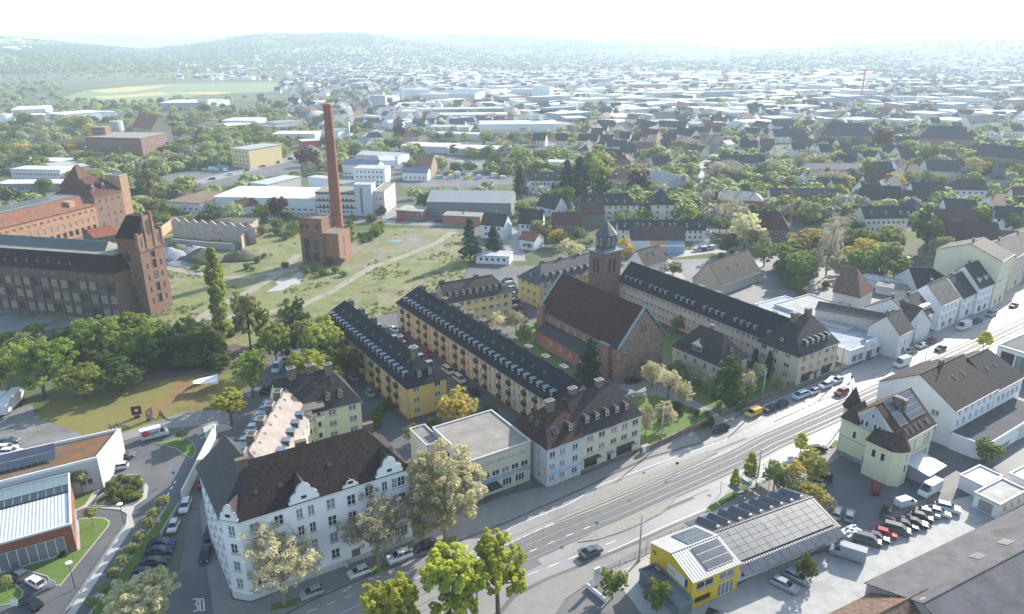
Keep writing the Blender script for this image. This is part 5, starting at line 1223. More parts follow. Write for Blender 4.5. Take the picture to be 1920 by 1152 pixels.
# white workshop hall with solar roof
hs = 3.9
b = B('workshop', 'long low white workshop hall with large silver solar roof right of the yellow workshop', 'workshop', (*loc(10.3,1.2),0), None, ang=radians(26.5), L=24, W=12.5, h=hs, rh=1.9, wall=(.66,.66,.66), roofc=(.05,.05,.06), rm=ribroof)
for x in (3.2,12.5,17.2,20.2): b.opening('front', x, .5, 3.4 if x < 13 else 2.2, 1.5, 'shop' if x < 13 else 'win3')
b.opening('front', 3.0, 2.4, 3.4, .9, 'strip')
b.fin()
pan = mat('silver_solar', base=(.12,.125,.13), rough=.4, tex='brick', uvs=(.6,.62), spec=.4)
q = MB(); 
for r_ in range(5):
    for c_ in range(12):
        q.box(.8+c_*1.88,.8+c_*1.88+1.8,.25+r_*1.18,.25+r_*1.18+1.12,.1,.15,pan)
o_ = q.build('solar_panel', b.t); o_.location = (0,0,hs+.06); o_.rotation_euler = (atan2(1.9,6.25),0,0); o_['kind'] = 'stuff'
q = MB()
for c_ in range(13): q.loft([[(.2+c_*1.8,-2.1,0),(1.9+c_*1.8,-2.1,0),(1.9+c_*1.8,-.4,.75),(.2+c_*1.8,-.4,.75)],[(.2+c_*1.8,-2.1,.08),(1.9+c_*1.8,-2.1,.08),(1.9+c_*1.8,-.4,.83),(.2+c_*1.8,-.4,.83)]], solar, smooth=False)
o_ = q.build('solar_canopy', b.t); o_.location = (0,0,hs-.9); o_['kind'] = 'stuff'
for c_ in range(9):
    q = MB(); q.loft([[(0,0,0),(.9,0,.75),(.9,5,.75),(0,5,0)],[(0,0,.06),(.9,0,.81),(.9,5,.81),(0,5,.06)]], solar, smooth=False); q.box(.95,1.4,0,5,.3,.36,white); q.box(.1,1.9,.3,4.7,-.1,-.02,dark)
    o_ = mk('solar_rack', cached('rack', q), b.t, None, (1.2+c_*2.5, 7.0, hs+1.75)); o_.rotation_euler = (-atan2(1.9,6.25),0,0)
# glass carport in rows
for i in range(5):
    x, y = P(1380+i*20, 950-i*9); t = thing('glass_shelter', nth(i)+' greenish glass roof panel of the shelter row, counted from the street corner', 'shelter', (x,y,0), radians(28)); q = MB()
    q.loft([[(0,0,3.0),(1.9,0,2.7),(1.9,4.6,2.7),(0,4.6,3.0)],[(0,0,3.06),(1.9,0,2.76),(1.9,4.6,2.76),(0,4.6,3.06)]], mat('shelter_glass', base=(.12,.17,.17), rough=.2) if i == 0 else MATS['shelter_glass'], smooth=False); q.build('roof', t)
    for (px_, py_) in ((.1,.1),(.1,4.5)):
        q = MB(); q.tube((px_,py_,0),(px_,py_,3.0),.06,.06,steel,5); q.build('post', t)
# yellow villa
hv = 9.2
b = B('villa', 'yellow villa with brown tiled roof, blue solar panels and pointed turrets', 'villa', (1690,828), (1757,793), hv, ang=35, L=13.5, W=12.5, h=hv, rh=5.6, wall=(.58,.54,.37), roofc=(.065,.036,.03), ins=(0,0), plinth=((.2,.2,.22),1.1))
b.rows('front', 2, 1.7, 3.8, xs=[3.2,6.3,10.2,11.8], w=.95, h=2.0, st='win2t'); b.rows('left', 1, 9.0, 1, xs=[5.5,9.0], w=1.0, h=.1)
b.op.pop('left')
b.fin(); b.solar('front', 2.2, 5.4, .3, .97, 2); b.solar('front', 6.4, 12.6, .32, .97, 4); b.skylight('front', [3.2,5,6.8,8.8,11.2,11.9], .04, .6, 1.3)
b.chimney([(5.6,-1.6),(6.5,-2.2)], .8, 1.3, 2.2); b.band(4.6, .25, (.28,.31,.36), ('front','left'), .06); b.band(8.7, .3, (.32,.34,.38), ('front','left'), .1, 'frieze')
q = MB(); q.face([(-.04,W_,hv+z) for W_, z in ((10.6,-.1),(1.9,-.1),(6.25,5.0))], plaster); q.box(-.05,-.01,1.9,10.6,hv-.9,hv-.08,plaster); q.build('gable_field', b.t, (.33,.35,.40))
for y, z in ((8.4,.5),(7.4,.5),(4.6,.5),(5.6,.5),(6.4,3.0)): mk('window', flat_win(.8,1.5 if z < 1 else 1.0), b.t, None, (-.06, y, hv+z-.6), -pi/2)
q = MB(); q.prism([(-3.6,-1.2),(1.6,-1.2),(1.6,3.2),(-3.6,6.4),(-3.6,5)],0,8.2,plaster) if False else q.prism([(-3.0,-.2),(-1.6,-1.8),(.9,-1.8),(1.6,-.8),(1.6,.2),(.02,5.4),(-3.0,5.4)],0,8.0,plaster); q.build('projecting_bay', b.t, (.58,.54,.37))
q = MB(); pts = [(-3.3,-.3),(-1.8,-2.2),(1.0,-2.2),(1.9,-1.0),(1.9,.4)]
apex = (-.6,.4,12.2)
ring = [(-.6+cos(i*pi/4)*2.3,-.1+sin(i*pi/4)*2.3,8.1) for i in range(8)]
for i in range(8): q.face([ring[i],ring[(i+1)%8],(-.6,-.1,12.4)], slateroof)
q.face([(-3.4,-.2,8.0),(-2.2,-1.6,8.0),(.2,1.0,10.6),(-.2,5.4,9.8),(-3.4,5.6,8.0)], slateroof); q.build('turret_roof', b.t, (.06,.032,.032))
mk('window', flat_win(1.0,1.9), b.t, None, (-3.01,3.5,4.8), -pi/2); mk('window', flat_win(1.0,1.9), b.t, None, (-3.01,1.6,4.8), -pi/2); mk('window', flat_win(.9,1.8), b.t, None, (-.01,9.6,5.2), -pi/2); mk('door', flat_win(1.0,2.2), b.t, None, (-.07,6.6,.3), -pi/2); mk('window', flat_win(.8,1.9), b.t, None, (-.4,-1.81,3.0), 0); mk('window', flat_win(.8,1.9), b.t, None, (-.4,-1.81,5.6), 0)
q = MB(); q.tube((2.2,12.2,0),(2.2,12.2,11.2),1.7,1.7,plaster,10); q.build('turret', b.t, (.58,.54,.37)); q = MB(); q.tube((2.2,12.2,11.2),(2.2,12.2,16.0),2.1,.05,slateroof,10); q.build('turret_roof', b.t, (.05,.03,.035))
q = MB(); q.loft([[(-1.0,8.6,9.2),(-1.0,12.9,9.2),(-1,10.7,12.8)],[(4,8.6,9.2),(4,12.9,9.2),(4,10.7,12.8)]], slateroof, smooth=False); q.build('gable_roof', b.t, (.06,.04,.04))
q = MB(); q.loft([[(2.5,-5.6,2.9),(9.5,-5.6,2.9),(9.5,-.1,3.6),(2.5,-.1,3.6)],[(2.5,-5.6,3.0),(9.5,-5.6,3.0),(9.5,-.1,3.7),(2.5,-.1,3.7)]], ribroof, smooth=False); o_ = q.build('veranda_roof', b.t, (.45,.47,.5)); q = MB(); q.box(3.4,6.6,-5,-.1,0,2.95,plaster); q.build('annex', b.t, (.30,.31,.34)); q = MB(); [q.tube((x,-5.4,0),(x,-5.4,2.9),.06,.06,steel,5) for x in (7.5,9.3)]; q.build('post', b.t)
# white house on the right with flat curved annex
b = B('commercial_house', 'large white gabled house with shiny brown tiled roof and satellite dishes', 'house', (1794,761), (1912,696), 10.4, ang=34.2, L=19, W=17.5, h=9.4, rh=5.2, wall=(.60,.60,.62), roofc=(.03,.018,.021))
b.rows('front', 3, 2.2, 2.6, 6, w=.8, h=1.3, st='win1', skip=((0,0),(0,1),(0,2))); b.opening('left', 13.5, 6.2, 1.8, 1.4, 'win2'); b.opening('left', 13.5, 3.0, 1.8, 1.4, 'win2'); b.opening('left', 6.5, 8.0, 1.0, 1.2, 'win1'); b.opening('left', 6.5, 5.6, 1, 1.2, 'win1'); b.opening('left', 6.5, 2.6, 1, 1.2, 'win1'); b.opening('left', 3.2, .4, 4, 2.2, 'shop')
b.fin(); b.skylight('front', [9,13], .55, .5, 1.4); b.chimney([(9.5,.2)], .6, .9, 1.1)
q = MB(); q.tube((8.2,8.5,14.4),(8.2,8.5,15.9),.05,.05,steel,5); q.loft([[(8.2+cos(i*.63)*r_,8.2-d_,15.7+sin(i*.63)*r_) for i in range(10)] for r_, d_ in ((.55,.18),(.3,.05),(.05,0))], dark); q.build('satellite_dish', b.t)
bw = b; ux, uy = cos(b.ang), sin(b.ang)
E = (b.A[0]+ux*19.4, b.A[1]+uy*19.4)
b = B('commercial_house', 'lower white house with dark roof joined to the shiny brown roofed house', 'house', (E[0],E[1],0), None, ang=bw.ang, L=14, W=15, h=8.8, rh=5.4, wall=(.62,.62,.64), roofc=(.035,.033,.036), ins=(0,4)); b.rows('front', 2, 2.2, 3, 5, w=1.3, h=1.3); b.fin(); b.skylight('front', [3,7], .5, .6, .9)
q = MB(); p_ = [(0,-.02)]+[(-0.4,-.4),(-.2,-5.4),(.6,-6.6),(2.2,-7.2),(4,-7.4),(30,-7.4),(30,-.02)]
t = thing('flat_annex', 'flat roofed white annex with rounded corner and blue sign in front of the white house', 'building', (bw.A[0],bw.A[1],0), bw.ang); FOOT.append(((bw.A[0]+uy*7.4,bw.A[1]-ux*7.4), bw.ang, 30, 7.4, 4))
q.prism(p_, 0, 3.6, plaster); q.build('wall', t, (.64,.64,.66)); q = MB(); q.prism([(x+.02*(1 if x < 5 else -1), y) for x, y in p_], 3.6, 3.72, feltroof); q.build('roof', t, (.075,.078,.085))
q = MB()
for (x0,y0),(x1,y1) in zip(p_[1:-1], p_[2:-1]):
    an = atan2(y1-y0, x1-x0); l = hypot(x1-x0,y1-y0); bb = MB(); bb.box(0,l,-.02,.25,3.6,4.05,plaster); q.add(bb, (x0,y0,0), an)
q.build('parapet', t, (.66,.66,.68)); q = MB(); q.box(-.1,1.4,-.05,0,1.6,3.1,blue); o_ = q.build('sign', t); o_.location = (.9,-6.95,0); o_.rotation_euler = (0,0,-.35)
q = MB(); q.box(6,12,-7.45,-7.401,.3,1.5,trim_grey); q.build('garage_door', t)
b = B('garage_building', 'low pale garage block with brown edge behind the white site huts', 'garage', (1840,836), (1925,800), 2.8, W=6, h=2.8, rh=0, roof='flat', wall=(.5,.5,.5), roofc=(.35,.33,.3), rm=feltroof); b.fin()
b = B('showroom', 'flat roofed building with tall white columns and yellow base at the right edge', 'building', (1871,649), (1930,675), 6.5, ang=-57, W=45, L=17, h=6.5, rh=0, roof='flat', wall=(.55,.57,.6), roofc=(.13,.13,.13), rm=feltroof); b.parc = (.5,.58,.62)
b.rows('front', 1, .5, 5, 4, w=3.4, h=5, st='shop'); b.fin(); q = MB(); q.box(8,20,-.08,-.001,.0,2.2,flatmat('ochre_tiles', (.5,.33,.06))); q.build('dado', b.t)
# site huts
b = B('site_hut', 'white hut with grey felt roof and roller door by the red barrier', 'hut', (1828,925), (1860,935), 3.0, ang=-24.0, L=4.6, W=9.5, h=2.9, rh=.4, wall=(.62,.62,.6), roofc=(.38,.37,.34), rm=feltroof, roof='flat'); 
b.t.rotation_euler = (0,0,radians(-60)); b.opening('front', 2.3, .1, 2.6, 2.3, 'garage'); b.rows('right', 1, 1.3, 2, 3, w=.7, h=.8, st='win1'); b.fin()
b = B('site_hut', 'bright white roofed hut behind the hut with the roller door', 'hut', (1800,893), (1830,905), 2.8, ang=-60.0, L=4.4, W=7, h=2.8, rh=0, roof='flat', wall=(.6,.6,.6), roofc=(.62,.62,.62), rm=feltroof); b.fin()
b = B('site_hut', 'pale flat roofed hut at the right edge, last of the row', 'hut', (1893,890), (1915,900), 2.8, ang=-60.0, L=4.4, W=9, h=2.8, rh=0, roof='flat', wall=(.6,.6,.6), roofc=(.5,.5,.5), rm=feltroof); b.fin()
# big dark roof, bottom right
he = 6.0; hallroof = mat('corrugated_roof', obj=True, spec=.15, noise=.35, nscale=.35, tex='wave', uvs=(.8,1), rough=.9, bump=.3, mix=[((.15,.11,.13),.5,.5,.7),((.07,.085,.06),.25,.55,.75)])
A_ = P(1626,1093,he); b = B('market_hall', 'huge grey corrugated hall roof filling the bottom right corner', 'hall', (A_[0],A_[1],0), None, ang=radians(27.6), L=62, W=17.6, h=he, rh=3.2, wall=(.3,.28,.25), roofc=(.12,.115,.12), rm=hallroof)
b.t.location = (A_[0]+17.6*sin(radians(27.6)), A_[1]-17.6*cos(radians(27.6)), 0); b.ins = (0,0); b.fin(); b.skylight('back', [62-18.5,62-26], .55, 2.2, 1.6)
FOOT[-1] = ((b.t.location.x,b.t.location.y), radians(27.6), 62, 17.6, 9)
A_ = P(1666,1098,5); c_, s_ = cos(radians(27.6)), sin(radians(27.6)); b = B('tiled_house', 'brown weathered tiled roof with a chimney at the bottom edge', 'house', (A_[0]-20*c_+11*s_,A_[1]-20*s_-11*c_,0), None, ang=radians(27.6), L=20, W=11, h=5, rh=3.5, wall=(.4,.36,.3), roofc=(.17,.11,.08), ins=(0,0)); b.fin(); b.chimney([(17.2,-1.6)], .9, .7, 1.4)
b = B('tiled_house', 'red brown tiled roof at the right edge beyond the corrugated hall', 'house', (1905,1112), (1960,1085), 3.5, W=9, h=3.5, rh=3.0, wall=(.4,.3,.25), roofc=(.16,.085,.06)); b.fin(); b.chimney([(1,1)], .6, .6, 1.4)
# ------------------------------------------------------------------ row of shops and houses on the far side of the street
b = B('shop_hall', 'flat roofed white shop hall with 1a lettering over the entrance', 'shop', (1595,658), (1685,626), 4.6, ang=32.6, W=40, h=4.3, rh=0, roof='flat', wall=(.62,.62,.62), roofc=(.30,.33,.37), rm=feltroof); b.parc = (.66,.67,.68)
b.rows('front', 1, .5, 3, xs=[2.6,5.4,14,17,20], w=2.4, h=2.1, st='shop'); b.opening('front', 9.5, .1, 3.2, 2.5, 'shop'); b.rows('left', 1, .4, 3, 6, w=2, h=1.4, st='board'); b.fin()
q = MB(); q.box(7,12.2,-.5,.1,2.9,6.0,white); q.box(7,7.3,-.5,.0,0,2.9,white); q.box(11.9,12.2,-.5,0,0,2.9,white); q.build('entrance_portal', b.t); text('1a', 2.2, green, b.t, (9.6,-.52,3.6), (pi/2,0,0))
b = B('market_hall', 'wide grey flat hall roof with pale edge behind the corner apartment house', 'hall', (1560,560), (1640,600), 5, ang=-57.0, L=26, W=18, h=5.0, rh=.0, roof='flat', wall=(.5,.5,.48), roofc=(.34,.34,.33), rm=feltroof); b.t.location = (*P(1452,572,5), 0); b.fin()
H_ = [  # name label A B eave ang W h rh type wall roof
 ('town_house','house with blank rendered side wall and dark roof directly right of the shop hall',(1688,628),(1712,615),7.5,32,9,7.5,4.5,(.55,.54,.52),(.06,.055,.055),(0,0),(1,3)),
 ('town_house','white house with framed gable, second right of the shop hall',(1712,598),(1730,588),7.8,32,14,7.8,4.5,(.66,.66,.66),(.05,.05,.055),(0,0),(2,2)),
 ('town_house','narrow white dormered house, third right of the shop hall',(1731,594),(1750,584),7.6,32,11,7.6,5,(.62,.62,.62),(.045,.045,.05),(0,0),(2,3)),
 ('town_house','white gabled house with speckled grey roof beside the bus van',(1767,571),(1800,557),9,32,11,9,5.2,(.66,.66,.66),(.13,.125,.11),(0,0),(2,4)),
 ('town_house','small white house between grey roofed house and three storey house',(1806,558),(1835,545),8,32,11,8,5.5,(.6,.6,.6),(.05,.045,.05),(0,0),(2,3)),
 ('town_house','white three storey house with three pale dormers and dark roof',(1838,540),(1874,525),9.5,32,12,9.5,6.2,(.66,.67,.68),(.05,.05,.055),(0,0),(2,6)),
 ('town_house','tall five storey house with blank yellow side wall facing the roofs',(1880,484),(1902,471),18,32,20,17,4,(.60,.56,.42),(.06,.055,.055),(0,0),(4,4)),
 ('town_house','tall narrow facade right behind the yellow walled house',(1905,482),(1930,468),13,32,14,13,4,(.5,.42,.34),(.06,.05,.05),(0,0),(3,3)),
 ('town_house','last brown gabled facade at the right edge of the street row',(1932,470),(1975,450),11,32,14,11,4,(.45,.36,.3),(.06,.05,.05),(0,0),(3,4))]
for nm, lb, A_, B_, z, an, W, h_, rh_, wc, rc, ins, (nf, nb) in H_:
    b = B(nm, lb, 'house', A_, B_, z, W=W, h=h_, rh=rh_, wall=wc, roofc=rc, ins=ins)
    b.rows('front', nf, 3.6, 2.7, nb, w=1.0, h=1.4, st='win2', m0=.5); b.rows('front', 1, .5, 2, max(1, nb//2), w=2.2, h=2.1, st='shop'); b.fin()
    if 'dormers' in lb or 'dormered' in lb: b.dormer('front', [b.L*(i+.5)/3 for i in range(3)], .2, 'white', w=1.5)
    b.chimney([(b.L*.3,.5)], .6, .6, 1.2)
R_ = [('yard_house','hipped roof house with slate clad gable and brown tiles in the back yards',(1563,545),(1612,556),8.5,12,8.5,7,(.5,.47,.42),(.16,.095,.075),(0,4)),
 ('back_building','long low white back building with grey tiled roof',(1711,502),(1790,512),5,10,5,3.4,(.62,.62,.6),(.10,.09,.085),(0,0)),
 ('back_building','broad black roofed back building in the yards behind the street row',(1720,540),(1822,542),5,16,5,5,(.5,.5,.5),(.035,.037,.042),(0,4)),
 ('back_building','long grey windowless building with plastered side wall beside shop hall',(1530,580),(1668,606),8,7,8,1.5,(.46,.45,.44),(.10,.09,.085),(0,0)),
 ('back_building','dark gabled house with brown roof next to the blank side wall',(1655,596),(1700,612),6.5,11,6.5,5,(.55,.54,.52),(.09,.07,.065),(0,0)),
 ('back_building','small flat roofed grey garage row in the back yards',(1643,535),(1700,545),3,8,3,.6,(.5,.5,.5),(.24,.23,.21),(0,0)),
 ('back_building','bright white flat shed roof in the back yards',(1615,520),(1690,535),3,7,3,.5,(.6,.6,.6),(.5,.52,.55),(0,0)),
 ('barn','large grey speckled barn roof with two skylights left of the yards',(1352,535),(1425,508),4.2,12,4.2,7,(.33,.31,.27),(.085,.075,.07),(0,0)),
 ('town_house','white gabled house with dark hooded roof behind the salmon row',(1209,498),(1250,487),5,9,5,5,(.60,.60,.58),(.07,.062,.058),(0,0))]
for nm, lb, A_, B_, z, W, h_, rh_, wc, rc, ins in R_:
    b = B(nm, lb, 'house' if 'house' in nm else 'building', A_, B_, z, W=W, h=h_, rh=rh_, wall=wc, roofc=rc, ins=ins); b.rows('front', max(1, int(h_/3.5)), 1.2, 2.8, max(2, int(b.L/3.5)), w=1.0, h=1.2) if h_ > 4.1 and 'windowless' not in lb and 'dark gabled' not in lb else None
    b.fin(); b.skylight('front', [b.L*.35, b.L*.6], .5, .9, 1.3) if h_ < 9 and rh_ > 4 else None

# ------------------------------------------------------------------ car dealer, bottom left
# showroom: corners from the picture
hd = 5.5
A_ = P(-260,1110,hd); B_ = P(133,985,hd)
p_r = P(133,985,hd); p_b = P(118,893,hd); p_l = P(-150,960,hd)
d1 = Vector(P(133,985,hd))-Vector(P(0,1022,hd)); an = atan2(d1.y, d1.x); Ls = 30
sx, sy = P(133,985,hd); wd = (Vector(P(118,893,hd))-Vector(P(133,985,hd))).length
b = B('car_showroom', 'car showroom with white ribbed roof, glazed roof band and rust red front', 'showroom', (sx-cos(an)*Ls, sy-sin(an)*Ls, 0), None, ang=an, L=Ls, W=wd, h=hd, rh=0, roof='flat', wall=(.22,.075,.04), wm=plaster, roofc=(.46,.47,.48), rm=ribroof); b.parc = (.55,.56,.58)
b.opening('front', Ls-9.2, .1, 15.5, 3.6, 'strip'); b.opening('right', wd*.5, .1, wd*.6, 2.0, 'strip'); b.fin()
for x0, x1, y0, y1, z, m_ in ((.2,Ls-.2,wd*.62,wd*.74,.3,glass),(.2,Ls-.2,wd*.76,wd*.96,.32,MATS['shelter_glass'])):
    q = MB(); q.box(x0,x1,y0,y1,hd+.13,hd+.13+z,m_)
    for i in range(int(Ls/1.3)): q.box(x0+i*1.3,x0+i*1.3+.08,y0,y1,hd+.13+z,hd+.16+z,steel)
    q.build('roof_glazing', b.t)
ux, uy = cos(an), sin(an)
hb = 6.6
pts = [P(*p, hb) for p in ((-260,950),(180,862),(225,807),(150,822),(-260,925))]
t = thing('dealer_workshop', 'flat roofed grey workshop with pointed white end wall and rusty moss roof', 'building', (*pts[1],0)); o0 = pts[1]; lp = [(p[0]-o0[0], p[1]-o0[1]) for p in [P(-260,990,hb),P(203,865,hb),P(227,809,hb),P(-260,930,hb)]]
# pixel traced plan: near edge, sharp point at the right, rear edge
lp = [(P(*p, hb)[0]-o0[0], P(*p, hb)[1]-o0[1]) for p in ((-260,975),(182,863),(226,808),(-260,915))]
KEEP.append([(x+o0[0],y+o0[1]) for x,y in lp])
q = MB(); q.prism(lp, 0, hb, plaster); q.build('wall', t, (.42,.43,.43))
cx = sum(p[0] for p in lp)/4; cy = sum(p[1] for p in lp)/4
def lerp(a, b_, t_): return (a[0]+(b_[0]-a[0])*t_, a[1]+(b_[1]-a[1])*t_)
r1 = [lerp(lp[0],lp[1],.76), lerp(lp[0],lp[1],.985), lerp(lp[3],lp[2],.97), lerp(lp[3],lp[2],.80)]
q = MB(); q.prism(lp, hb, hb+.05, feltroof); q.build('roof', t, (.13,.09,.06))
q = MB(); q.prism(r1, hb+.05, hb+.12, mossroof); q.build('moss_roof', t)
q = MB()
for i in range(4):
    a_, b_ = Vector(lp[i]), Vector(lp[(i+1)%4]); l = (b_-a_).length; bb = MB(); bb.box(0,l,-.02,.28,hb-.2 if False else hb+.06,hb+.7,trim); q.add(bb, (a_.x,a_.y,0), atan2((b_-a_).y,(b_-a_).x))
q.build('parapet', t, (.6,.61,.62))
a_, b_ = Vector(lp[1]), Vector(lp[2]); l = (b_-a_).length; bb = MB(); bb.box(0,l,-.08,-.021,.1,hb+.72,plaster); o_ = bb.build('end_wall', t, (.5,.51,.52)); o_.location = (a_.x,a_.y,0); o_.rotation_euler = (0,0,atan2((b_-a_).y,(b_-a_).x))
pp = lerp(lp[0],lp[1],.93); o_ = mk('window', win_mesh(2.2,1.3,'win2')[0], t, None, (pp[0]+.1,pp[1]-.1,1.8), atan2(lp[1][1]-lp[0][1], lp[1][0]-lp[0][0])); mk('pane', win_mesh(2.2,1.3,'win2')[1], o_)
an2 = atan2(lp[1][1]-lp[0][1], lp[1][0]-lp[0][0])
for k, (t0, f0) in enumerate(((.30,.55),(.45,.55),(.59,.5))):
    c0 = lerp(lerp(lp[0],lp[1],t0), lerp(lp[3],lp[2],t0), .34); q = MB()
    q.loft([[(0,0,.5),(7.2,0,.5),(7.2,4.6,1.7),(0,4.6,1.7)],[(0,0,.6),(7.2,0,.6),(7.2,4.6,1.8),(0,4.6,1.8)]], solar, smooth=False)
    for i in range(8): q.tube((i*1.03,0,0),(i*1.03,0,.6),.04,.04,steel,4); q.tube((i*1.03,4.6,0),(i*1.03,4.6,1.8),.04,.04,steel,4)
    q.box(-.1,7.3,2.2,2.3,1.15,1.22,steel); o_ = q.build('solar_panel', t); o_.location = (c0[0],c0[1],hb+.06); o_.rotation_euler = (0,0,an2)
# concrete screen wall beside the forecourt
wall_run('screen_wall', 'tall pale concrete wall with white panels between forecourt and side street', [(345,945),(408,815)], 2.9, .25, plaster, (.60,.60,.58))
wall_run('retaining_wall', 'low concrete kerb wall along the lawn strip by the side street', [(303,1008),(338,950)], .9, .3, concrete, (.5,.5,.5))
def rail_run(name, label, pts, h=1.0, step=2.0, cat='railing', m=None, mesh_=False, w=.04):
    w_ = [Vector(P(*p)) for p in pts]; o = thing(name, label, cat, (w_[0].x,w_[0].y,0)); q = MB(); ps = MB(); k = 0; pm = None
    for a, b in zip(w_, w_[1:]):
        d = b-a; n = max(1, int(d.length/step))
        for z in ((h,h*.5) if not mesh_ else (h, h*.75, h*.5, h*.25, .05)): q.tube((a.x-w_[0].x,a.y-w_[0].y,z),(b.x-w_[0].x,b.y-w_[0].y,z),w*.6,w*.6,m or steel,4)
        if mesh_:
            nn = int(d.length/1.1)
            for i in range(nn): p = a+d*i/nn; q.tube((p.x-w_[0].x,p.y-w_[0].y,.05),(p.x-w_[0].x,p.y-w_[0].y,h),.012,.012,m or steel,3,False)
        for i in range(n+1):
            p = a+d*i/n; k += 1
            if k > 96: continue
            pq = MB(); pq.tube((0,0,0),(0,0,h+.05),w,w,m or steel,5); mk('post', cached('post%.1f%.2f%s' % (h,w,(m or steel).name), pq), o, None, (p.x-w_[0].x,p.y-w_[0].y,0))
    q.build('rails' if not mesh_ else 'mesh_panel', o); return o
rail_run('railing', 'white tube railing along the kerb of the dealer drive', [(235,992),(180,1075),(118,1165)], .9, 2.2, m=white)
rail_run('fence', 'thin wire fence between pavement and yellow workshop yard', [(1133,1078),(1190,1048),(1212,1040)], 1.4, 2.5, 'fence', dark, True)
rail_run('fence', 'dark mesh fence running beside the yellow workshop towards the shelters', [(1212,1028),(1300,990),(1400,948)], 1.5, 2.5, 'fence', dark, True)
rail_run('fence', 'grey mesh fence between parking court and pale yard', [(1606,1010),(1660,980),(1730,950),(1786,928)], 1.5, 3, 'fence', dark, True, .025)
rail_run('fence', 'brown mesh fence round the gate of the dry field', [(335,778),(405,765),(460,748)], 1.8, 3, 'fence', rust, True)
rail_run('fence', 'wooden rail fence at the top of the dry field', [(402,703),(440,695),(462,690)], 1.6, 3.5, 'fence', wood)
wall_run('garden_wall', 'long sandstone churchyard wall along the street pavement', [(1202,852),(1335,792)], 1.3, .4, stonewall, (.19,.13,.10))
wall_run('garden_wall', 'sandstone garden wall in front of the dark yew', [(1364,778),(1490,727)], 1.3, .4, stonewall, (.19,.13,.10))
wall_run('gate_pillar', 'stone gate pillar at the churchyard entrance', [(1355,782),(1364,779)], 2.0, .8, stonewall, (.20,.14,.11), cat='pillar')
wall_run('advert_wall', 'low white advertising wall at the workshop entrance', [(1100,1102),(1134,1130)], .8, .25, plaster, (.6,.62,.64))
x, y = P(1118,1098); t = thing('sign_pylon', 'slim white advertising pylon with orange lettering by the workshop entrance', 'sign', (x,y,0), radians(30)); q = MB(); q.box(-.6,.6,-.15,.15,0,3.6,white); q.build('panel', t); text('KAS', .4, orange, t, (0,-.16,2.6), (pi/2,0,0))
for bx, by, ty, lb in ((1198,1052,965,'nearest tram mast, by the yellow workshop fence'),(1239,834,764,'tram mast beside the churchyard lawn'),(1427,762,696,'tram mast in front of the white cherry trees'),(1418,915,862,'tram mast behind the glass shelters'),(1588,788,762,'tram mast just behind the yellow villa'),(1574,708,652,'tram mast beside the shop hall'),(1726,716,702,'tram mast behind the white gable house'),(794,1012,925,'concrete mast in the garden gap by the white corner building'),(895,1152,1100,'street lamp mast between the lime trees'),(1710,648,602,'tram mast by the framed white house')):
    x, y = P(bx, by); h_ = max(8.5, ZH(bx, by, ty)) if bx not in (1418,1588,1574,1726) else 9.0; t = thing('tram_mast', 'grey '+lb, 'mast', (x,y,0)); q = MB(); q.tube((0,0,0),(0,0,h_),.19,.13,steel,8); q.build('pole', t); q = MB(); q.tube((0,0,0),(0,0,.5),.3,.26,concrete,8); q.build('base', t)
def lamp(bx, by, h_, lb, disc=True):
    x, y = P(bx, by); t = thing('street_lamp', lb, 'lamp', (x,y,0)); q = MB(); q.tube((0,0,0),(0,0,h_),.08,.05,dark,6); q.build('pole', t); q = MB(); q.tube((0,0,h_),(0,0,h_+.12),.55,.5,white,12) if disc else q.box(-.2,1.0,-.12,.12,h_,h_+.12,steel); q.build('lamp_head', t)
lamp(234,990,5.2,'slim lamp with flat white disc at the bend of the drive'); lamp(141,1104,5.2,'slim lamp with flat white disc low on the dealer drive'); lamp(1050,640,6,'small lamp post on the churchyard path',False)
def sign(bx, by, h_, lb, m, sz=.6, an=0, shape='rect'):
    x, y = P(bx, by); t = thing('road_sign', lb, 'sign', (x,y,0), an); q = MB(); q.tube((0,0,0),(0,0,h_),.035,.035,steel,5); q.build('pole', t); q = MB()
    q.box(-sz/2,sz/2,-.06,-.035,h_-sz,h_,m) if shape == 'rect' else q.loft([[(cos(i*.524)*sz/2,yy,h_-sz/2+sin(i*.524)*sz/2) for i in range(12)] for yy in (-.07,-.04)], m, smooth=False); q.build('sign_plate', t)
sign(1118,1003,3,'round blue arrow sign on the right traffic island',blue,.7,0,'round'); sign(1268,886,2.6,'round sign seen dark on the long left traffic island',dark,.7,0,'round'); sign(328,902,2.4,'round blue sign by the forecourt exit',blue,.7,.3,'round'); sign(301,996,2.8,'white panel sign on the lawn strip',white,.8); sign(436,1120,2.5,'small round sign at the corner of the white building',white,.7,0,'round'); sign(100,1100,1.4,'small white information board on the dealer lawn',white,1.2); sign(28,1138,1.4,'small white information board beside the ball tree',white,1.2)
t = thing('utility_box', 'pair of pale utility boxes at the end of the churchyard wall', 'utility box', (*P(1209,848),.13), radians(33)); q = MB(); q.box(-1,0,-.4,.4,0,1.5,white); q.box(.02,1,-.4,.4,0,1.4,trim_grey); q.box(-1.05,1.05,-.45,.45,1.5,1.56,trim_grey); q.build('cabinet', t)
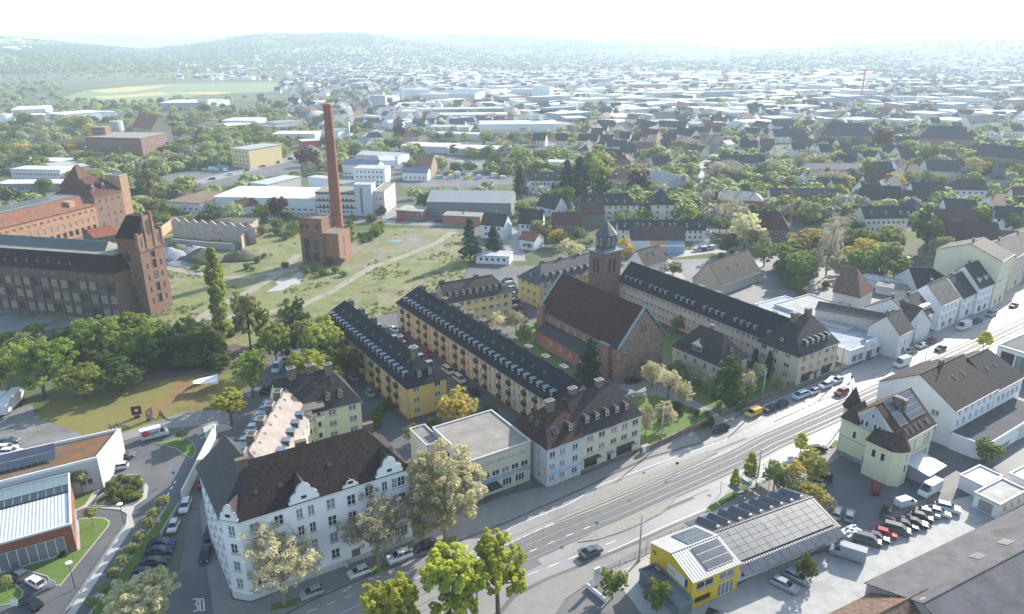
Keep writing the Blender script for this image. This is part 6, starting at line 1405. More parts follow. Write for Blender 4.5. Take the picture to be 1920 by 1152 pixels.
# sculptures on the dry field, tent, shipping boxes
for i, (bx, by, k, lb) in enumerate(((258,783,0,'rusty square plate sculpture with round hole, left one'),(282,788,0,'rusty square plate sculpture with round hole, right one'),(308,786,1,'tumbled rusty beams sculpture beside the plates'),(226,805,1,'dark angular iron sculpture behind the workshop wall'),(380,718,2,'black folded plate sculpture behind the white sail'))):
    x, y = P(bx, by); t = thing('sculpture', lb, 'sculpture', (x,y,0), .4+i); q = MB()
    if k == 0:
        for a in range(16):
            a0, a1 = a*pi/8, (a+1)*pi/8; sq = lambda a_: 1.1/max(abs(cos(a_)), abs(sin(a_)))
            for yy, s_ in ((-.06,1),(.06,-1)): q.face([(cos(a0)*.4,yy,1.9+sin(a0)*.4),(cos(a0)*sq(a0),yy,1.9+sin(a0)*sq(a0)),(cos(a1)*sq(a1),yy,1.9+sin(a1)*sq(a1)),(cos(a1)*.4,yy,1.9+sin(a1)*.4)][::s_], rust)
            q.face([(cos(a0)*sq(a0),-.06,1.9+sin(a0)*sq(a0)),(cos(a0)*sq(a0),.06,1.9+sin(a0)*sq(a0)),(cos(a1)*sq(a1),.06,1.9+sin(a1)*sq(a1)),(cos(a1)*sq(a1),-.06,1.9+sin(a1)*sq(a1))], rust)
        q.build('plate', t); q = MB(); q.box(-.6,.6,-.4,.4,0,.6,rust); q.build('foot', t)
    else:
        for j in range(5): q.tube((-1.6+j*.8,-.5+.3*j,.05),(-1.0+j*.8,.6-.2*j,1.2+.25*(j%3)),.16,.16,rust if k == 1 else dark,4)
        if k == 2: q.face([(-2,-1,.1),(1.5,-1,1.2),(2.2,1.2,2.8),(-1.4,1.0,1.8)], dark)
        q.build('beams', t)
x, y = P(388,730); t = thing('sun_sail', 'white rectangular sun sail on poles at the edge of the dry field', 'sun sail', (x,y,0), .35); q = MB(); g = [[(-3+6*i/6,-2+4*j/4,2.6+.5*((i/3-1)**2)*((j/2-1)**2)*(1 if (i<3)==(j<2) else -1)) for j in range(5)] for i in range(7)]
for i in range(6):
    for j in range(4): q.face([g[i][j],g[i+1][j],g[i+1][j+1],g[i][j+1]], white)
q.build('sail', t)
for a_ in ((-3.1,-2.1),(3.1,-2.1),(3.1,2.1),(-3.1,2.1)): q = MB(); q.tube((*a_,0),(*a_,3),.05,.05,steel,5); q.build('pole', t)
for i, (bx, by) in enumerate(((22,768),(-8,776))):
    x, y = P(bx, by); t = thing('box_trailer', ('right' if i == 0 else 'left')+' one of two white box trailers at the left edge', 'trailer', (x,y,0), radians(100)); q = MB(); q.box(-5,5,-1.25,1.25,1.1,3.7,white); q.build('box', t); q = MB(); q.box(-5,5,-1.0,1.0,.85,1.09,dark); q.build('chassis', t)
    for sx in (3,4.2):
        for sy in (-1,1): o_ = mk('wheel', wheel_mesh(.45,.3)[0], t, None, (sx,sy*1.0,.45))
# bins, skip, small street things
x, y = P(1592,1008); t = thing('waste_skip', 'open metal waste container full of scrap at the end of the solar hall', 'skip', (x,y,0), radians(30)); q = MB(); q.loft([[(-1.5,-1,0),(1.5,-1,0),(1.5,1,0),(-1.5,1,0)],[(-2,-1.1,1.5),(2,-1.1,1.5),(2,1.1,1.5),(-2,1.1,1.5)]], trim_grey, smooth=False); q.build('tub', t); q = MB(); rs = np.random.RandomState(3)
for i in range(16): a, b_, c = rs.uniform(-1.6,1.6), rs.uniform(-.8,.8), rs.uniform(.1,.35); q.box(a-c,a+c,b_-c*.6,b_+c*.6,1.45,1.6+c,[white,blue,steel][i%3])
q.build('scrap', t)
for i, (bx, by, m_) in enumerate(((776,985,dark),(788,982,dark),(828,990,flatmat('yellow_bin',(.6,.42,.03))))):
    x, y = P(bx, by); t = thing('waste_bin', ('left black','right black','yellow lidded')[i]+' waste container beside the white corner building', 'bin', (x,y,.14), .5); q = MB(); q.loft([[(-.6,-.45,0),(.6,-.45,0),(.6,.45,0),(-.6,.45,0)],[(-.7,-.55,1.15),(.7,-.55,1.15),(.7,.55,1.15),(-.7,.55,1.15)]], dark if i < 2 else white, smooth=False); q.build('tub', t); q = MB(); q.loft([[(-.72,-.57,1.16),(.72,-.57,1.16),(.72,.57,1.16),(-.72,.57,1.16)],[(-.6,-.4,1.38),(.6,-.4,1.38),(.6,.4,1.38),(-.6,.4,1.38)]], m_, smooth=False); q.build('lid', t)
# red white barrier
x, y = P(1863,930); t = thing('barrier', 'red and white barrier pole at the white hut', 'barrier', (x,y,0), radians(-5)); q = MB(); q.box(-.2,.2,-.2,.2,0,1.1,redp); q.build('post', t); q = MB(); [q.tube((i*.8,0,1.0),((i+1)*.8,0,1.0),.06,.06,redp if i % 2 else white,5) for i in range(7)]; q.build('pole', t)
# tower crane
x, y = P(1480, 425); t = thing('construction_crane', 'small orange construction crane with raised jib over the building site', 'crane', (x,y,0)); q = MB(); oc = flatmat('crane_orange', (.45,.22,.06))
for dx, dy in ((-.6,-.6),(.6,-.6),(.6,.6),(-.6,.6)): q.tube((dx,dy,0),(dx,dy,16),.1,.1,oc,4)
for i in range(10): q.tube((-.6,-.6,i*1.6),(.6,-.6,i*1.6+1.6),.06,.06,oc,3); q.tube((.6,-.6,i*1.6),(.6,.6,i*1.6+1.6),.06,.06,oc,3)
q.build('mast', t); q = MB()
for d in (-.4,.4): q.tube((0,d,16),(-14,d,25),.12,.08,oc,4)
q.tube((0,0,16.8),(-14,0,25.6),.1,.08,oc,4)
for i in range(10): q.tube((-i*1.4,-.4,16+i*.9),(-i*1.4-1.4,.4,16.9+i*.9),.05,.05,oc,3)
q.build('jib', t); q = MB(); q.box(-1,1,-1,1,0,1.2,concrete); q.build('counterweight', t)

for d in (-1.65, 1.65):
    o_ = offset(clw[2:], d); t = thing('contact_wire', ('left' if d > 0 else 'right')+' tram contact wire hanging over the track bed', 'wire', (*o_[0],0)); q = MB()
    for a_, b_ in zip(o_, o_[1:]): q.tube((a_[0]-o_[0][0],a_[1]-o_[0][1],5.6),(b_[0]-o_[0][0],b_[1]-o_[0][1],5.6),.03,.03,dark,4)
    q.build('wire', t)
# ------------------------------------------------------------------ people
def person(px, py, heading, top, leg, label, world_z=0.0, stride=.18, arm=0):
    x, y = P(px, py); t = thing('person', label, 'person', (x,y,world_z), heading)
    def sk(name, vs, es, rad, m, c=None, parent=t):
        me = bpy.data.meshes.new(name); me.from_pydata(vs, es, []); o = mk(name, me, parent, c); me.materials.append(m)
        md = o.modifiers.new('s', 'SKIN'); 
        for i, r in enumerate(rad): me.skin_vertices[0].data[i].radius = (r, r)
        me.skin_vertices[0].data[0].use_root = True; o.modifiers.new('b', 'SUBSURF').levels = 1; o.modifiers['b'].render_levels = 1; return o
    me = None
    v = [(0,0,.92),(0,0,1.2),(0,0,1.42),(0,.01,1.52),(0,.03,1.66),(0,.02,1.76),
         (-.19,0,1.40),(-.25,-.08*stride*5,1.12),(-.24,.12,.88),(-.24,.15,.80),(.19,0,1.40),(.25,.08*stride*5,1.12),(.24,.0,.88),(.24,.02,.80),
         (-.1,0,.88),(-.1,stride*.6,.48),(-.1,stride,.08),(-.1,stride+.14,.03),(.1,0,.88),(.1,-stride*.3,.48),(.1,-stride,.1),(.1,-stride+.13,.03)]
    e = [(0,1),(1,2),(2,3),(3,4),(4,5),(2,6),(6,7),(7,8),(8,9),(2,10),(10,11),(11,12),(12,13),(0,14),(14,15),(15,16),(16,17),(0,18),(18,19),(19,20),(20,21)]
    rd = [.15,.14,.16,.055,.10,.07,.07,.045,.035,.03,.07,.045,.035,.03,.09,.065,.045,.035,.09,.065,.045,.035]
    me = bpy.data.meshes.new('body'); me.from_pydata(v, e, []); me.materials.append(skin)
    o = mk('body', me, t); md = o.modifiers.new('skin', 'SKIN')
    if not me.skin_vertices:
        bpy.context.view_layer.objects.active = o
    for i, r in enumerate(rd): me.skin_vertices[0].data[i].radius = (r, r*.85)
    me.skin_vertices[0].data[0].use_root = True; sb = o.modifiers.new('sub', 'SUBSURF'); sb.levels = 1; sb.render_levels = 1
    q = MB(); ring = lambda z, a, b_, cx=0, cy=0: [(cx+cos(i*pi/5)*a, cy+sin(i*pi/5)*b_, z) for i in range(10)]
    q.loft([ring(.86,.19,.15),ring(1.0,.2,.15),ring(1.2,.19,.14),ring(1.38,.235,.15),ring(1.46,.17,.11),ring(1.49,.07,.07)], cloth)
    for sx in (-1,1): q.tube((sx*.2,0,1.42),(sx*.26,-.02*sx,1.12),.085,.065,cloth,8); q.tube((sx*.26,-.02*sx,1.12),(sx*.25,.08,.9),.065,.05,cloth,8)
    q.build('jacket', t, top); q = MB()
    for sx, st in ((-.1,stride),(.1,-stride)): q.tube((sx,0,.9),(sx,st*.5,.5),.115,.085,cloth,8); q.tube((sx,st*.5,.5),(sx,st,.07),.085,.06,cloth,8)
    q.build('trousers', t, leg); q = MB(); q.loft([ring(1.66,.105,.115,0,.0),ring(1.74,.11,.12,0,.0),ring(1.80,.07,.08,0,.0)], cloth); q.build('hair', t, (.03,.02,.015)); return t
person(1596,715,2.2,(.03,.04,.07),(.02,.02,.03),'person in dark jacket walking on the pavement beside the parked cars',.13)
person(651,1070,.6,(.5,.5,.48),(.45,.42,.38),'person in white clothes walking on the pavement by the white building door',.13)
person(222,882,1.0,(.05,.12,.35),(.03,.04,.08),'person in blue at the open door of the small white delivery car',.0,.02)
person(819,428,.6,(.03,.03,.03),(.03,.03,.03),'person in dark clothes on the road behind the meadow')
# ------------------------------------------------------------------ parked cars
ST = radians(33); CC = dict(w=(.55,.56,.57), s=(.28,.30,.32), k=(.012,.013,.016), g=(.09,.10,.11), b=(.02,.045,.10), r=(.42,.015,.02), d=(.02,.03,.035), db=(.03,.05,.07), y=(.62,.40,.02), v=(.035,.035,.09), ds=(.25,.02,.025), l=(.45,.52,.60))
CN = dict(w='white', s='silver', k='black', g='dark grey', b='dark blue', r='bright red', d='black', db='dark blue', y='yellow', v='dark violet', ds='dark red', l='pale blue')
KN = dict(hatchback='small car', saloon='saloon car', estate='estate car', suv='tall car', minivan='minivan', van='panel van', smallvan='small van')
def carrow(items, ang, group, where, far=False):
    n = len(items)
    for i, it in enumerate(items):
        px, py, kd, c = it[:4]; a = it[4] if len(it) > 4 else ang
        lb = f"{CN[c]} {KN[kd]} {where}" + (f", {nth(i)} from the left" if n > 1 else '')
        car(px, py, a, kd, CC[c], lb, group, far=far)
carrow([(585,1117,'hatchback','s'),(673,1078,'hatchback','w'),(749,1049,'suv','w'),(799,1028,'saloon','k')], ST+pi, 'cars parked in front of the white corner building', 'before the white building')
car(1108,1040,ST,'saloon',CC['g'],'grey saloon car driving past the nearest tram mast')
SS = dirpx((395,1000),(425,845)); ss2 = dirpx((330,1010),(355,940))
carrow([(348,953,'estate','w'),(326,992,'hatchback','w')], ss2+pi, 'cars standing along the low wall', 'along the low kerb wall')
carrow([(304,1024,'saloon','b'),(299,1038,'saloon','b'),(290,1058,'saloon','db'),(272,1079,'hatchback','db'),(268,1094,'hatchback','s')], radians(8), 'cars parked nose to the lawn strip', 'parked beside the lawn strip')
carrow([(393,1008,'hatchback','k'),(386,1044,'saloon','k')], SS+pi, 'black cars beside the white building', 'parked left of the white building')
car(381,908,ss2,'saloon',CC['r'],'bright red saloon car beside the pale concrete wall')
carrow([(406,868,'saloon','k'),(423,844,'saloon','s')], ss2, 'cars near the end of the concrete wall', 'parked above the red saloon')
car(521,693,dirpx((500,720),(525,680))+pi,'van',CC['l'],'pale blue panel van parked under the trees of the side street')
carrow([(497,735,'saloon','k'),(535,678,'saloon','k'),(543,660,'estate','k')], dirpx((500,720),(525,680)), 'cars in the upper side street', 'parked near the pale blue van')
carrow([(662,712,'hatchback','s'),(694,742,'hatchback','s')], radians(-57), 'cars beside the yellow apartment row', 'in the lane beside the yellow row')
carrow([(801,668,'hatchback','r'),(840,699,'minivan','w'),(861,715,'minivan','w'),(890,739,'saloon','k')], radians(-57), 'cars between the two long apartment rows', 'between the two long rows')
carrow([(740,622,'hatchback','l'),(748,632,'saloon','k'),(757,640,'saloon','k')], radians(-57), 'cars at the far end of the long rows', 'at the far end of the long rows')
car(1186,718,radians(20),'saloon',CC['k'],'black saloon car beside the church porch')
car(1352,808,ST+pi,'saloon',CC['k'],'black saloon car driving past the churchyard gate')
car(1412,779,ST+pi,'smallvan',CC['y'],'yellow post van parked before the yew')
carrow([(1443,771,'hatchback','db'),(1465,762,'hatchback','db'),(1500,746,'minivan','l'),(1524,738,'hatchback','w'),(1547,727,'suv','w'),(1569,717,'hatchback','w')], ST+pi, 'cars parked along the far kerb', 'on the far kerb before the corner shops')
car(1577,740,ST+pi,'suv',CC['ds'],'dark red tall car driving on the street below the corner house')
car(1691,686,ST+pi,'van',CC['w'],'white van with yellow stripe driving by the shop hall')
carrow([(1702,662,'hatchback','s'),(1726,652,'hatchback','w'),(1745,643,'hatchback','ds')], ST+pi, 'cars parked right of the shop hall', 'parked at the kerb by the shop hall')
car(1763,657,ST+pi,'saloon',CC['k'],'black saloon car driving beyond the shop hall')
car(1806,617,ST+pi,'van',CC['w'],'large white van parked in front of the town houses')
carrow([(1832,605,'saloon','k'),(1858,592,'minivan','s'),(1900,576,'saloon','k')], ST+pi, 'cars in front of the town houses', 'parked right of the white van')
car(1534,846,radians(10),'hatchback',CC['k'],'black small car at the kerb left of the villa')
car(1528,909,radians(150),'hatchback',CC['s'],'silver small car in the bushes near the villa'); car(1542,897,radians(150),'hatchback',CC['k'],'black small car behind the silver one near the villa')
carrow([(1568,966,'estate','s'),(1592,972,'hatchback','s'),(1662,966,'saloon','k')], radians(60), 'cars in the parking court', 'behind the solar hall')
car(1641,921,radians(60),'hatchback',CC['ds'],'dark red small car alone beside the villa')
car(1697,948,radians(20),'smallvan',CC['w'],'white small van with red lettering at the mesh fence'); car(1742,925,ST+pi,'van',CC['w'],'tall white panel van parked above the fence')
row = [(1625,1018,'minivan','g'),(1642,1012,'saloon','v'),(1660,1006,'hatchback','r'),(1680,998,'minivan','g'),(1696,989,'saloon','k'),(1714,985,'saloon','k'),(1728,975,'hatchback','k'),(1741,968,'hatchback','s'),(1757,965,'saloon','w'),(1776,958,'suv','w')]
carrow(row, radians(-28), 'cars in the diagonal row along the mesh fence', 'in the fence row')
car(1588,1045,radians(150),'van',CC['s'],'grey van with white roof at the end of the solar hall')
carrow([(1470,1102,'estate','s'),(1494,1088,'estate','s')], radians(-42), 'silver estates before the solar hall', 'before the white workshop hall')
car(1345,1164,radians(-30),'hatchback',CC['k'],'black small car cut by the bottom edge below the yellow workshop')
# dealer forecourt
dv = car(291,820,radians(33),'van',CC['w'],'white parcel van with red cube logo and dpd lettering')
red2 = flatmat('parcel_red', (.5,.01,.04))
q = MB(); q.face([(-.5,0,.35),(0,0,.12),(0,0,-.35),(-.5,0,-.15)][::-1], red2); q.face([(.5,0,.35),(.5,0,-.15),(0,0,-.35),(0,0,.12)][::-1], red2); q.face([(-.5,0,.42),(0,0,.65),(.5,0,.42),(0,0,.19)][::-1], red2)
for sg in (1,-1):
    o_ = mk('logo', cached('cube', q), dv, None, (1.9, sg*1.035, 1.55), 0 if sg == -1 else pi); o_.scale = (1.5,1,1.5); text('dpd', 1.35, dark, dv, (.25, sg*1.03, 1.25), (pi/2,0,0 if sg == -1 else pi))
car(232,860,radians(18),'saloon',CC['g'],'dark grey saloon car beside the pointed end wall'); car(223,880,radians(200),'hatchback',CC['w'],'small white delivery car with open door on the forecourt')
carrow([(16,832,'saloon','g'),(16,839,'saloon','k'),(14,846,'suv','w'),(22,853,'suv','w')][:4], radians(5), 'cars on the gravel yard', 'on the gravel yard at the left edge')
for c_ in CARS[-4:]: pass
carrow([(36,1083,'suv','g'),(68,1097,'hatchback','w'),(60,1136,'saloon','k')], radians(150), 'cars on the lower dealer loop', 'in the loop at the bottom left')
# middle distance cars
def lot(n, a, b, ang, where, group, seed=0, kinds=('hatchback','saloon','estate','suv','smallvan')):
    r = random.Random(seed); cs = 'wskgbrlk'
    A_, B_ = Vector(P(*a)), Vector(P(*b))
    for i in range(n):
        p = A_+(B_-A_)*((i+.2*r.random())/max(1, n-1)); c = r.choice(cs); kd = r.choice(kinds)
        car(0, 0, ang+r.choice((0, pi)), kd, CC[c], f"{CN[c]} {KN[kd]} {where}, {nth(i)} from the left", group, far=True, world=(p.x, p.y))
lot(6,(1160,395),(1250,388),radians(80),'beside the white halls',  'cars a'.replace(' a', ' by the long cream house')) if False else None
lot(5,(970,345),(1000,352),radians(10),'in the yard behind the fir trees','cars behind the fir trees',1)
lot(4,(1305,472),(1330,468),radians(20),'on the street behind the salmon row','cars behind the salmon row',2)
lot(6,(950,528),(985,565),radians(30),'beside the yellow hipped house','cars beside the yellow hipped house',3)
lot(5,(955,545),(975,590),radians(30),'in front of the cream yellow wing','cars by the cream yellow wing',4)
lot(4,(745,415),(860,418),radians(5),'by the long grey shed','cars by the long grey shed',5)
lot(7,(1690,490),(1760,500),radians(70),'under the half timbered barn','cars under the half timbered barn',6)
lot(6,(1372,475),(1315,430),radians(100),'on the garden street','cars on the street among the gardens',7)
lot(5,(1322,400),(1312,350),radians(92),'up the garden street','cars further up the garden street',8)
lot(10,(975,280),(1035,284),radians(90),'in the lot below the white halls','cars below the white halls',9)
lot(12,(715,245),(735,205),radians(90),'on the main road near the office block','cars on the main road',10)
lot(12,(220,322),(330,322),radians(60),'in the used car yard','cars in the used car yard, front row',11)
lot(12,(225,312),(330,310),radians(60),'in the rear row of used cars','cars in the used car yard, back row',12)
lot(10,(725,247),(790,249),radians(80),'in the lot by the dark red tree','cars by the dark red tree',13)
lot(8,(10,362),(140,356),radians(5),'before the red striped shop','cars before the red striped shop',14)
lot(8,(640,262),(690,258),radians(40),'at the filling station','cars at the filling station',15)
lot(6,(395,338),(545,300),radians(25),'on the road behind the factory','cars on the road behind the factory',16)
# ------------------------------------------------------------------ the town beyond: (label, eave left, eave right, eave height, depth, ridge rise, wall, roof, ins, rows, cols, kind)
W_ = (.62,.63,.64); CR = (.55,.50,.38); GR = (.33,.33,.32); BR = (.22,.10,.075); DK = (.04,.043,.05); BRN = (.10,.055,.045); LT = (.35,.36,.37); OR = (.25,.10,.06)
def far_b(lb, A_, B_, z, W, rh, wall, roofc, ins=(0,0), nf=0, nc=0, cat='house', name=None, L=None, side=None, far=True, ang=None, wm=None, rm=None, h=None, chim=0, dorm=0, group=None):
    fl = rh == 0
    b = B(name or {'hall':'industrial_hall','house':'house','office':'office_block','shed':'shed'}.get(cat, cat), lb, cat, A_, B_, z, W=W, h=h or z, rh=rh, wall=wall, roofc=roofc, ins=ins, roof='flat' if fl else 'gable', far=far, L=L, ang=ang, wm=wm or plaster, rm=rm or (feltroof if fl else tileroof), group=group)
    if nf: b.rows('front', nf, 1.3, min(3.2, (z-.8)/nf), nc or max(2, int(b.L/3.2)), w=1.2 if cat != 'hall' else 2.2, h=1.4 if cat != 'hall' else 1.0)
    if side: b.rows(side[0], side[1], 1.3, min(3.2, (z-.8)/side[1]), side[2], w=1.2, h=1.4)
    b.fin()
    if chim: b.chimney([(b.L*(i+.5)/chim, .4) for i in range(chim)], .7, .7, 1.2)
    if dorm: b.dormer('front', [b.L*(i+.5)/dorm for i in range(dorm)], .2, 'hip')
    return b
T = [
 # right of the chimney, around the street among the gardens
 ('long cream institution with dark hipped roof and seven dormers',(1078,385),(1198,384),8.6,12,4.6,(.56,.53,.45),DK,(5,5),3,10,'house',2,7),
 ('cream head building right of the long cream institution, hipped roof',(1222,383),(1264,383),9,14,6,(.56,.53,.45),DK,(5,5),3,2,'house',3,1),
 ('low link building with black roof between the two cream institution parts',(1198,393),(1222,393),6,8,2.5,(.55,.52,.45),DK,(0,0),2,2,'house',0,0),
 ('very long low cream row with dark roof behind the coloured terrace',(1160,430),(1323,431),5.5,9,3.4,(.55,.53,.46),DK,(0,0),2,16,'house',4,7),
 ('terrace with blue, orange and white house fronts and brown roof',(1182,449),(1284,449),6,9,4.6,W_,(.10,.065,.06),(0,0),2,9,'house',2,0),
 ('white gabled house left of the brown roofed pair near the church tower',(1006,384),(1040,392),7,9,5.5,W_,DK,(0,0),2,2,'house',0,0),
 ('white house with black roof and small pointed gable by the red roofed shed',(972,418),(1016,420),6.5,10,5.5,W_,DK,(0,0),2,4,'house',1,0),
 ('dark brick house with maroon roof left of the church tower',(1036,420),(1090,420),6.5,9,4.5,(.12,.075,.065),BRN,(0,0),2,5,'house',2,0),
 ('maroon roofed house with green side wall directly left of the tower',(1092,402),(1134,400),7,12,5,(.12,.13,.10),BRN,(0,0),0,0,'house',1,0),
 ('small white annex with orange roof and balcony below the black roofed white house',(974,448),(1002,452),4.5,9,2.5,W_,OR,(0,0),1,2,'house',0,0),
 ('villa with red brick trim, terracotta roof and central gable',(1136,334),(1208,336),9,14,4,(.58,.50,.38),(.24,.13,.09),(5,5),2,8,'house',2,2),
 ('white house with three roof gables behind the big firs',(993,338),(1058,338),7.5,12,4,W_,(.09,.07,.07),(0,0),2,8,'house',0,3),
 ('flat white modern house above the roof gables, behind the firs',(1025,305),(1068,306),6,12,0,W_,LT,(0,0),1,5,'house',0,0),
 ('grey slate terrace with bright sun roofs beside the garden street',(1208,335),(1245,350),7,16,5,(.3,.33,.36),(.34,.36,.38),(0,0),2,4,'house',0,0),
 ('red brick school with gabled front right of the garden street',(1348,373),(1430,377),9,14,3.2,(.24,.11,.08),(.30,.29,.28),(4,4),2,9,'house',3,0),
 ('maroon roofed brick house half hidden by the ochre tree',(1400,425),(1480,430),7,12,6,(.14,.08,.065),(.08,.035,.035),(0,4),2,6,'house',1,0),
 ('long terrace with mauve brown roof and white front by the crane',(1446,369),(1568,370),6,10,4,W_,(.10,.08,.085),(0,0),2,14,'house',0,3),
 ('dark half timbered manor with brown roof right of the terrace',(1602,372),(1690,376),6,12,6.5,(.5,.47,.42),(.055,.05,.05),(5,0),1,8,'house',2,0),
 ('cream three storey house with dark roof in the middle of the gardens',(1622,409),(1704,408),7.5,11,4.5,(.56,.53,.47),(.05,.05,.055),(0,0),2,8,'house',2,3),
 ('white gabled farmhouse standing tall right of the manor',(1715,368),(1775,368),7,12,6.5,W_,(.06,.058,.06),(0,0),2,4,'house',1,0),
 ('small white double gabled house right of the cream three storey house',(1690,374),(1735,378),6,9,4.5,W_,(.055,.052,.055),(0,0),2,3,'house',0,0),
 ('long half timbered barn with dark brown roof above the parked cars',(1765,450),(1880,452),5.5,14,6.5,(.36,.31,.24),(.065,.045,.042),(0,0),2,14,'barn',0,0),
 ('maroon roofed farmhouse with two framed gables behind the barn',(1755,413),(1835,414),5,10,4.5,W_,(.09,.045,.045),(0,0),1,5,'house',0,0),
 ('white gabled house with dark roof right of the farmhouse',(1775,395),(1835,397),5,12,5,W_,(.05,.052,.058),(0,0),1,4,'house',0,0),
 ('maroon roofed white villa at the upper right',(1788,355),(1852,356),7,12,5,W_,(.07,.05,.052),(4,0),2,5,'house',1,0),
 ('big dark roofed brick school with central pyramid roof, left one',(1540,252),(1640,254),9,26,9,(.24,.13,.10),(.05,.058,.07),(9,9),2,12,'office',0,0),
 ('big dark roofed brick school with central pyramid roof, right one',(1722,258),(1828,262),10,26,9,(.26,.13,.09),(.05,.058,.07),(9,9),3,12,'office',0,0),
 ('long dark row of brick houses at the upper right edge',(1830,290),(1935,300),10,16,7,(.22,.12,.10),(.06,.06,.07),(0,0),3,12,'house',3,0),
 ('white flat roofed house shining between trees at the right',(1842,312),(1880,312),6,12,0,W_,(.6,.6,.6),(0,0),1,4,'house',0,0),
 ('dark roofed long building with white gables behind the brown trees',(1740,320),(1825,322),6,16,6,(.45,.43,.4),(.055,.06,.07),(0,0),1,8,'house',0,0),
 ('row with bright flat roof and dark base behind the bare trees',(1515,318),(1615,318),7,14,3,(.35,.35,.36),(.07,.08,.10),(0,0),1,10,'house',0,0),
 ('white house row with dark roof and two dormers right of the street',(1350,304),(1435,306),6.5,11,4.5,W_,(.05,.06,.075),(0,0),2,9,'house',0,2),
 ('small white house with steep dark roof at the garden street corner',(1333,315),(1352,316),6,9,5,W_,(.06,.06,.065),(0,0),2,2,'house',0,0),
 # houses between halls and gardens
 ('white house with steep black roof, left of the pair before the halls',(998,262),(1022,263),5.5,9,5.5,(.62,.58,.42),DK,(0,0),2,3,'house',0,0),
 ('white house with steep black roof, right of the pair before the halls',(1042,263),(1064,263),5.5,9,5.5,(.62,.58,.42),DK,(0,0),2,3,'house',0,0),
 ('long black roofed house with cream front right of the pair',(1084,263),(1120,264),6,10,5,(.5,.46,.36),DK,(0,0),2,5,'house',1,0),
 ('small black roofed house with cream front further right',(1125,264),(1148,265),6,9,5,(.5,.5,.45),DK,(0,0),2,3,'house',1,0),
 ('tall narrow white house with black roof beside the cream ones',(1161,259),(1180,260),8,9,5,W_,DK,(0,0),3,3,'house',0,0),
 ('hipped black roof villa with cream front',(1184,264),(1211,264),6,11,5,(.58,.56,.45),DK,(4,4),2,4,'house',0,0),
 ('orange brown house with round gable in the terrace row',(1200,250),(1232,252),8,11,4,(.5,.33,.2),BRN,(0,0),2,4,'house',0,0),
 ('white gabled house with black roof above the row',(1198,238),(1225,242),6,10,6,W_,DK,(0,0),2,2,'house',0,0),
 ('large white gabled house beside the long white hall',(1232,226),(1268,224),6.5,14,8,W_,(.08,.085,.095),(0,0),2,3,'house',0,0),
 ('black roofed white house pair right of the row, front one',(1262,250),(1295,256),7,11,5.5,W_,DK,(0,0),2,3,'house',0,0),
 ('black roofed white house pair right of the row, rear one',(1250,238),(1285,240),7,11,5.5,W_,(.06,.065,.075),(0,0),2,3,'house',0,0),
 ('brick sided tall house by the dark fir',(1297,246),(1330,248),9,12,4,(.35,.2,.15),(.08,.07,.075),(0,0),2,3,'house',0,0),
 ('slate grey gabled villa above the garden street',(1325,268),(1360,266),8,13,5.5,(.24,.26,.28),(.05,.05,.06),(0,3),2,3,'house',2,0),
 ('white house with dark roof right of the slate villa',(1364,272),(1378,270),6,10,3,W_,LT,(0,0),1,2,'house',0,0),
 ('white house with black gable roof near the upper garden street',(1408,236),(1435,240),7,12,5,W_,(.06,.065,.08),(0,0),2,3,'house',0,0),
 ('tall white gabled house with dark roof at the far gardens',(1452,256),(1512,255),6,12,6,W_,(.06,.065,.08),(0,0),2,5,'house',0,0),
 ('black roofed white house left of the far gardens',(1445,236),(1487,238),6,12,6,W_,(.07,.075,.085),(0,0),2,4,'house',0,0),
 ('white gabled house with dark mansard roof at the far right',(1820,232),(1880,228),8,14,7,(.6,.6,.62),(.08,.085,.1),(0,0),2,6,'house',0,3),
 # industrial belt
 ('grey office tower block with pale right side',(697,180),(722,180),20,13,0,(.34,.36,.40),LT,(0,0),6,4,'office',0,0),
 ('white office building with dark window bands on the main road',(759,169),(807,168),18,30,0,(.60,.62,.64),LT,(0,0),5,9,'office',0,0),
 ('huge hall with striped saw roof beside the white office',(815,176),(890,177),10,70,0,(.4,.42,.44),(.48,.50,.52),(0,0),0,0,'hall',0,0),
 ('wide hall with pale roof and dark front above the showroom halls',(812,206),(945,204),9,26,0,(.20,.22,.24),LT,(0,0),0,0,'hall',0,0),
 ('wide grey hall directly below the dark fronted hall',(832,216),(952,215),8,24,0,(.40,.43,.47),(.50,.51,.50),(0,0),0,0,'hall',0,0),
 ('long white market hall with red lettering',(900,234),(1048,233),9,34,0,(.60,.62,.65),(.52,.55,.58),(0,0),1,14,'hall',0,0),
 ('low flat market hall left of the white hall with lettering',(804,239),(880,240),6,22,0,(.5,.5,.5),(.3,.31,.31),(0,0),1,8,'hall',0,0),
 ('white hall with dark brown eaves stripe',(812,251),(897,253),5,16,0,(.58,.58,.58),(.36,.36,.34),(0,0),0,0,'hall',0,0),
 ('long grey brown shed right of the striped hall',(899,248),(985,252),5,14,2,(.35,.36,.38),(.20,.18,.17),(0,0),0,0,'hall',0,0),
 ('wide low hall with brown stained white roof',(750,274),(848,277),5,24,0,(.5,.48,.45),(.48,.44,.39),(0,0),0,0,'hall',0,0),
 ('wide low hall with rusty white roof next to the brown stained one',(838,279),(952,281),5,22,0,(.5,.48,.46),(.5,.5,.5),(0,0),0,0,'hall',0,0),
 ('car showroom with white canopy at the main road',(745,227),(777,227),5,14,0,W_,LT,(0,0),0,0,'shop',0,0),
 ('small white shop beside the car showroom',(780,228),(802,228),5,12,0,W_,LT,(0,0),0,0,'shop',0,0),
 ('white block house by the smoke at the main road',(675,217),(700,219),9,11,0,W_,LT,(0,0),3,3,'house',0,0),
 ('small white gabled house among trees by the main road',(668,266),(688,268),4.5,10,4,W_,(.3,.32,.34),(0,0),1,2,'house',0,0),
 ('white walled house with dark hipped roof at the main road bend',(688,258),(718,257),5,11,4,W_,DK,(3,3),1,3,'house',0,0),
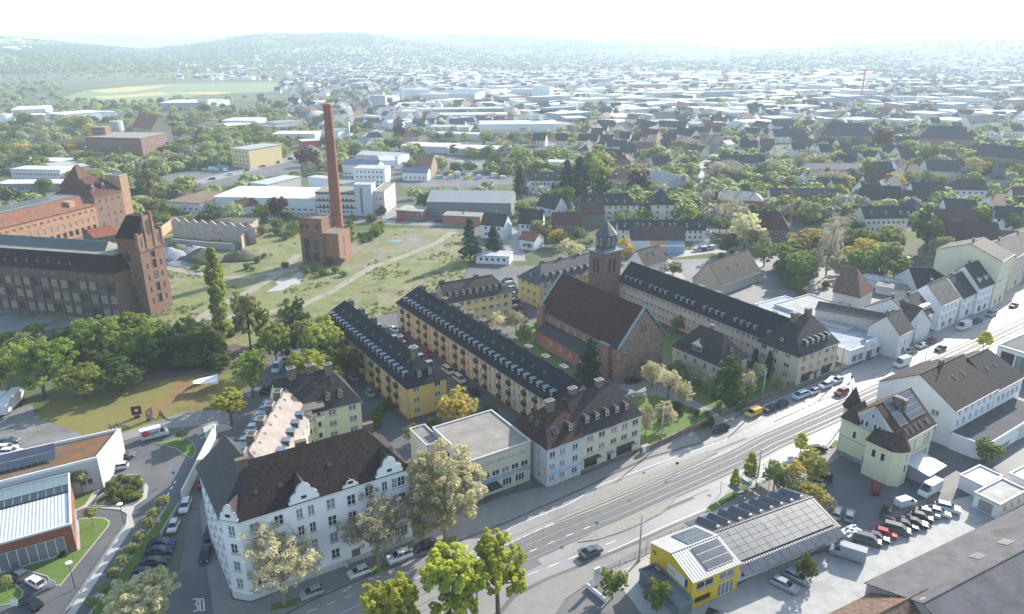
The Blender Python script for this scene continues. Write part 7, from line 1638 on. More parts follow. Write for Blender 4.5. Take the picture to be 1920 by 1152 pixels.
 ('brown hipped house beside the dark red tree',(756,257),(784,256),5,12,4.5,(.4,.3,.24),(.15,.08,.065),(4,4),1,3,'house',0,0),
 ('blue grey ribbed gable roof workshop behind the chimney',(641,308),(708,310),8,12,2.5,(.58,.56,.52),(.07,.11,.17),(0,0),1,8,'hall',1,0),
 ('white three storey workshop building right of the chimney',(662,317),(721,318),10,14,0,(.64,.64,.66),(.34,.34,.34),(0,0),3,7,'office',0,0),
 ('white low house with blue ribbed roof',(754,323),(801,324),5.5,10,2.6,W_,(.07,.11,.17),(0,0),1,5,'house',0,0),
 ('brick gabled house with orange roof among the workshops',(779,309),(808,310),8,14,6,(.30,.19,.13),(.26,.15,.10),(0,0),1,3,'house',0,0),
 ('wide pale roofed workshop behind the blue ribbed roofs',(668,290),(745,294),6,20,1.5,(.5,.5,.5),(.36,.35,.33),(0,0),0,0,'hall',0,0),
 ('white hall with sliding doors at the workshop yard',(712,303),(742,302),6,26,0,W_,LT,(0,0),1,3,'hall',0,0),
 ('grey office house with brown bands, left part behind the chimney',(591,361),(664,362),12,16,0,(.50,.48,.45),(.22,.2,.16),(0,0),3,9,'office',0,0),
 ('small white box building left of the chimney in the yard',(577,333),(616,337),7,8,0,W_,LT,(0,0),0,0,'hall',0,0),
 ('long white hall with bright roof and blue door left of the chimney',(402,370),(591,374),7.5,30,0,(.60,.62,.63),(.66,.67,.68),(0,0),1,16,'hall',0,0),
 ('flat brown roofed shop with white edge left of the bright hall',(313,379),(376,383),5,30,0,(.55,.55,.55),(.17,.12,.085),(0,0),1,5,'shop',0,0),
 ('small white house with red brown roof before the bright hall',(446,388),(484,383),4.5,6,3,W_,(.17,.07,.055),(0,0),1,2,'house',1,0),
 ('grey roofed workshop with blue edge behind the bright hall',(470,344),(500,347),6,30,0,(.42,.40,.36),(.36,.38,.40),(0,0),0,0,'hall',0,0),
 ('very long grey shed with ribbed roof behind the meadow',(800,378),(958,381),8,28,3.5,(.16,.17,.17),(.24,.245,.24),(0,0),1,26,'shed',0,0),
 ('small red brick gate building before the long grey shed',(743,395),(790,398),4.5,12,0,(.26,.12,.09),(.30,.29,.26),(0,0),1,4,'house',0,0),
 ('low orange brick garage row with felt roof before the long grey shed',(830,405),(900,408),4.2,9,0,(.32,.14,.08),(.22,.22,.20),(0,0),0,0,'garage',1,0),
 ('white gabled house beside the dark spruces',(901,420),(945,424),6.5,10,4.5,(.60,.62,.66),(.05,.055,.06),(0,0),2,3,'house',1,0),
 ('low white sheds behind the spruces',(892,480),(955,483),3.2,8,0,W_,LT,(0,0),1,5,'shed',0,0),
 ('yellow office building with flat roof on the street corner',(432,279),(466,282),13,32,0,(.58,.46,.24),(.3,.3,.3),(0,0),4,5,'office',0,0),
 ('red striped flat retail building at the left',(19,318),(112,320),8,14,0,(.52,.48,.50),(.42,.41,.38),(0,0),2,16,'shop',0,0),
 ('long low shop canopy below the red striped building',(-10,346),(112,345),4.5,14,0,(.2,.2,.22),(.50,.50,.50),(0,0),0,0,'shop',0,0),
 ('pale flat shed behind the red striped building',(24,302),(122,304),6,16,0,(.5,.5,.5),(.56,.56,.55),(0,0),0,0,'hall',0,0),
 ('wide grey roofed store right of the red striped building',(112,318),(168,312),6,34,0,(.5,.49,.46),(.33,.32,.29),(0,0),0,0,'hall',0,0),
 ('dark brown wooden shed left of the brick mill',(100,271),(158,271),7,16,2.5,(.075,.05,.045),(.13,.10,.09),(0,0),0,0,'shed',0,0),
 ('long white logistics hall at the left edge',(20,207),(85,205),8,60,0,(.55,.57,.58),(.52,.53,.52),(0,0),1,6,'hall',0,0),
 ('low white hall below the long logistics hall',(0,217),(82,216),6,20,0,(.2,.21,.23),(.55,.56,.56),(0,0),0,0,'hall',0,0),
 ('white hall with saw edges right of the logistics hall',(85,213),(120,216),8,50,0,(.55,.56,.57),(.5,.5,.5),(0,0),0,0,'hall',0,0),
 ('white office hall behind the trees left of the orange mill',(162,214),(220,210),7,24,0,W_,(.4,.42,.46),(0,0),1,9,'hall',0,0),
 ('large bluish factory hall beside the yellow field',(300,194),(383,193),9,60,0,(.30,.33,.38),(.45,.47,.50),(0,0),1,12,'hall',0,0),
 ('white hall right of the bluish factory hall',(383,192),(430,187),7,30,0,W_,LT,(0,0),0,0,'hall',0,0),
 ('flat white hall group in the woods, upper one',(416,227),(480,227),7,34,0,(.55,.55,.55),(.5,.48,.43),(0,0),1,8,'hall',0,0),
 ('flat white hall group in the woods, lower one',(426,237),(500,231),5,26,0,(.5,.5,.52),(.54,.55,.56),(0,0),1,8,'hall',0,0),
 ('white hall with dark roof edge before the poplars',(520,232),(566,228),8,24,0,W_,(.22,.22,.2),(0,0),1,6,'hall',0,0),
 ('long low grey hall left of the hall before the poplars',(482,236),(520,240),6,30,0,(.35,.35,.35),(.18,.18,.17),(0,0),0,0,'hall',0,0),
 ('white showroom with solar roof near the filling station',(594,245),(634,247),6,24,0,W_,(.16,.18,.22),(0,0),0,0,'hall',0,0),
 ('white halls behind the filling station',(510,252),(590,252),6,24,0,(.58,.58,.58),(.5,.5,.48),(0,0),1,8,'hall',0,0),
 ('filling station roof with red edge',(566,266),(602,264),5.5,14,0,(.45,.06,.06),(.45,.42,.4),(0,0),0,0,'shop',0,0),
 ('white high office house in the industrial belt',(998,162),(1030,163),24,16,0,(.58,.61,.64),LT,(0,0),6,6,'office',0,0),
 ('cream towered hall with dark roofs left of the row',(998,225),(1031,225),10,18,0,(.50,.45,.32),(.08,.08,.09),(0,0),1,4,'office',0,0),
]
for (lb, A_, B_, z, W, rh, wall, rc, ins, nf, nc, cat, chim, dorm) in T:
    D = depth(A_[0], A_[1]+20)
    rm = (ribroof if ('ribbed' in lb or 'striped saw' in lb) else None)
    b = far_b(lb, A_, B_, z, W, rh, wall, rc, ins, nf, nc, cat, far=D > 260, rm=rm, chim=chim, dorm=dorm)
    if 'three roof gables' in lb: pass
    if lb.startswith('terrace with blue'):
        for k, (u0, u1, c_) in enumerate(((0,.37,(.6,.6,.6)),(.37,.66,(.55,.33,.14)),(.66,1,(.25,.36,.50)))):
            q = MB(); q.box(b.L*u0, b.L*u1-.02, -1.0, -.004, 0, 3.0, plaster); q.box(b.L*u0+.1, b.L*u1-.1, -1.05, -.95, 3.0, 3.9, white); q.build('balcony', b.t, c_); q = MB(); q.box(b.L*u0, b.L*u1-.02, -.06, -.005, 3.0, 5.8, plaster) ; q.build('front_panel', b.t, c_)
    if lb.startswith('grey office house'):
        for z_ in (3.6, 7.3, 11.0): b.band(z_, 1.0, (.12,.06,.05), ('front','right'), .1, 'brown_band')
        E = (b.A[0]+cos(b.ang)*(b.L+.1), b.A[1]+sin(b.ang)*(b.L+.1))
        t_ = B('stair_tower','pale grey windowless stair tower of the office house right of the chimney','tower',(E[0],E[1],0),None,ang=b.ang,L=9,W=9,h=16,rh=0,roof='flat',wall=(.44,.47,.52),roofc=LT,rm=feltroof); t_.opening('front',3.5,1,1.4,13.5,'mill'); t_.fin()
        far_b('brown banded side wing right of the pale grey stair tower', (E[0]+9.1*cos(b.ang),E[1]+9.1*sin(b.ang)+3,0), None, 12, 26, 0, (.50,.46,.42), (.22,.2,.16), (0,0), 3, 2, 'office', L=6, ang=b.ang, side=('right',3,7), far=False)
    if lb.startswith('long white market hall'): text('TOOM', 4, redp, b.t, (b.L*.45,-.3,4), (pi/2,0,0)) if False else None
    if lb.startswith('huge hall'):
        for i in range(7): q = MB(); q.loft([[(0,0,0),(b.L,0,0),(b.L,4,2.2),(0,4,2.2)],[(0,6,0),(b.L,6,0),(b.L,4.1,2.3),(0,4.1,2.3)]], LTm if 'LTm' in globals() else feltroof, smooth=False); o_ = q.build('saw_roof', b.t, (.5,.52,.54)); o_.location = (0, 4+i*9.5, 10.4)
    if lb.startswith('cream towered'):
        q = MB(); q.box(b.L*.38,b.L*.62,-1,5,0,16,plaster); q.build('turret', b.t, W_); q = MB(); q.loft([[(b.L*.36,-1.4,16),(b.L*.64,-1.4,16),(b.L*.64,5.4,16),(b.L*.36,5.4,16)],[(b.L*.5-.1,1.9,21),(b.L*.5+.1,1.9,21),(b.L*.5+.1,2.1,21),(b.L*.5-.1,2.1,21)]], slateroof, smooth=False); q.build('turret_roof', b.t, DK)
# ruined mill group
b = B('mill_ruin','big derelict dark brick mill with five window rows','mill',(159,258),(263,260),16,W=34,h=16,rh=0,roof='flat',wall=(.17,.095,.075),wm=brickwall,rm=feltroof,roofc=(.24,.22,.19),far=True); b.rows('front',4,1.5,3.5,12,w=1.6,h=1.7); b.rows('right',4,1.5,3.5,6,w=1.4,h=1.5); b.fin()
b = B('mill_ruin','orange roofed gabled mill house with white side wall behind the brick mill','mill',(248,242),(285,247),15,W=17,h=17,rh=11,wall=(.42,.34,.27),wm=brickwall,roofc=(.27,.14,.10),far=True); b.rows('front',4,3,3.5,5,w=1.1,h=1.2); b.fin()
b = B('mill_ruin','small brick rooftop tower on the left of the brick mill','mill',(172,240),(196,240),22,W=9,h=22,rh=0,roof='flat',wall=(.2,.10,.075),wm=brickwall,rm=feltroof,roofc=(.2,.2,.18),far=True); b.rows('front',1,17,3,4,w=1.3,h=2.5); b.fin()
x, y = P(227, 282); t = thing('silo', 'round concrete silo behind the brick mill', 'silo', (x,y,0)); q = MB(); q.tube((0,0,0),(0,0,24),5.2,5.2,concrete,16); q.build('shell', t)
x, y = P(12, 240); t = thing('storage_tank', 'round white storage tank at the left edge', 'tank', (x,y,0)); q = MB(); q.tube((0,0,0),(0,0,13),10,10,white,20); q.build('shell', t); q = MB(); q.tube((0,0,13),(0,0,14.5),10,1,white,20); q.build('roof', t)
x, y = P(1770, 395); 
b = B('water_tower','dark slate tower with stepped pyramid roofs among the trees at the right','tower',(1862,345),(1886,345),6,L=9,W=9,h=9,rh=3,wall=(.22,.22,.22),roofc=(.06,.065,.075),ins=(4,4),far=True); b.fin(); q = MB(); q.box(2,7,2,7,9,15,slateroof); q.build('lantern', b.t, (.12,.12,.13)); q = MB(); q.loft([[(1.4,1.4,15),(7.6,1.4,15),(7.6,7.6,15),(1.4,7.6,15)],[(4.4,4.4,18.5),(4.6,4.4,18.5),(4.6,4.6,18.5),(4.4,4.6,18.5)]], slateroof, smooth=False); q.build('spire', b.t, (.06,.065,.075))
x, y = P(715, 320); t = thing('steel_stack', 'thin steel exhaust stack beside the dark spruce at the workshops', 'stack', (*P(657,285),0)); q = MB(); q.tube((0,0,0),(0,0,24),.8,.8,steel,10); q.build('pipe', t)
t = thing('tower_crane', 'faint red tower crane far out in the industrial belt', 'crane', (*P(1614,185),0)); q = MB(); q.tube((0,0,0),(0,0,44),1.2,1.2,redp,4); q.build('mast', t); q = MB(); q.tube((-14,0,44),(40,0,44),1.0,1.0,redp,4); q.build('jib', t)
for i, (px_, top, bot) in enumerate(((781,25,62),(849,26,62))):
    az = atan2((px_-960)/FPX, CP+.37*SP); R_ = 9300; x, y = R_*sin(az), R_*cos(az); z0 = terrain_h(x, y)-5
    t = thing('wind_turbine', ('left' if i == 0 else 'right')+' one of two faint wind turbines on the far hill', 'wind turbine', (x,y,z0), .3+i); hh = 110
    q = MB(); q.tube((0,0,0),(0,0,hh),3.2,1.8,white,8); q.build('tower', t)
    for a in range(3): q = MB(); an = a*2.094+i; q.tube((0,-3,hh),(cos(an)*45,-3,hh+sin(an)*45),1.8,.4,white,4); q.build('blade', t)
# far industrial boxes, beyond the belt: individual long halls
rs = random.Random(11)
def vis(px, py, z=0): return True
nh = 0; spots = []
for k in range(2600):
    if nh >= 150: break
    px_ = rs.uniform(640, 1930); py_ = rs.uniform(146, 246)
    if py_ > 200 and px_ < 980: continue
    if px_ < 760 and py_ > 175: continue
    x, y = P(px_, py_); L_ = rs.uniform(18, 80)*(1 if py_ < 190 else .6); w_ = rs.uniform(14, 36); an = radians(rs.choice((33,33,-57,5,12)))
    if an < -.5: L_, w_ = w_, L_; an += pi/2
    cxx = x+cos(an)*L_/2-sin(an)*w_/2; cyy = y+sin(an)*L_/2+cos(an)*w_/2
    if any(hypot(cxx-a, cyy-b_) < (L_+w_)*.36+r_ for a, b_, r_ in spots) or inside_foot(cxx, cyy, 8) or inside_foot(x, y, 6) or inside_foot(x+cos(an)*L_, y+sin(an)*L_, 6): continue
    spots.append((cxx, cyy, (L_+w_)*.28)); nh += 1
    g_ = rs.uniform(.2,.52); wl = rs.choice(((.60,.62,.64),(.45,.48,.52),(.25,.28,.32),(.55,.5,.45),(.38,.2,.16)))
    hh = rs.choice((5,6,7,8,9,12)); b = B('industrial_hall', '', 'hall', (x,y,0), None, ang=an, L=L_, W=w_, h=hh, rh=0, roof='flat', wall=wl, roofc=(g_,g_,g_*1.02), rm=feltroof, far=True, group='far halls of the industrial belt')
    if hh > 7: 
        n_ = max(2, int(L_/6))
        for i in range(min(n_, 9)): b.opening('front', L_*(i+.5)/n_, 2.2, L_/n_*.8, 1.5, 'strip'); b.opening('front', L_*(i+.5)/n_, 5.2, L_/n_*.8, 1.3, 'strip')
    b.fin(); AUTO = globals().setdefault('AUTO', []); AUTO.append([b.t, {.60:'white',.45:'pale grey',.25:'dark',.55:'cream',.38:'brick red'}[wl[0]]+(' tall' if hh > 8 else ' low')+' flat roofed hall', px_, py_, 'hall'])
# small far houses, individually copied
def house_proto(L, W, h, rh, hip):
    q = MB(); q.box(0,L,0,W,0,h-.03,plaster); 
    if not hip: q.face([(L,0,h-.03),(L,W,h-.03),(L,W/2,h+rh-.05)], plaster); q.face([(0,W,h-.03),(0,0,h-.03),(0,W/2,h+rh-.05)], plaster)
    w_ = MB()
    for r_ in range(2):
        for i in range(int(L/3)):
            u = L*(i+.5)/int(L/3)
            for a_ in (-.03,): w_.box(u-.6,u+.6,-.04,-.003,1.2+r_*2.8,2.6+r_*2.8,glass)
    for u in (W*.3, W*.7):
        w_.box(L+.003,L+.04,u-.6,u+.6,1.2,2.6,glass); w_.box(-.04,-.003,u-.6,u+.6,1.2,2.6,glass); w_.box(-.04,-.003,u-.6,u+.6,4,5.3,glass)
    r = MB(); o = .4; i_ = W*.4 if hip else -o
    for sg, f in ((0,[(-o,-o,h-o*rh/(W/2)),(L+o,-o,h-o*rh/(W/2)),(L-i_,W/2,h+rh),(i_,W/2,h+rh)]),(1,[(L+o,W+o,h-o*rh/(W/2)),(-o,W+o,h-o*rh/(W/2)),(i_,W/2,h+rh),(L-i_,W/2,h+rh)])): r.face(f, tileroof)
    if hip: r.face([(L+o,-o,h-o*rh/(W/2)),(L+o,W+o,h-o*rh/(W/2)),(L-i_,W/2,h+rh)], tileroof); r.face([(-o,W+o,h-o*rh/(W/2)),(-o,-o,h-o*rh/(W/2)),(i_,W/2,h+rh)], tileroof)
    c = MB(); c.box(L*.4-.35,L*.4+.35,W*.45-.3,W*.45+.3,h+rh*.6,h+rh+.9,brickwall)
    return q.mesh('wall'), r.mesh('roof'), w_.mesh('windows'), c.mesh('chimney'), L, W
HP = [house_proto(11,9,5.8,5,False), house_proto(13,10,5.6,5.2,False), house_proto(10,10,5.8,4.6,True), house_proto(17,10,6,4.6,False), house_proto(9.5,9,4.2,5.4,False)]
RC = [((.045,.05,.058),'black roofed'),((.09,.05,.045),'maroon roofed'),((.06,.058,.062),'dark grey roofed'),((.20,.095,.065),'red roofed'),((.13,.08,.06),'brown roofed')]
WC = [((.66,.66,.66),'white'),((.6,.56,.46),'cream'),((.35,.2,.15),'brick'),((.5,.48,.45),'grey')]
nhouse = 0
def far_house(x, y, an, z=0):
    global nhouse
    pr = rs.choice(HP); rc, rn = rs.choices(RC, (5,3,4,1.2,2))[0]; wc, wn = rs.choices(WC, (7,2.4,.8,1.2))[0]
    px_, py_ = proj(x, y, z); t = thing('house', '', 'house', (x,y,z), an, 'houses of the far town'); mk('wall', pr[0], t, wc); mk('roof', pr[1], t, rc); o = mk('window', pr[2], t); o['kind'] = 'stuff' ; mk('chimney', pr[3], t, (.14,.09,.075))
    FOOT.append(((x,y), an, pr[4], pr[5], 10)); nhouse += 1; AUTO.append([t, wn+' '+rn+' house', px_, py_, 'house'])
zones = [((1080,1340,205,262),34),((1380,1560,205,300),34),((1560,1920,200,335),50),((1500,1760,330,400),10),((1080,1320,262,300),14),((560,740,180,235),22),((1640,1900,380,440),8),((480,690,150,200),30),((1130,1320,300,330),6),((1450,1920,160,215),34)]
hs_ = []
for (x0, x1, y0, y1), n in zones:
    k = 0
    for j in range(n*14):
        if k >= n: break
        px_, py_ = rs.uniform(x0, x1), rs.uniform(y0, y1); x, y = P(px_, py_)
        if any(hypot(x-a, y-b_) < 15 for a, b_ in hs_) or inside_foot(x, y, 9) or inside_foot(x+8, y+8, 6): continue
        hs_.append((x, y)); far_house(x, y, radians(rs.choice((33,-57,10,-20,60))+rs.uniform(-8,8))); k += 1
# the distant town as one mass of small roofs
q = MB(); rs2 = np.random.RandomState(5)
mr_ = [mat('far_roof_dark', base=(.06,.065,.075)), mat('far_roof_red', base=(.16,.09,.075)), mat('far_wall_white', base=(.66,.66,.67)), mat('far_roof_pale', base=(.50,.50,.50))]
n_ = 0
for k in range(15000):
    px_ = rs2.uniform(-60, 2000); py_ = 92+rs2.uniform(0,1)**1.2*(74 if k % 3 else 150)
    x, y = P(px_, py_); r_ = hypot(x, y)
    if r_ > 5200: 
        continue
    dens = gs((px_-700)/420)*.9+gs((px_-1150)/350)*.7+gs((px_-1700)/500)*.8+gs((px_-60)/90)*(.5 if 108 < py_ < 140 else 0)
    if px_ < 700 and terrain_h(x, y) > 14 and not (px_ < 60 or (px_ > 480 and terrain_h(x, y) < 60)): continue
    if px_ < 540 and py_ > 128: dens = 0.25 if 330 < px_ and py_ < 152 else 0
    if rs2.rand() > dens*.75: continue
    if 760 < px_ < 1650 and 138 < py_ < 225 and rs2.rand() < .45: continue
    if inside_foot(x, y, 9): continue
    z = terrain_h(x, y)-.5; an = rs2.uniform(0, 3.1); big = rs2.rand() < (.55 if 760 < px_ < 1650 and 138 < py_ < 225 else .12)
    L_, w_, h_ = (rs2.uniform(10,16), rs2.uniform(9,11), 5.5) if not big else (rs2.uniform(25,60), rs2.uniform(15,30), 7)
    bb = MB(); 
    if big: bb.box(0,L_,0,w_,0,h_,mr_[2],False); bb.face([(-.3,-.3,h_+.2),(L_+.3,-.3,h_+.2),(L_+.3,w_+.3,h_+.2),(-.3,w_+.3,h_+.2)], mr_[3])
    else:
        bb.box(0,L_,0,w_,0,h_,mr_[2],False); m_ = mr_[0] if rs2.rand() < .68 else mr_[1]
        bb.face([(-.3,-.3,h_),(L_+.3,-.3,h_),(L_+.3,w_/2,h_+5),(-.3,w_/2,h_+5)], m_); bb.face([(L_+.3,w_+.3,h_),(-.3,w_+.3,h_),(-.3,w_/2,h_+5),(L_+.3,w_/2,h_+5)], m_)
        bb.face([(L_,0,h_),(L_,w_,h_),(L_,w_/2,h_+4.8)], mr_[2]); bb.face([(0,w_,h_),(0,0,h_),(0,w_/2,h_+4.8)], mr_[2])
    q.add(bb, (x,y,z), an); n_ += 1
q.build('distant_town', kind='stuff')
# building material yard
rs3 = random.Random(4)
for (x0,x1,y0,y1,n,where) in ((262,330,306,318,16,'in the builders yard left of the yellow office'),(330,430,300,322,30,'in the builders yard before the yellow office'),(800,950,325,336,22,'in the scrap yard behind the long grey shed')):
    for i in range(n):
        px_, py_ = rs3.uniform(x0,x1), rs3.uniform(y0,y1); c_, cn = rs3.choice((((.6,.6,.62),'white'),((.5,.42,.36),'beige'),((.6,.42,.05),'yellow'),((.12,.12,.13),'dark'),((.15,.35,.33),'green'),((.35,.42,.5),'pale blue')))
        t = thing('material_stack', '', 'stack', (*P(px_,py_),0), rs3.uniform(0,1), 'stacks '+where); l_, w_, h_ = rs3.uniform(2,5), rs3.uniform(1.6,3), rs3.uniform(1,2.6); q = MB()
        q.box(-l_/2,l_/2,-w_/2,w_/2,.15,h_,trim); q.box(-l_/2+.2,l_/2-.6,-w_/2+.1,w_/2-.1,h_+.002,h_+.5,trim); q.build('load', t, c_); q = MB(); q.box(-l_/2,l_/2,-w_/2,-w_/2+.3,0,.148,wood); q.box(-l_/2,l_/2,w_/2-.3,w_/2,0,.148,wood); q.build('pallet', t)
        AUTO.append([t, cn+' wrapped stack of material', px_, py_, 'stack'])
# ------------------------------------------------------------------ trees told apart one by one
TR = [(534,1134,986,156,'sparse','pale budding plane tree, left one before the white corner building'),(710,1068,932,128,'sparse','pale budding plane tree, right one before the white corner building'),
 (836,1014,856,156,'pale','broad cream coloured tree in front of the flat roofed school'),(934,1150,1006,106,'lime','yellow green lime tree, rightmost of three at the bottom edge'),(845,1200,1043,130,'lime','yellow green lime tree, middle of three at the bottom edge'),
 (742,1235,1092,112,'lime','yellow green lime tree, leftmost of three at the bottom edge'),(272,1205,1098,150,'pale','cream leaved tree cut by the bottom edge beside the lawn strip'),
 (1148,1122,1072,52,'green','bright shrub tree at the workshop entrance sign'),(1232,1146,1092,50,'green','bright shrub tree before the containers'),
 (1375,932,880,19,'young','small young street tree left of two on the verge'),(1403,910,849,26,'young','young street tree right of two on the verge'),(1500,850,814,26,'young','young street tree left of the villa'),(1698,742,703,26,'young','young street tree behind the villa turret'),(1843,655,622,28,'young','pale young street tree at the showroom corner'),
 (1450,925,866,44,'olive','olive bush tree left above the glass shelters'),(1478,915,866,42,'ochre','ochre green tree above the glass shelters'),(1520,900,848,62,'ochre','ochre tree between shelters and villa'),(1492,940,900,40,'olive','pale olive tree behind the solar hall'),(1522,958,910,58,'ochre','ochre tree at the corner of the solar hall'),(1545,962,930,40,'cherry','pale willow like shrub at the end of the solar hall'),
 (1845,868,828,54,'green','round green bush tree at the white annex'),(1512,1090,1040,42,'dark','dark evergreen bush by the silver estates'),
 (435,800,737,62,'lime','yellow green tree beside the blue sign at the side street'),(85,745,636,120,'chestnut','huge round chestnut tree at the left edge'),(5,735,655,70,'chestnut','green tree behind the white trailers'),(184,672,600,88,'chestnut','big chestnut tree below the derelict factory'),
 (262,695,622,70,'green','green tree in the belt below the factory tower'),(300,690,610,66,'green','dense green tree in the belt, right of the factory tower'),(340,684,602,84,'dark','darkest broad tree of the belt below the meadow'),(385,676,615,58,'green','green tree at the right end of the dark belt'),
 (230,735,680,84,'dark','dark low tree above the dry field'),(160,750,690,80,'green','green tree directly right of the huge chestnut'),(60,690,625,60,'olive','olive tree behind the huge chestnut'),
 (418,632,468,36,'poplar','tall slim poplar in front of the meadow'),(470,655,548,62,'olive','airy olive tree right of the tall poplar'),(492,650,575,40,'green','slim green tree beside the airy olive one'),(557,628,564,52,'dark','round dark tree on the meadow edge'),
 (612,700,603,82,'chestnut','bright chestnut tree left of the yellow row'),(652,720,650,60,'green','green tree touching the yellow row'),(590,745,662,104,'lime','broad yellow green tree behind the pale yellow house'),(568,672,600,60,'olive','pale olive tree behind the chestnut'),
 (475,745,658,62,'chestnut','green tree by the upper side street'),(520,690,612,56,'green','slender green tree over the parked vans'),(505,660,630,50,'olive','olive tree along the brick wall'),
 (860,818,738,72,'ochre','golden brown tree between yellow row and school'),(908,800,758,50,'dark','dark bush right of the golden brown tree'),(778,832,800,40,'green','green hedge bush left of the school'),(812,826,790,36,'green','green hedge bush behind the school annex'),
 (1105,740,638,66,'pine','tall grey green pine beside the church'),(1222,728,678,46,'cherry','cream blossoming cherry nearest the church porch'),(1252,748,694,44,'cherry','cream cherry, second from the church porch'),(1280,764,717,40,'cherry','cream cherry on the lawn below the parish house'),
 (1209,822,762,30,'cherry','cream cherry beside the corner apartment house'),(1245,800,757,44,'cherry','cream cherry in the middle of the churchyard lawn'),(1272,718,680,42,'olive','grey green tree in front of the parish house'),(1300,722,686,36,'cherry','pale blossoming tree before the parish house'),(1325,738,698,30,'cherry','pale blossoming tree left of the yew'),
 (1366,768,674,66,'yew','massive dark yew in front of the parish house'),(1400,748,700,32,'cherry','pale blossoming tree right of the yew'),(1418,728,682,36,'cherry','creamy tree right behind the yew'),(1412,700,655,22,'conifer','dark slim conifer at the salmon row'),(1438,708,660,20,'conifer','dark slim conifer right of the first at the salmon row'),(1455,735,700,30,'cherry','pale shrub near the corner apartment house'),
 (935,628,588,36,'cherry','cream cherry, left one in the courtyard behind the long row'),(968,622,584,36,'cherry','cream cherry, right one in the courtyard behind the long row'),(985,645,610,26,'olive','small tree in the courtyard by the church'),(1270,625,592,28,'olive','small green tree between church and salmon row'),
 (882,490,412,42,'pine','dark spruce at the meadow edge, left of two'),(925,482,426,44,'pine','dark spruce at the meadow edge, right of two'),
 (975,370,312,32,'pine','dark fir left of the three gabled house'),(1062,378,302,44,'pine','leftmost of the big dark firs'),(1085,376,296,48,'pine','second of the big dark firs'),(1112,372,285,60,'chestnut','tall bright green tree behind the big firs'),(1130,370,300,44,'pine','rightmost of the big dark firs'),
 (1195,372,320,46,'red','dark red blossoming tree beside the long cream institution'),(1222,380,350,26,'dark','dark round tree below the dark red tree'),(578,325,279,46,'red','dark red beech left of the chimney top'),(748,262,232,24,'red','small dark red tree on the main road'),(1655,285,243,42,'red','purple brown beech at the upper right'),
 (1040,462,430,36,'ochre','ochre tree in the gardens left of the tower'),(1068,490,452,52,'cherry','silvery garden tree left of the tower'),(1058,392,352,44,'green','green garden trees at the dark fir foot'),(1172,490,448,36,'ochre','golden tree directly right of the tower'),(1262,518,492,40,'olive','light green tree behind the salmon row'),
 (1298,345,312,26,'olive','light green tree along the garden street, upper one'),(1290,372,338,30,'olive','light green tree along the garden street, second one'),(1290,400,365,30,'olive','light green tree along the garden street, third one'),(1285,405,385,26,'olive','light green tree along the garden street, lowest one'),
 (1325,395,355,24,'grey','grey street tree right of the garden street'),(1372,440,372,60,'grey','large bare brownish tree before the brick school'),(1395,470,400,66,'cherry','silvery white tree before the maroon roofed house'),(1362,478,440,38,'dark','dark round tree at the end of the coloured terrace'),(1418,480,432,40,'olive','olive tree beside the silvery white tree'),(1432,500,450,46,'olive','pale green tree above the grey barn'),
 (1513,425,378,54,'olive','round light green tree behind the crane site'),(1508,500,430,78,'ochre','golden round tree above the yards'),(1480,510,455,60,'green','green tree left of the golden tree'),(1500,535,475,64,'chestnut','bright green tree below the golden tree'),(1548,520,415,46,'grey','dark brownish tree right of the golden tree'),
 (1608,510,452,74,'ochre','broad ochre tree in the yard gardens'),(1615,520,468,58,'chestnut','bright green tree before the broad ochre tree'),(1655,515,455,60,'olive','olive tree right of the broad ochre tree'),(1735,475,392,56,'dark','tall dark green tree before the barn'),(1762,490,445,40,'olive','drooping light green tree before the barn'),(1895,490,455,30,'olive','small tree behind the tall yellow walled house'),
 (88,375,335,34,'green','round green tree before the red striped shop'),(280,375,315,50,'olive','light green tree behind the orange factory wing'),(235,365,330,38,'olive','olive tree beside the factory end tower'),(330,372,345,36,'green','green tree by the road behind the factory'),(355,360,330,34,'olive','olive tree right of the road behind the factory'),
 (280,400,370,40,'olive','light tree before the flat brown shop'),(395,402,375,26,'grey','brown tree before the bright hall'),(524,415,370,36,'red','reddish tree before the blue door'),(490,415,385,34,'green','green tree before the blue door'),(715,410,385,22,'dark','dark bush at the stair tower')]
for bx, by, ty, wd, kd, lb in TR: tree(bx, by, ty, wd, kd, lb)
for i, (bx, by, cy_) in enumerate(((156,927,884),(175,988,953),(17,1120,1082),(310,967,932),(292,988,956),(282,1009,974),(266,1032,1000),(250,1056,1022),(235,1077,1044),(218,1103,1068),(201,1128,1095),(177,1152,1122),(343,830,808))):
    w_ = 28 if i == 0 else 24
    lb = 'ball shaped tree at the grey dealer wall' if i == 0 else 'ball shaped tree on the inner dealer lawn' if i == 1 else 'ball shaped tree on the bottom left dealer lawn' if i == 2 else 'small ball tree on the lawn island beside the parcel van' if i == 12 else f'small ball tree in the lawn strip row, {nth(i-3)} from the top'
    tree(bx, by, cy_, w_, 'ball', lb, 'ball trees of the car dealer')
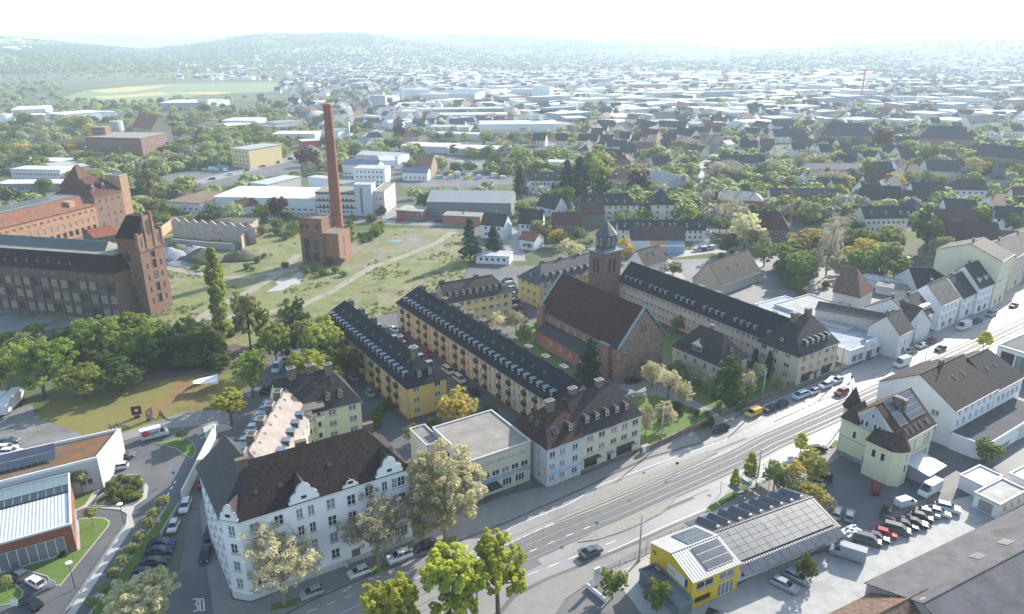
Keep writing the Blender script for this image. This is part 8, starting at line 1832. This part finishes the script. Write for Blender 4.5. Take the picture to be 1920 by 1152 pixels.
# ------------------------------------------------------------------ bushes
BS = [(1128,1095,1080,16),(1165,1078,1066,12),(1176,1072,1062,10),(1460,830,0,0)]
bz = [((400,470,625,650),5,16,26,'bush','below the tall poplar'),((150,440,640,695),34,34,64,'bushdark','in the dark belt under the meadow'),((-10,440,625,690),26,34,60,'bush','in the green belt under the meadow'),((640,720,405,450),16,12,24,'bush','right of the chimney annex'),((640,700,430,470),8,10,20,'bush','at the boiler annex foot'),((560,650,490,520),9,10,20,'bush','at the boiler house foot'),((490,570,395,450),16,14,30,'olive','left of the boiler house'),
      ((260,330,385,430),14,14,30,'olive','beside the ruined walls'),((330,560,440,520),14,10,22,'bush','on the rough meadow'),((110,330,600,640),10,20,34,'bush','below the factory wall'),((1230,1280,720,790),4,12,20,'bushdark','in the churchyard'),((1290,1345,770,800),6,10,18,'bushdark','by the churchyard gate'),((690,735,760,820),7,16,26,'bush','beside the pale yellow house'),
      ((985,1100,405,470),16,14,26,'bush','in the gardens left of the tower'),((960,1010,600,680),5,10,18,'bush','along the church wall'),((1330,1420,470,520),8,14,26,'bushdark','at the grey barn'),((200,265,897,944),24,12,20,'bush','in the planting bed'),((110,124,1040,1052),2,8,12,'bushdark','in the small round bed'),((1440,1560,480,560),10,16,30,'bush','in the gardens beyond the yards'),((520,560,560,600),4,14,22,'bush','on the meadow by the track')]
AUTO = globals().get('AUTO', [])
rs = random.Random(21)
for (x0,x1,y0,y1), n, w0, w1, kd, where in bz:
    for i in range(n):
        px_, py_ = rs.uniform(x0,x1), rs.uniform(y0,y1)
        if 'below the factory' in where and py_ < 615 and px_ > 0: py_ = rs.uniform(612,640)
        w_ = rs.uniform(w0,w1); x, y = P(px_, py_); dd = y*CP+CAM_H*SP; r_ = w_/2/FPX*dd
        t = tree_w(x, y, r_*rs.uniform(1.1,1.7), r_, kd if kd != 'olive' else 'bush', '', 'bushes '+where, 'bush'); AUTO.append([t, ('dark green' if 'dark' in kd else 'green')+' bush '+where, px_, py_, 'bush'])
# ------------------------------------------------------------------ scattered trees of the middle distance
LM = [('the red brick chimney',620,300),('the boiler house',610,450),('the derelict brick mill',210,280),('the orange roofed factory wing',90,400),('the yellow office',475,290),('the bright white hall',500,360),('the long grey shed',880,370),('the big dark firs',1095,330),
      ('the long cream institution',1140,400),('the brick school',1390,390),('the mauve roofed terrace',1505,360),('the dark brick schools',1690,240),('the half timbered barn',1820,450),('the industrial belt',1150,190),('the banded white office',780,180),('the yellow field',300,170),
      ('the logistics halls',60,210),('the filling station',590,265),('the long white hall',960,230),('the cream towered hall',1015,230),('the black roofed houses',1120,260),('the garden street',1310,330),('the bluish factory hall',340,190),('the slate tower',1870,340),('the main road',735,200)]
tz = [((0,300,238,330),22,30,48,('olive','green','grey','ochre')),((300,440,205,262),16,26,42,('green','olive','grey')),((300,560,258,300),12,24,38,('olive','green')),((470,620,190,232),14,20,32,('green','olive','dark')),((730,960,285,325),14,22,36,('green','olive','dark','grey')),
      ((960,1060,285,345),8,22,38,('green','olive')),((1090,1300,285,345),14,22,38,('green','olive','grey','ochre')),((1330,1600,318,362),16,30,46,('grey','grey','olive')),((1540,1920,300,360),18,28,44,('olive','green','ochre','grey')),((1560,1900,330,440),12,24,40,('olive','green','dark')),
      ((1400,1700,440,540),16,26,44,('green','olive','grey')),((970,1110,395,470),10,20,32,('olive','green')),((1250,1440,400,470),10,20,32,('olive','green')),((1340,1600,215,300),18,22,34,('olive','green','dark')),((1600,1920,215,300),16,24,38,('olive','green','ochre')),((780,1000,262,290),8,18,28,('green','olive')),((530,625,225,255),12,12,16,('poplar',)),((640,760,255,300),6,20,32,('olive','green'))]
for (x0,x1,y0,y1), n, w0, w1, kds in tz:
    k = 0
    for j in range(n*8):
        if k >= n or NT[0] > 545: break
        px_, py_ = rs.uniform(x0,x1), rs.uniform(y0,y1); x, y = P(px_, py_)
        if inside_foot(x, y, 2.5): continue
        kd = rs.choice(kds); w_ = rs.uniform(w0,w1)*(.6+.5*(py_-200)/200); dd = y*CP+CAM_H*SP; r_ = w_/2/FPX*dd
        r_ = min(r_, 8.5); hh = r_*rs.uniform(1.5,2.1) if kd != 'poplar' else rs.uniform(20,26); r_ = r_ if kd != 'poplar' else 2.6
        t = tree_w(x, y, hh, r_, kd, '', 'scattered trees of the town'); AUTO.append([t, {'olive':'pale green','green':'green','grey':'bare brownish','ochre':'yellowish','dark':'dark green','poplar':'slim poplar'}[kd]+(' tree' if kd != 'poplar' else ''), px_, py_, 'tree']); k += 1
# ------------------------------------------------------------------ the countless far trees
def far_trees(name, mtl, spots, nl, ls, seed):
    r = np.random.RandomState(seed); cl = []
    V = []
    for (x, y, z, rr, hh) in spots:
        d = r.normal(size=(nl,3)); d /= np.linalg.norm(d, axis=1)[:,None]; d[:,2] = np.abs(d[:,2])*1.2-.25
        pos = np.array([x, y, z+hh*.45])+d*np.array([rr, rr, hh*.52])*r.uniform(.75,1.05,(nl,1))
        nor = d+r.normal(size=(nl,3))*.5+np.array([0,0,.3]); nor /= np.linalg.norm(nor, axis=1)[:,None]
        a = np.cross(nor, r.normal(size=(nl,3))); a /= np.linalg.norm(a, axis=1)[:,None]; b_ = np.cross(nor, a); s = ls*rr*r.uniform(.6,1.3,(nl,1))
        V.append(np.stack([pos-a*s*.5-b_*s*.3, pos+a*s*.1-b_*s*.55, pos+a*s*.55+b_*s*.1, pos-a*s*.05+b_*s*.5], 1).reshape(-1,3))
    v = np.concatenate(V); me = np_mesh(name, v, np.arange(len(v)).reshape(-1,4), mtl); mk(name, me, kind='stuff')
sp = {0:[],1:[],2:[],3:[]}; r4 = np.random.RandomState(9)
def nz_(x, y, s, o=0): return (sin(x*s+o)+sin(y*s*1.3+o*2)+sin((x+y)*s*.7+o*3)+sin((x-y)*s*1.9+o))/4
for k in range(15000):
    px_ = r4.uniform(-80, 2000); py_ = 122+r4.uniform(0,1)**1.15*330
    if py_ > 420: continue
    x, y = P(px_, py_); r_ = hypot(x, y)
    if r_ > 2600: continue
    d = .42
    if px_ < 560: d = .8 if py_ < 330 else .15
    if px_ < 180 and py_ < 200: d = 1
    if 700 < px_ < 1250 and 150 < py_ < 250: d = .22
    if 1250 < px_ and py_ < 240: d = .42
    if px_ > 1250 and py_ > 240: d = .7
    if 860 < px_ < 960 and py_ > 420: d = 0
    if 330 < px_ < 1000 and 330 < py_: d = .07
    if 110 < px_ < 560 and 152 < py_ < 186: d = .02
    d *= .65+.9*nz_(x, y, .02)
    if r4.rand() > d or inside_foot(x, y, 3.0): continue
    rr = r4.uniform(3.2, 6.0); sp[0 if (q_ := r4.rand()) < .34 else 1 if q_ < .68 else 2 if q_ < .84 else 3].append((x, y, 0, rr, rr*r4.uniform(1.3,1.9)))
for i, mname in enumerate(('olive','green','grey','dark')): far_trees('background_trees', LEAF[mname], sp[i], 110, .42, 30+i)
MW = [P(*p) for p in [(-50,640),(200,640),(330,660),(470,660),(560,630),(640,620),(760,600),(840,560),(870,520),(885,470),(860,430),(720,428),(640,440),(470,430),(300,440),(230,470)]]
TK_ = [ribbon([P(*q) for q in pts], 4.5, True) for pts in ([(330,650),(385,590),(420,570),(470,545),(520,515),(560,478)],[(370,600),(480,590),(560,575),(620,548),(665,520),(700,500),(760,480),(820,455),(850,435)],[(300,500),(360,512),(420,520),(470,520),(560,505)])]
sp = {0:[],1:[]}
for k in range(9000):
    x, y = P(r4.uniform(-30,885), r4.uniform(428,660))
    if not inpoly(x, y, MW) or nz_(x, y, .05, 2)+.5*nz_(x, y, .23, 1) < .22 or any(inpoly(x, y, q) for q in TK_): continue
    if any(abs(x-f[0][0]) < 60 and abs((x-f[0][0])*cos(f[1])+(y-f[0][1])*sin(f[1])-f[2]/2) < f[2]/2+.5 and abs(-(x-f[0][0])*sin(f[1])+(y-f[0][1])*cos(f[1])-f[3]/2) < f[3]/2+.5 for f in FOOT[:40]): continue
    rr = r4.uniform(.25,.75); sp[0 if r4.rand() < .5 else 1].append((x, y, -.1, rr, rr*r4.uniform(.7,1.3)))
for i, mname in enumerate(('olive','green')): far_trees('rough_growth', LEAF[mname], sp[i], 16, .7, 70+i)
sp = {0:[],1:[]}
for k in range(34000):
    az = radians(r4.uniform(-38, 38)); r_ = 2400*(10500/2400)**r4.uniform(0,1)**.9; x, y = r_*sin(az), r_*cos(az); z = terrain_h(x, y)
    pxx, pyy = proj(x, y, z); 
    wood_ = nz_(x, y, .0016, 1.3)+.35*nz_(x, y, .006, 2)+(.45 if pxx < 620 and r_ < 4600 else 0)+(.9 if 300 < pxx < 720 and 3300 < r_ < 5200 else 0)
    if wood_ < .14 and r4.rand() > .07: continue
    if r_ > 5600: continue
    rr = r4.uniform(4.5, 7.5); sp[0 if r4.rand() < .7 else 1].append((x, y, z-1, rr, rr*1.25))
for i, mname in enumerate(('dark','green')): far_trees('distant_woods', LEAF[mname], sp[i], 16, .8, 50+i)

# ------------------------------------------------------------------ labels of the many
def auto_labels():
    base = {}
    for it in AUTO:
        t, look, px_, py_, kd = it
        if kd in ('bush',) : key = look
        else:
            nm, lx, ly = min(LM, key=lambda m: ((m[1]-px_)/1.6)**2+((m[2]-py_)*1.3)**2)
            dx, dy = px_-lx, (py_-ly)*2
            rel = ('right of' if dx > 0 else 'left of') if abs(dx) > abs(dy) else ('in front of' if dy > 0 else 'beyond')
            key = f'{look} {rel} {nm}'
        base.setdefault(key, []).append(it)
    for key, its in base.items():
        its.sort(key=lambda i: i[2])
        for i, it in enumerate(its):
            lb = key if len(its) == 1 else f'{key}, {nth(i)} from the left'
            it[0]['label'] = lb
auto_labels()

q = MB(); rr_ = random.Random(2); x, y = P(662, 250); rings = []
for i in range(9): t_ = i/8; c_ = (x-10*t_*t_+rr_.uniform(-1,1), y, 6+26*t_); w_ = 1.2+4.5*t_**.7 if i < 8 else .6; rings.append([(c_[0]+cos(j*.628)*w_*rr_.uniform(.75,1.2), c_[1]+sin(j*.628)*w_, c_[2]) for j in range(10)])
sm = bpy.data.materials.new('steam'); sm.use_nodes = True; n_ = sm.node_tree.nodes; n_.clear(); pv = n_.new('ShaderNodeVolumePrincipled'); pv.inputs['Color'].default_value = (1,1,1,1); pv.inputs['Density'].default_value = .05; oo = n_.new('ShaderNodeOutputMaterial'); sm.node_tree.links.new(pv.outputs[0], oo.inputs['Volume'])
q.loft(rings, sm); q.build('steam_plume', kind='stuff')
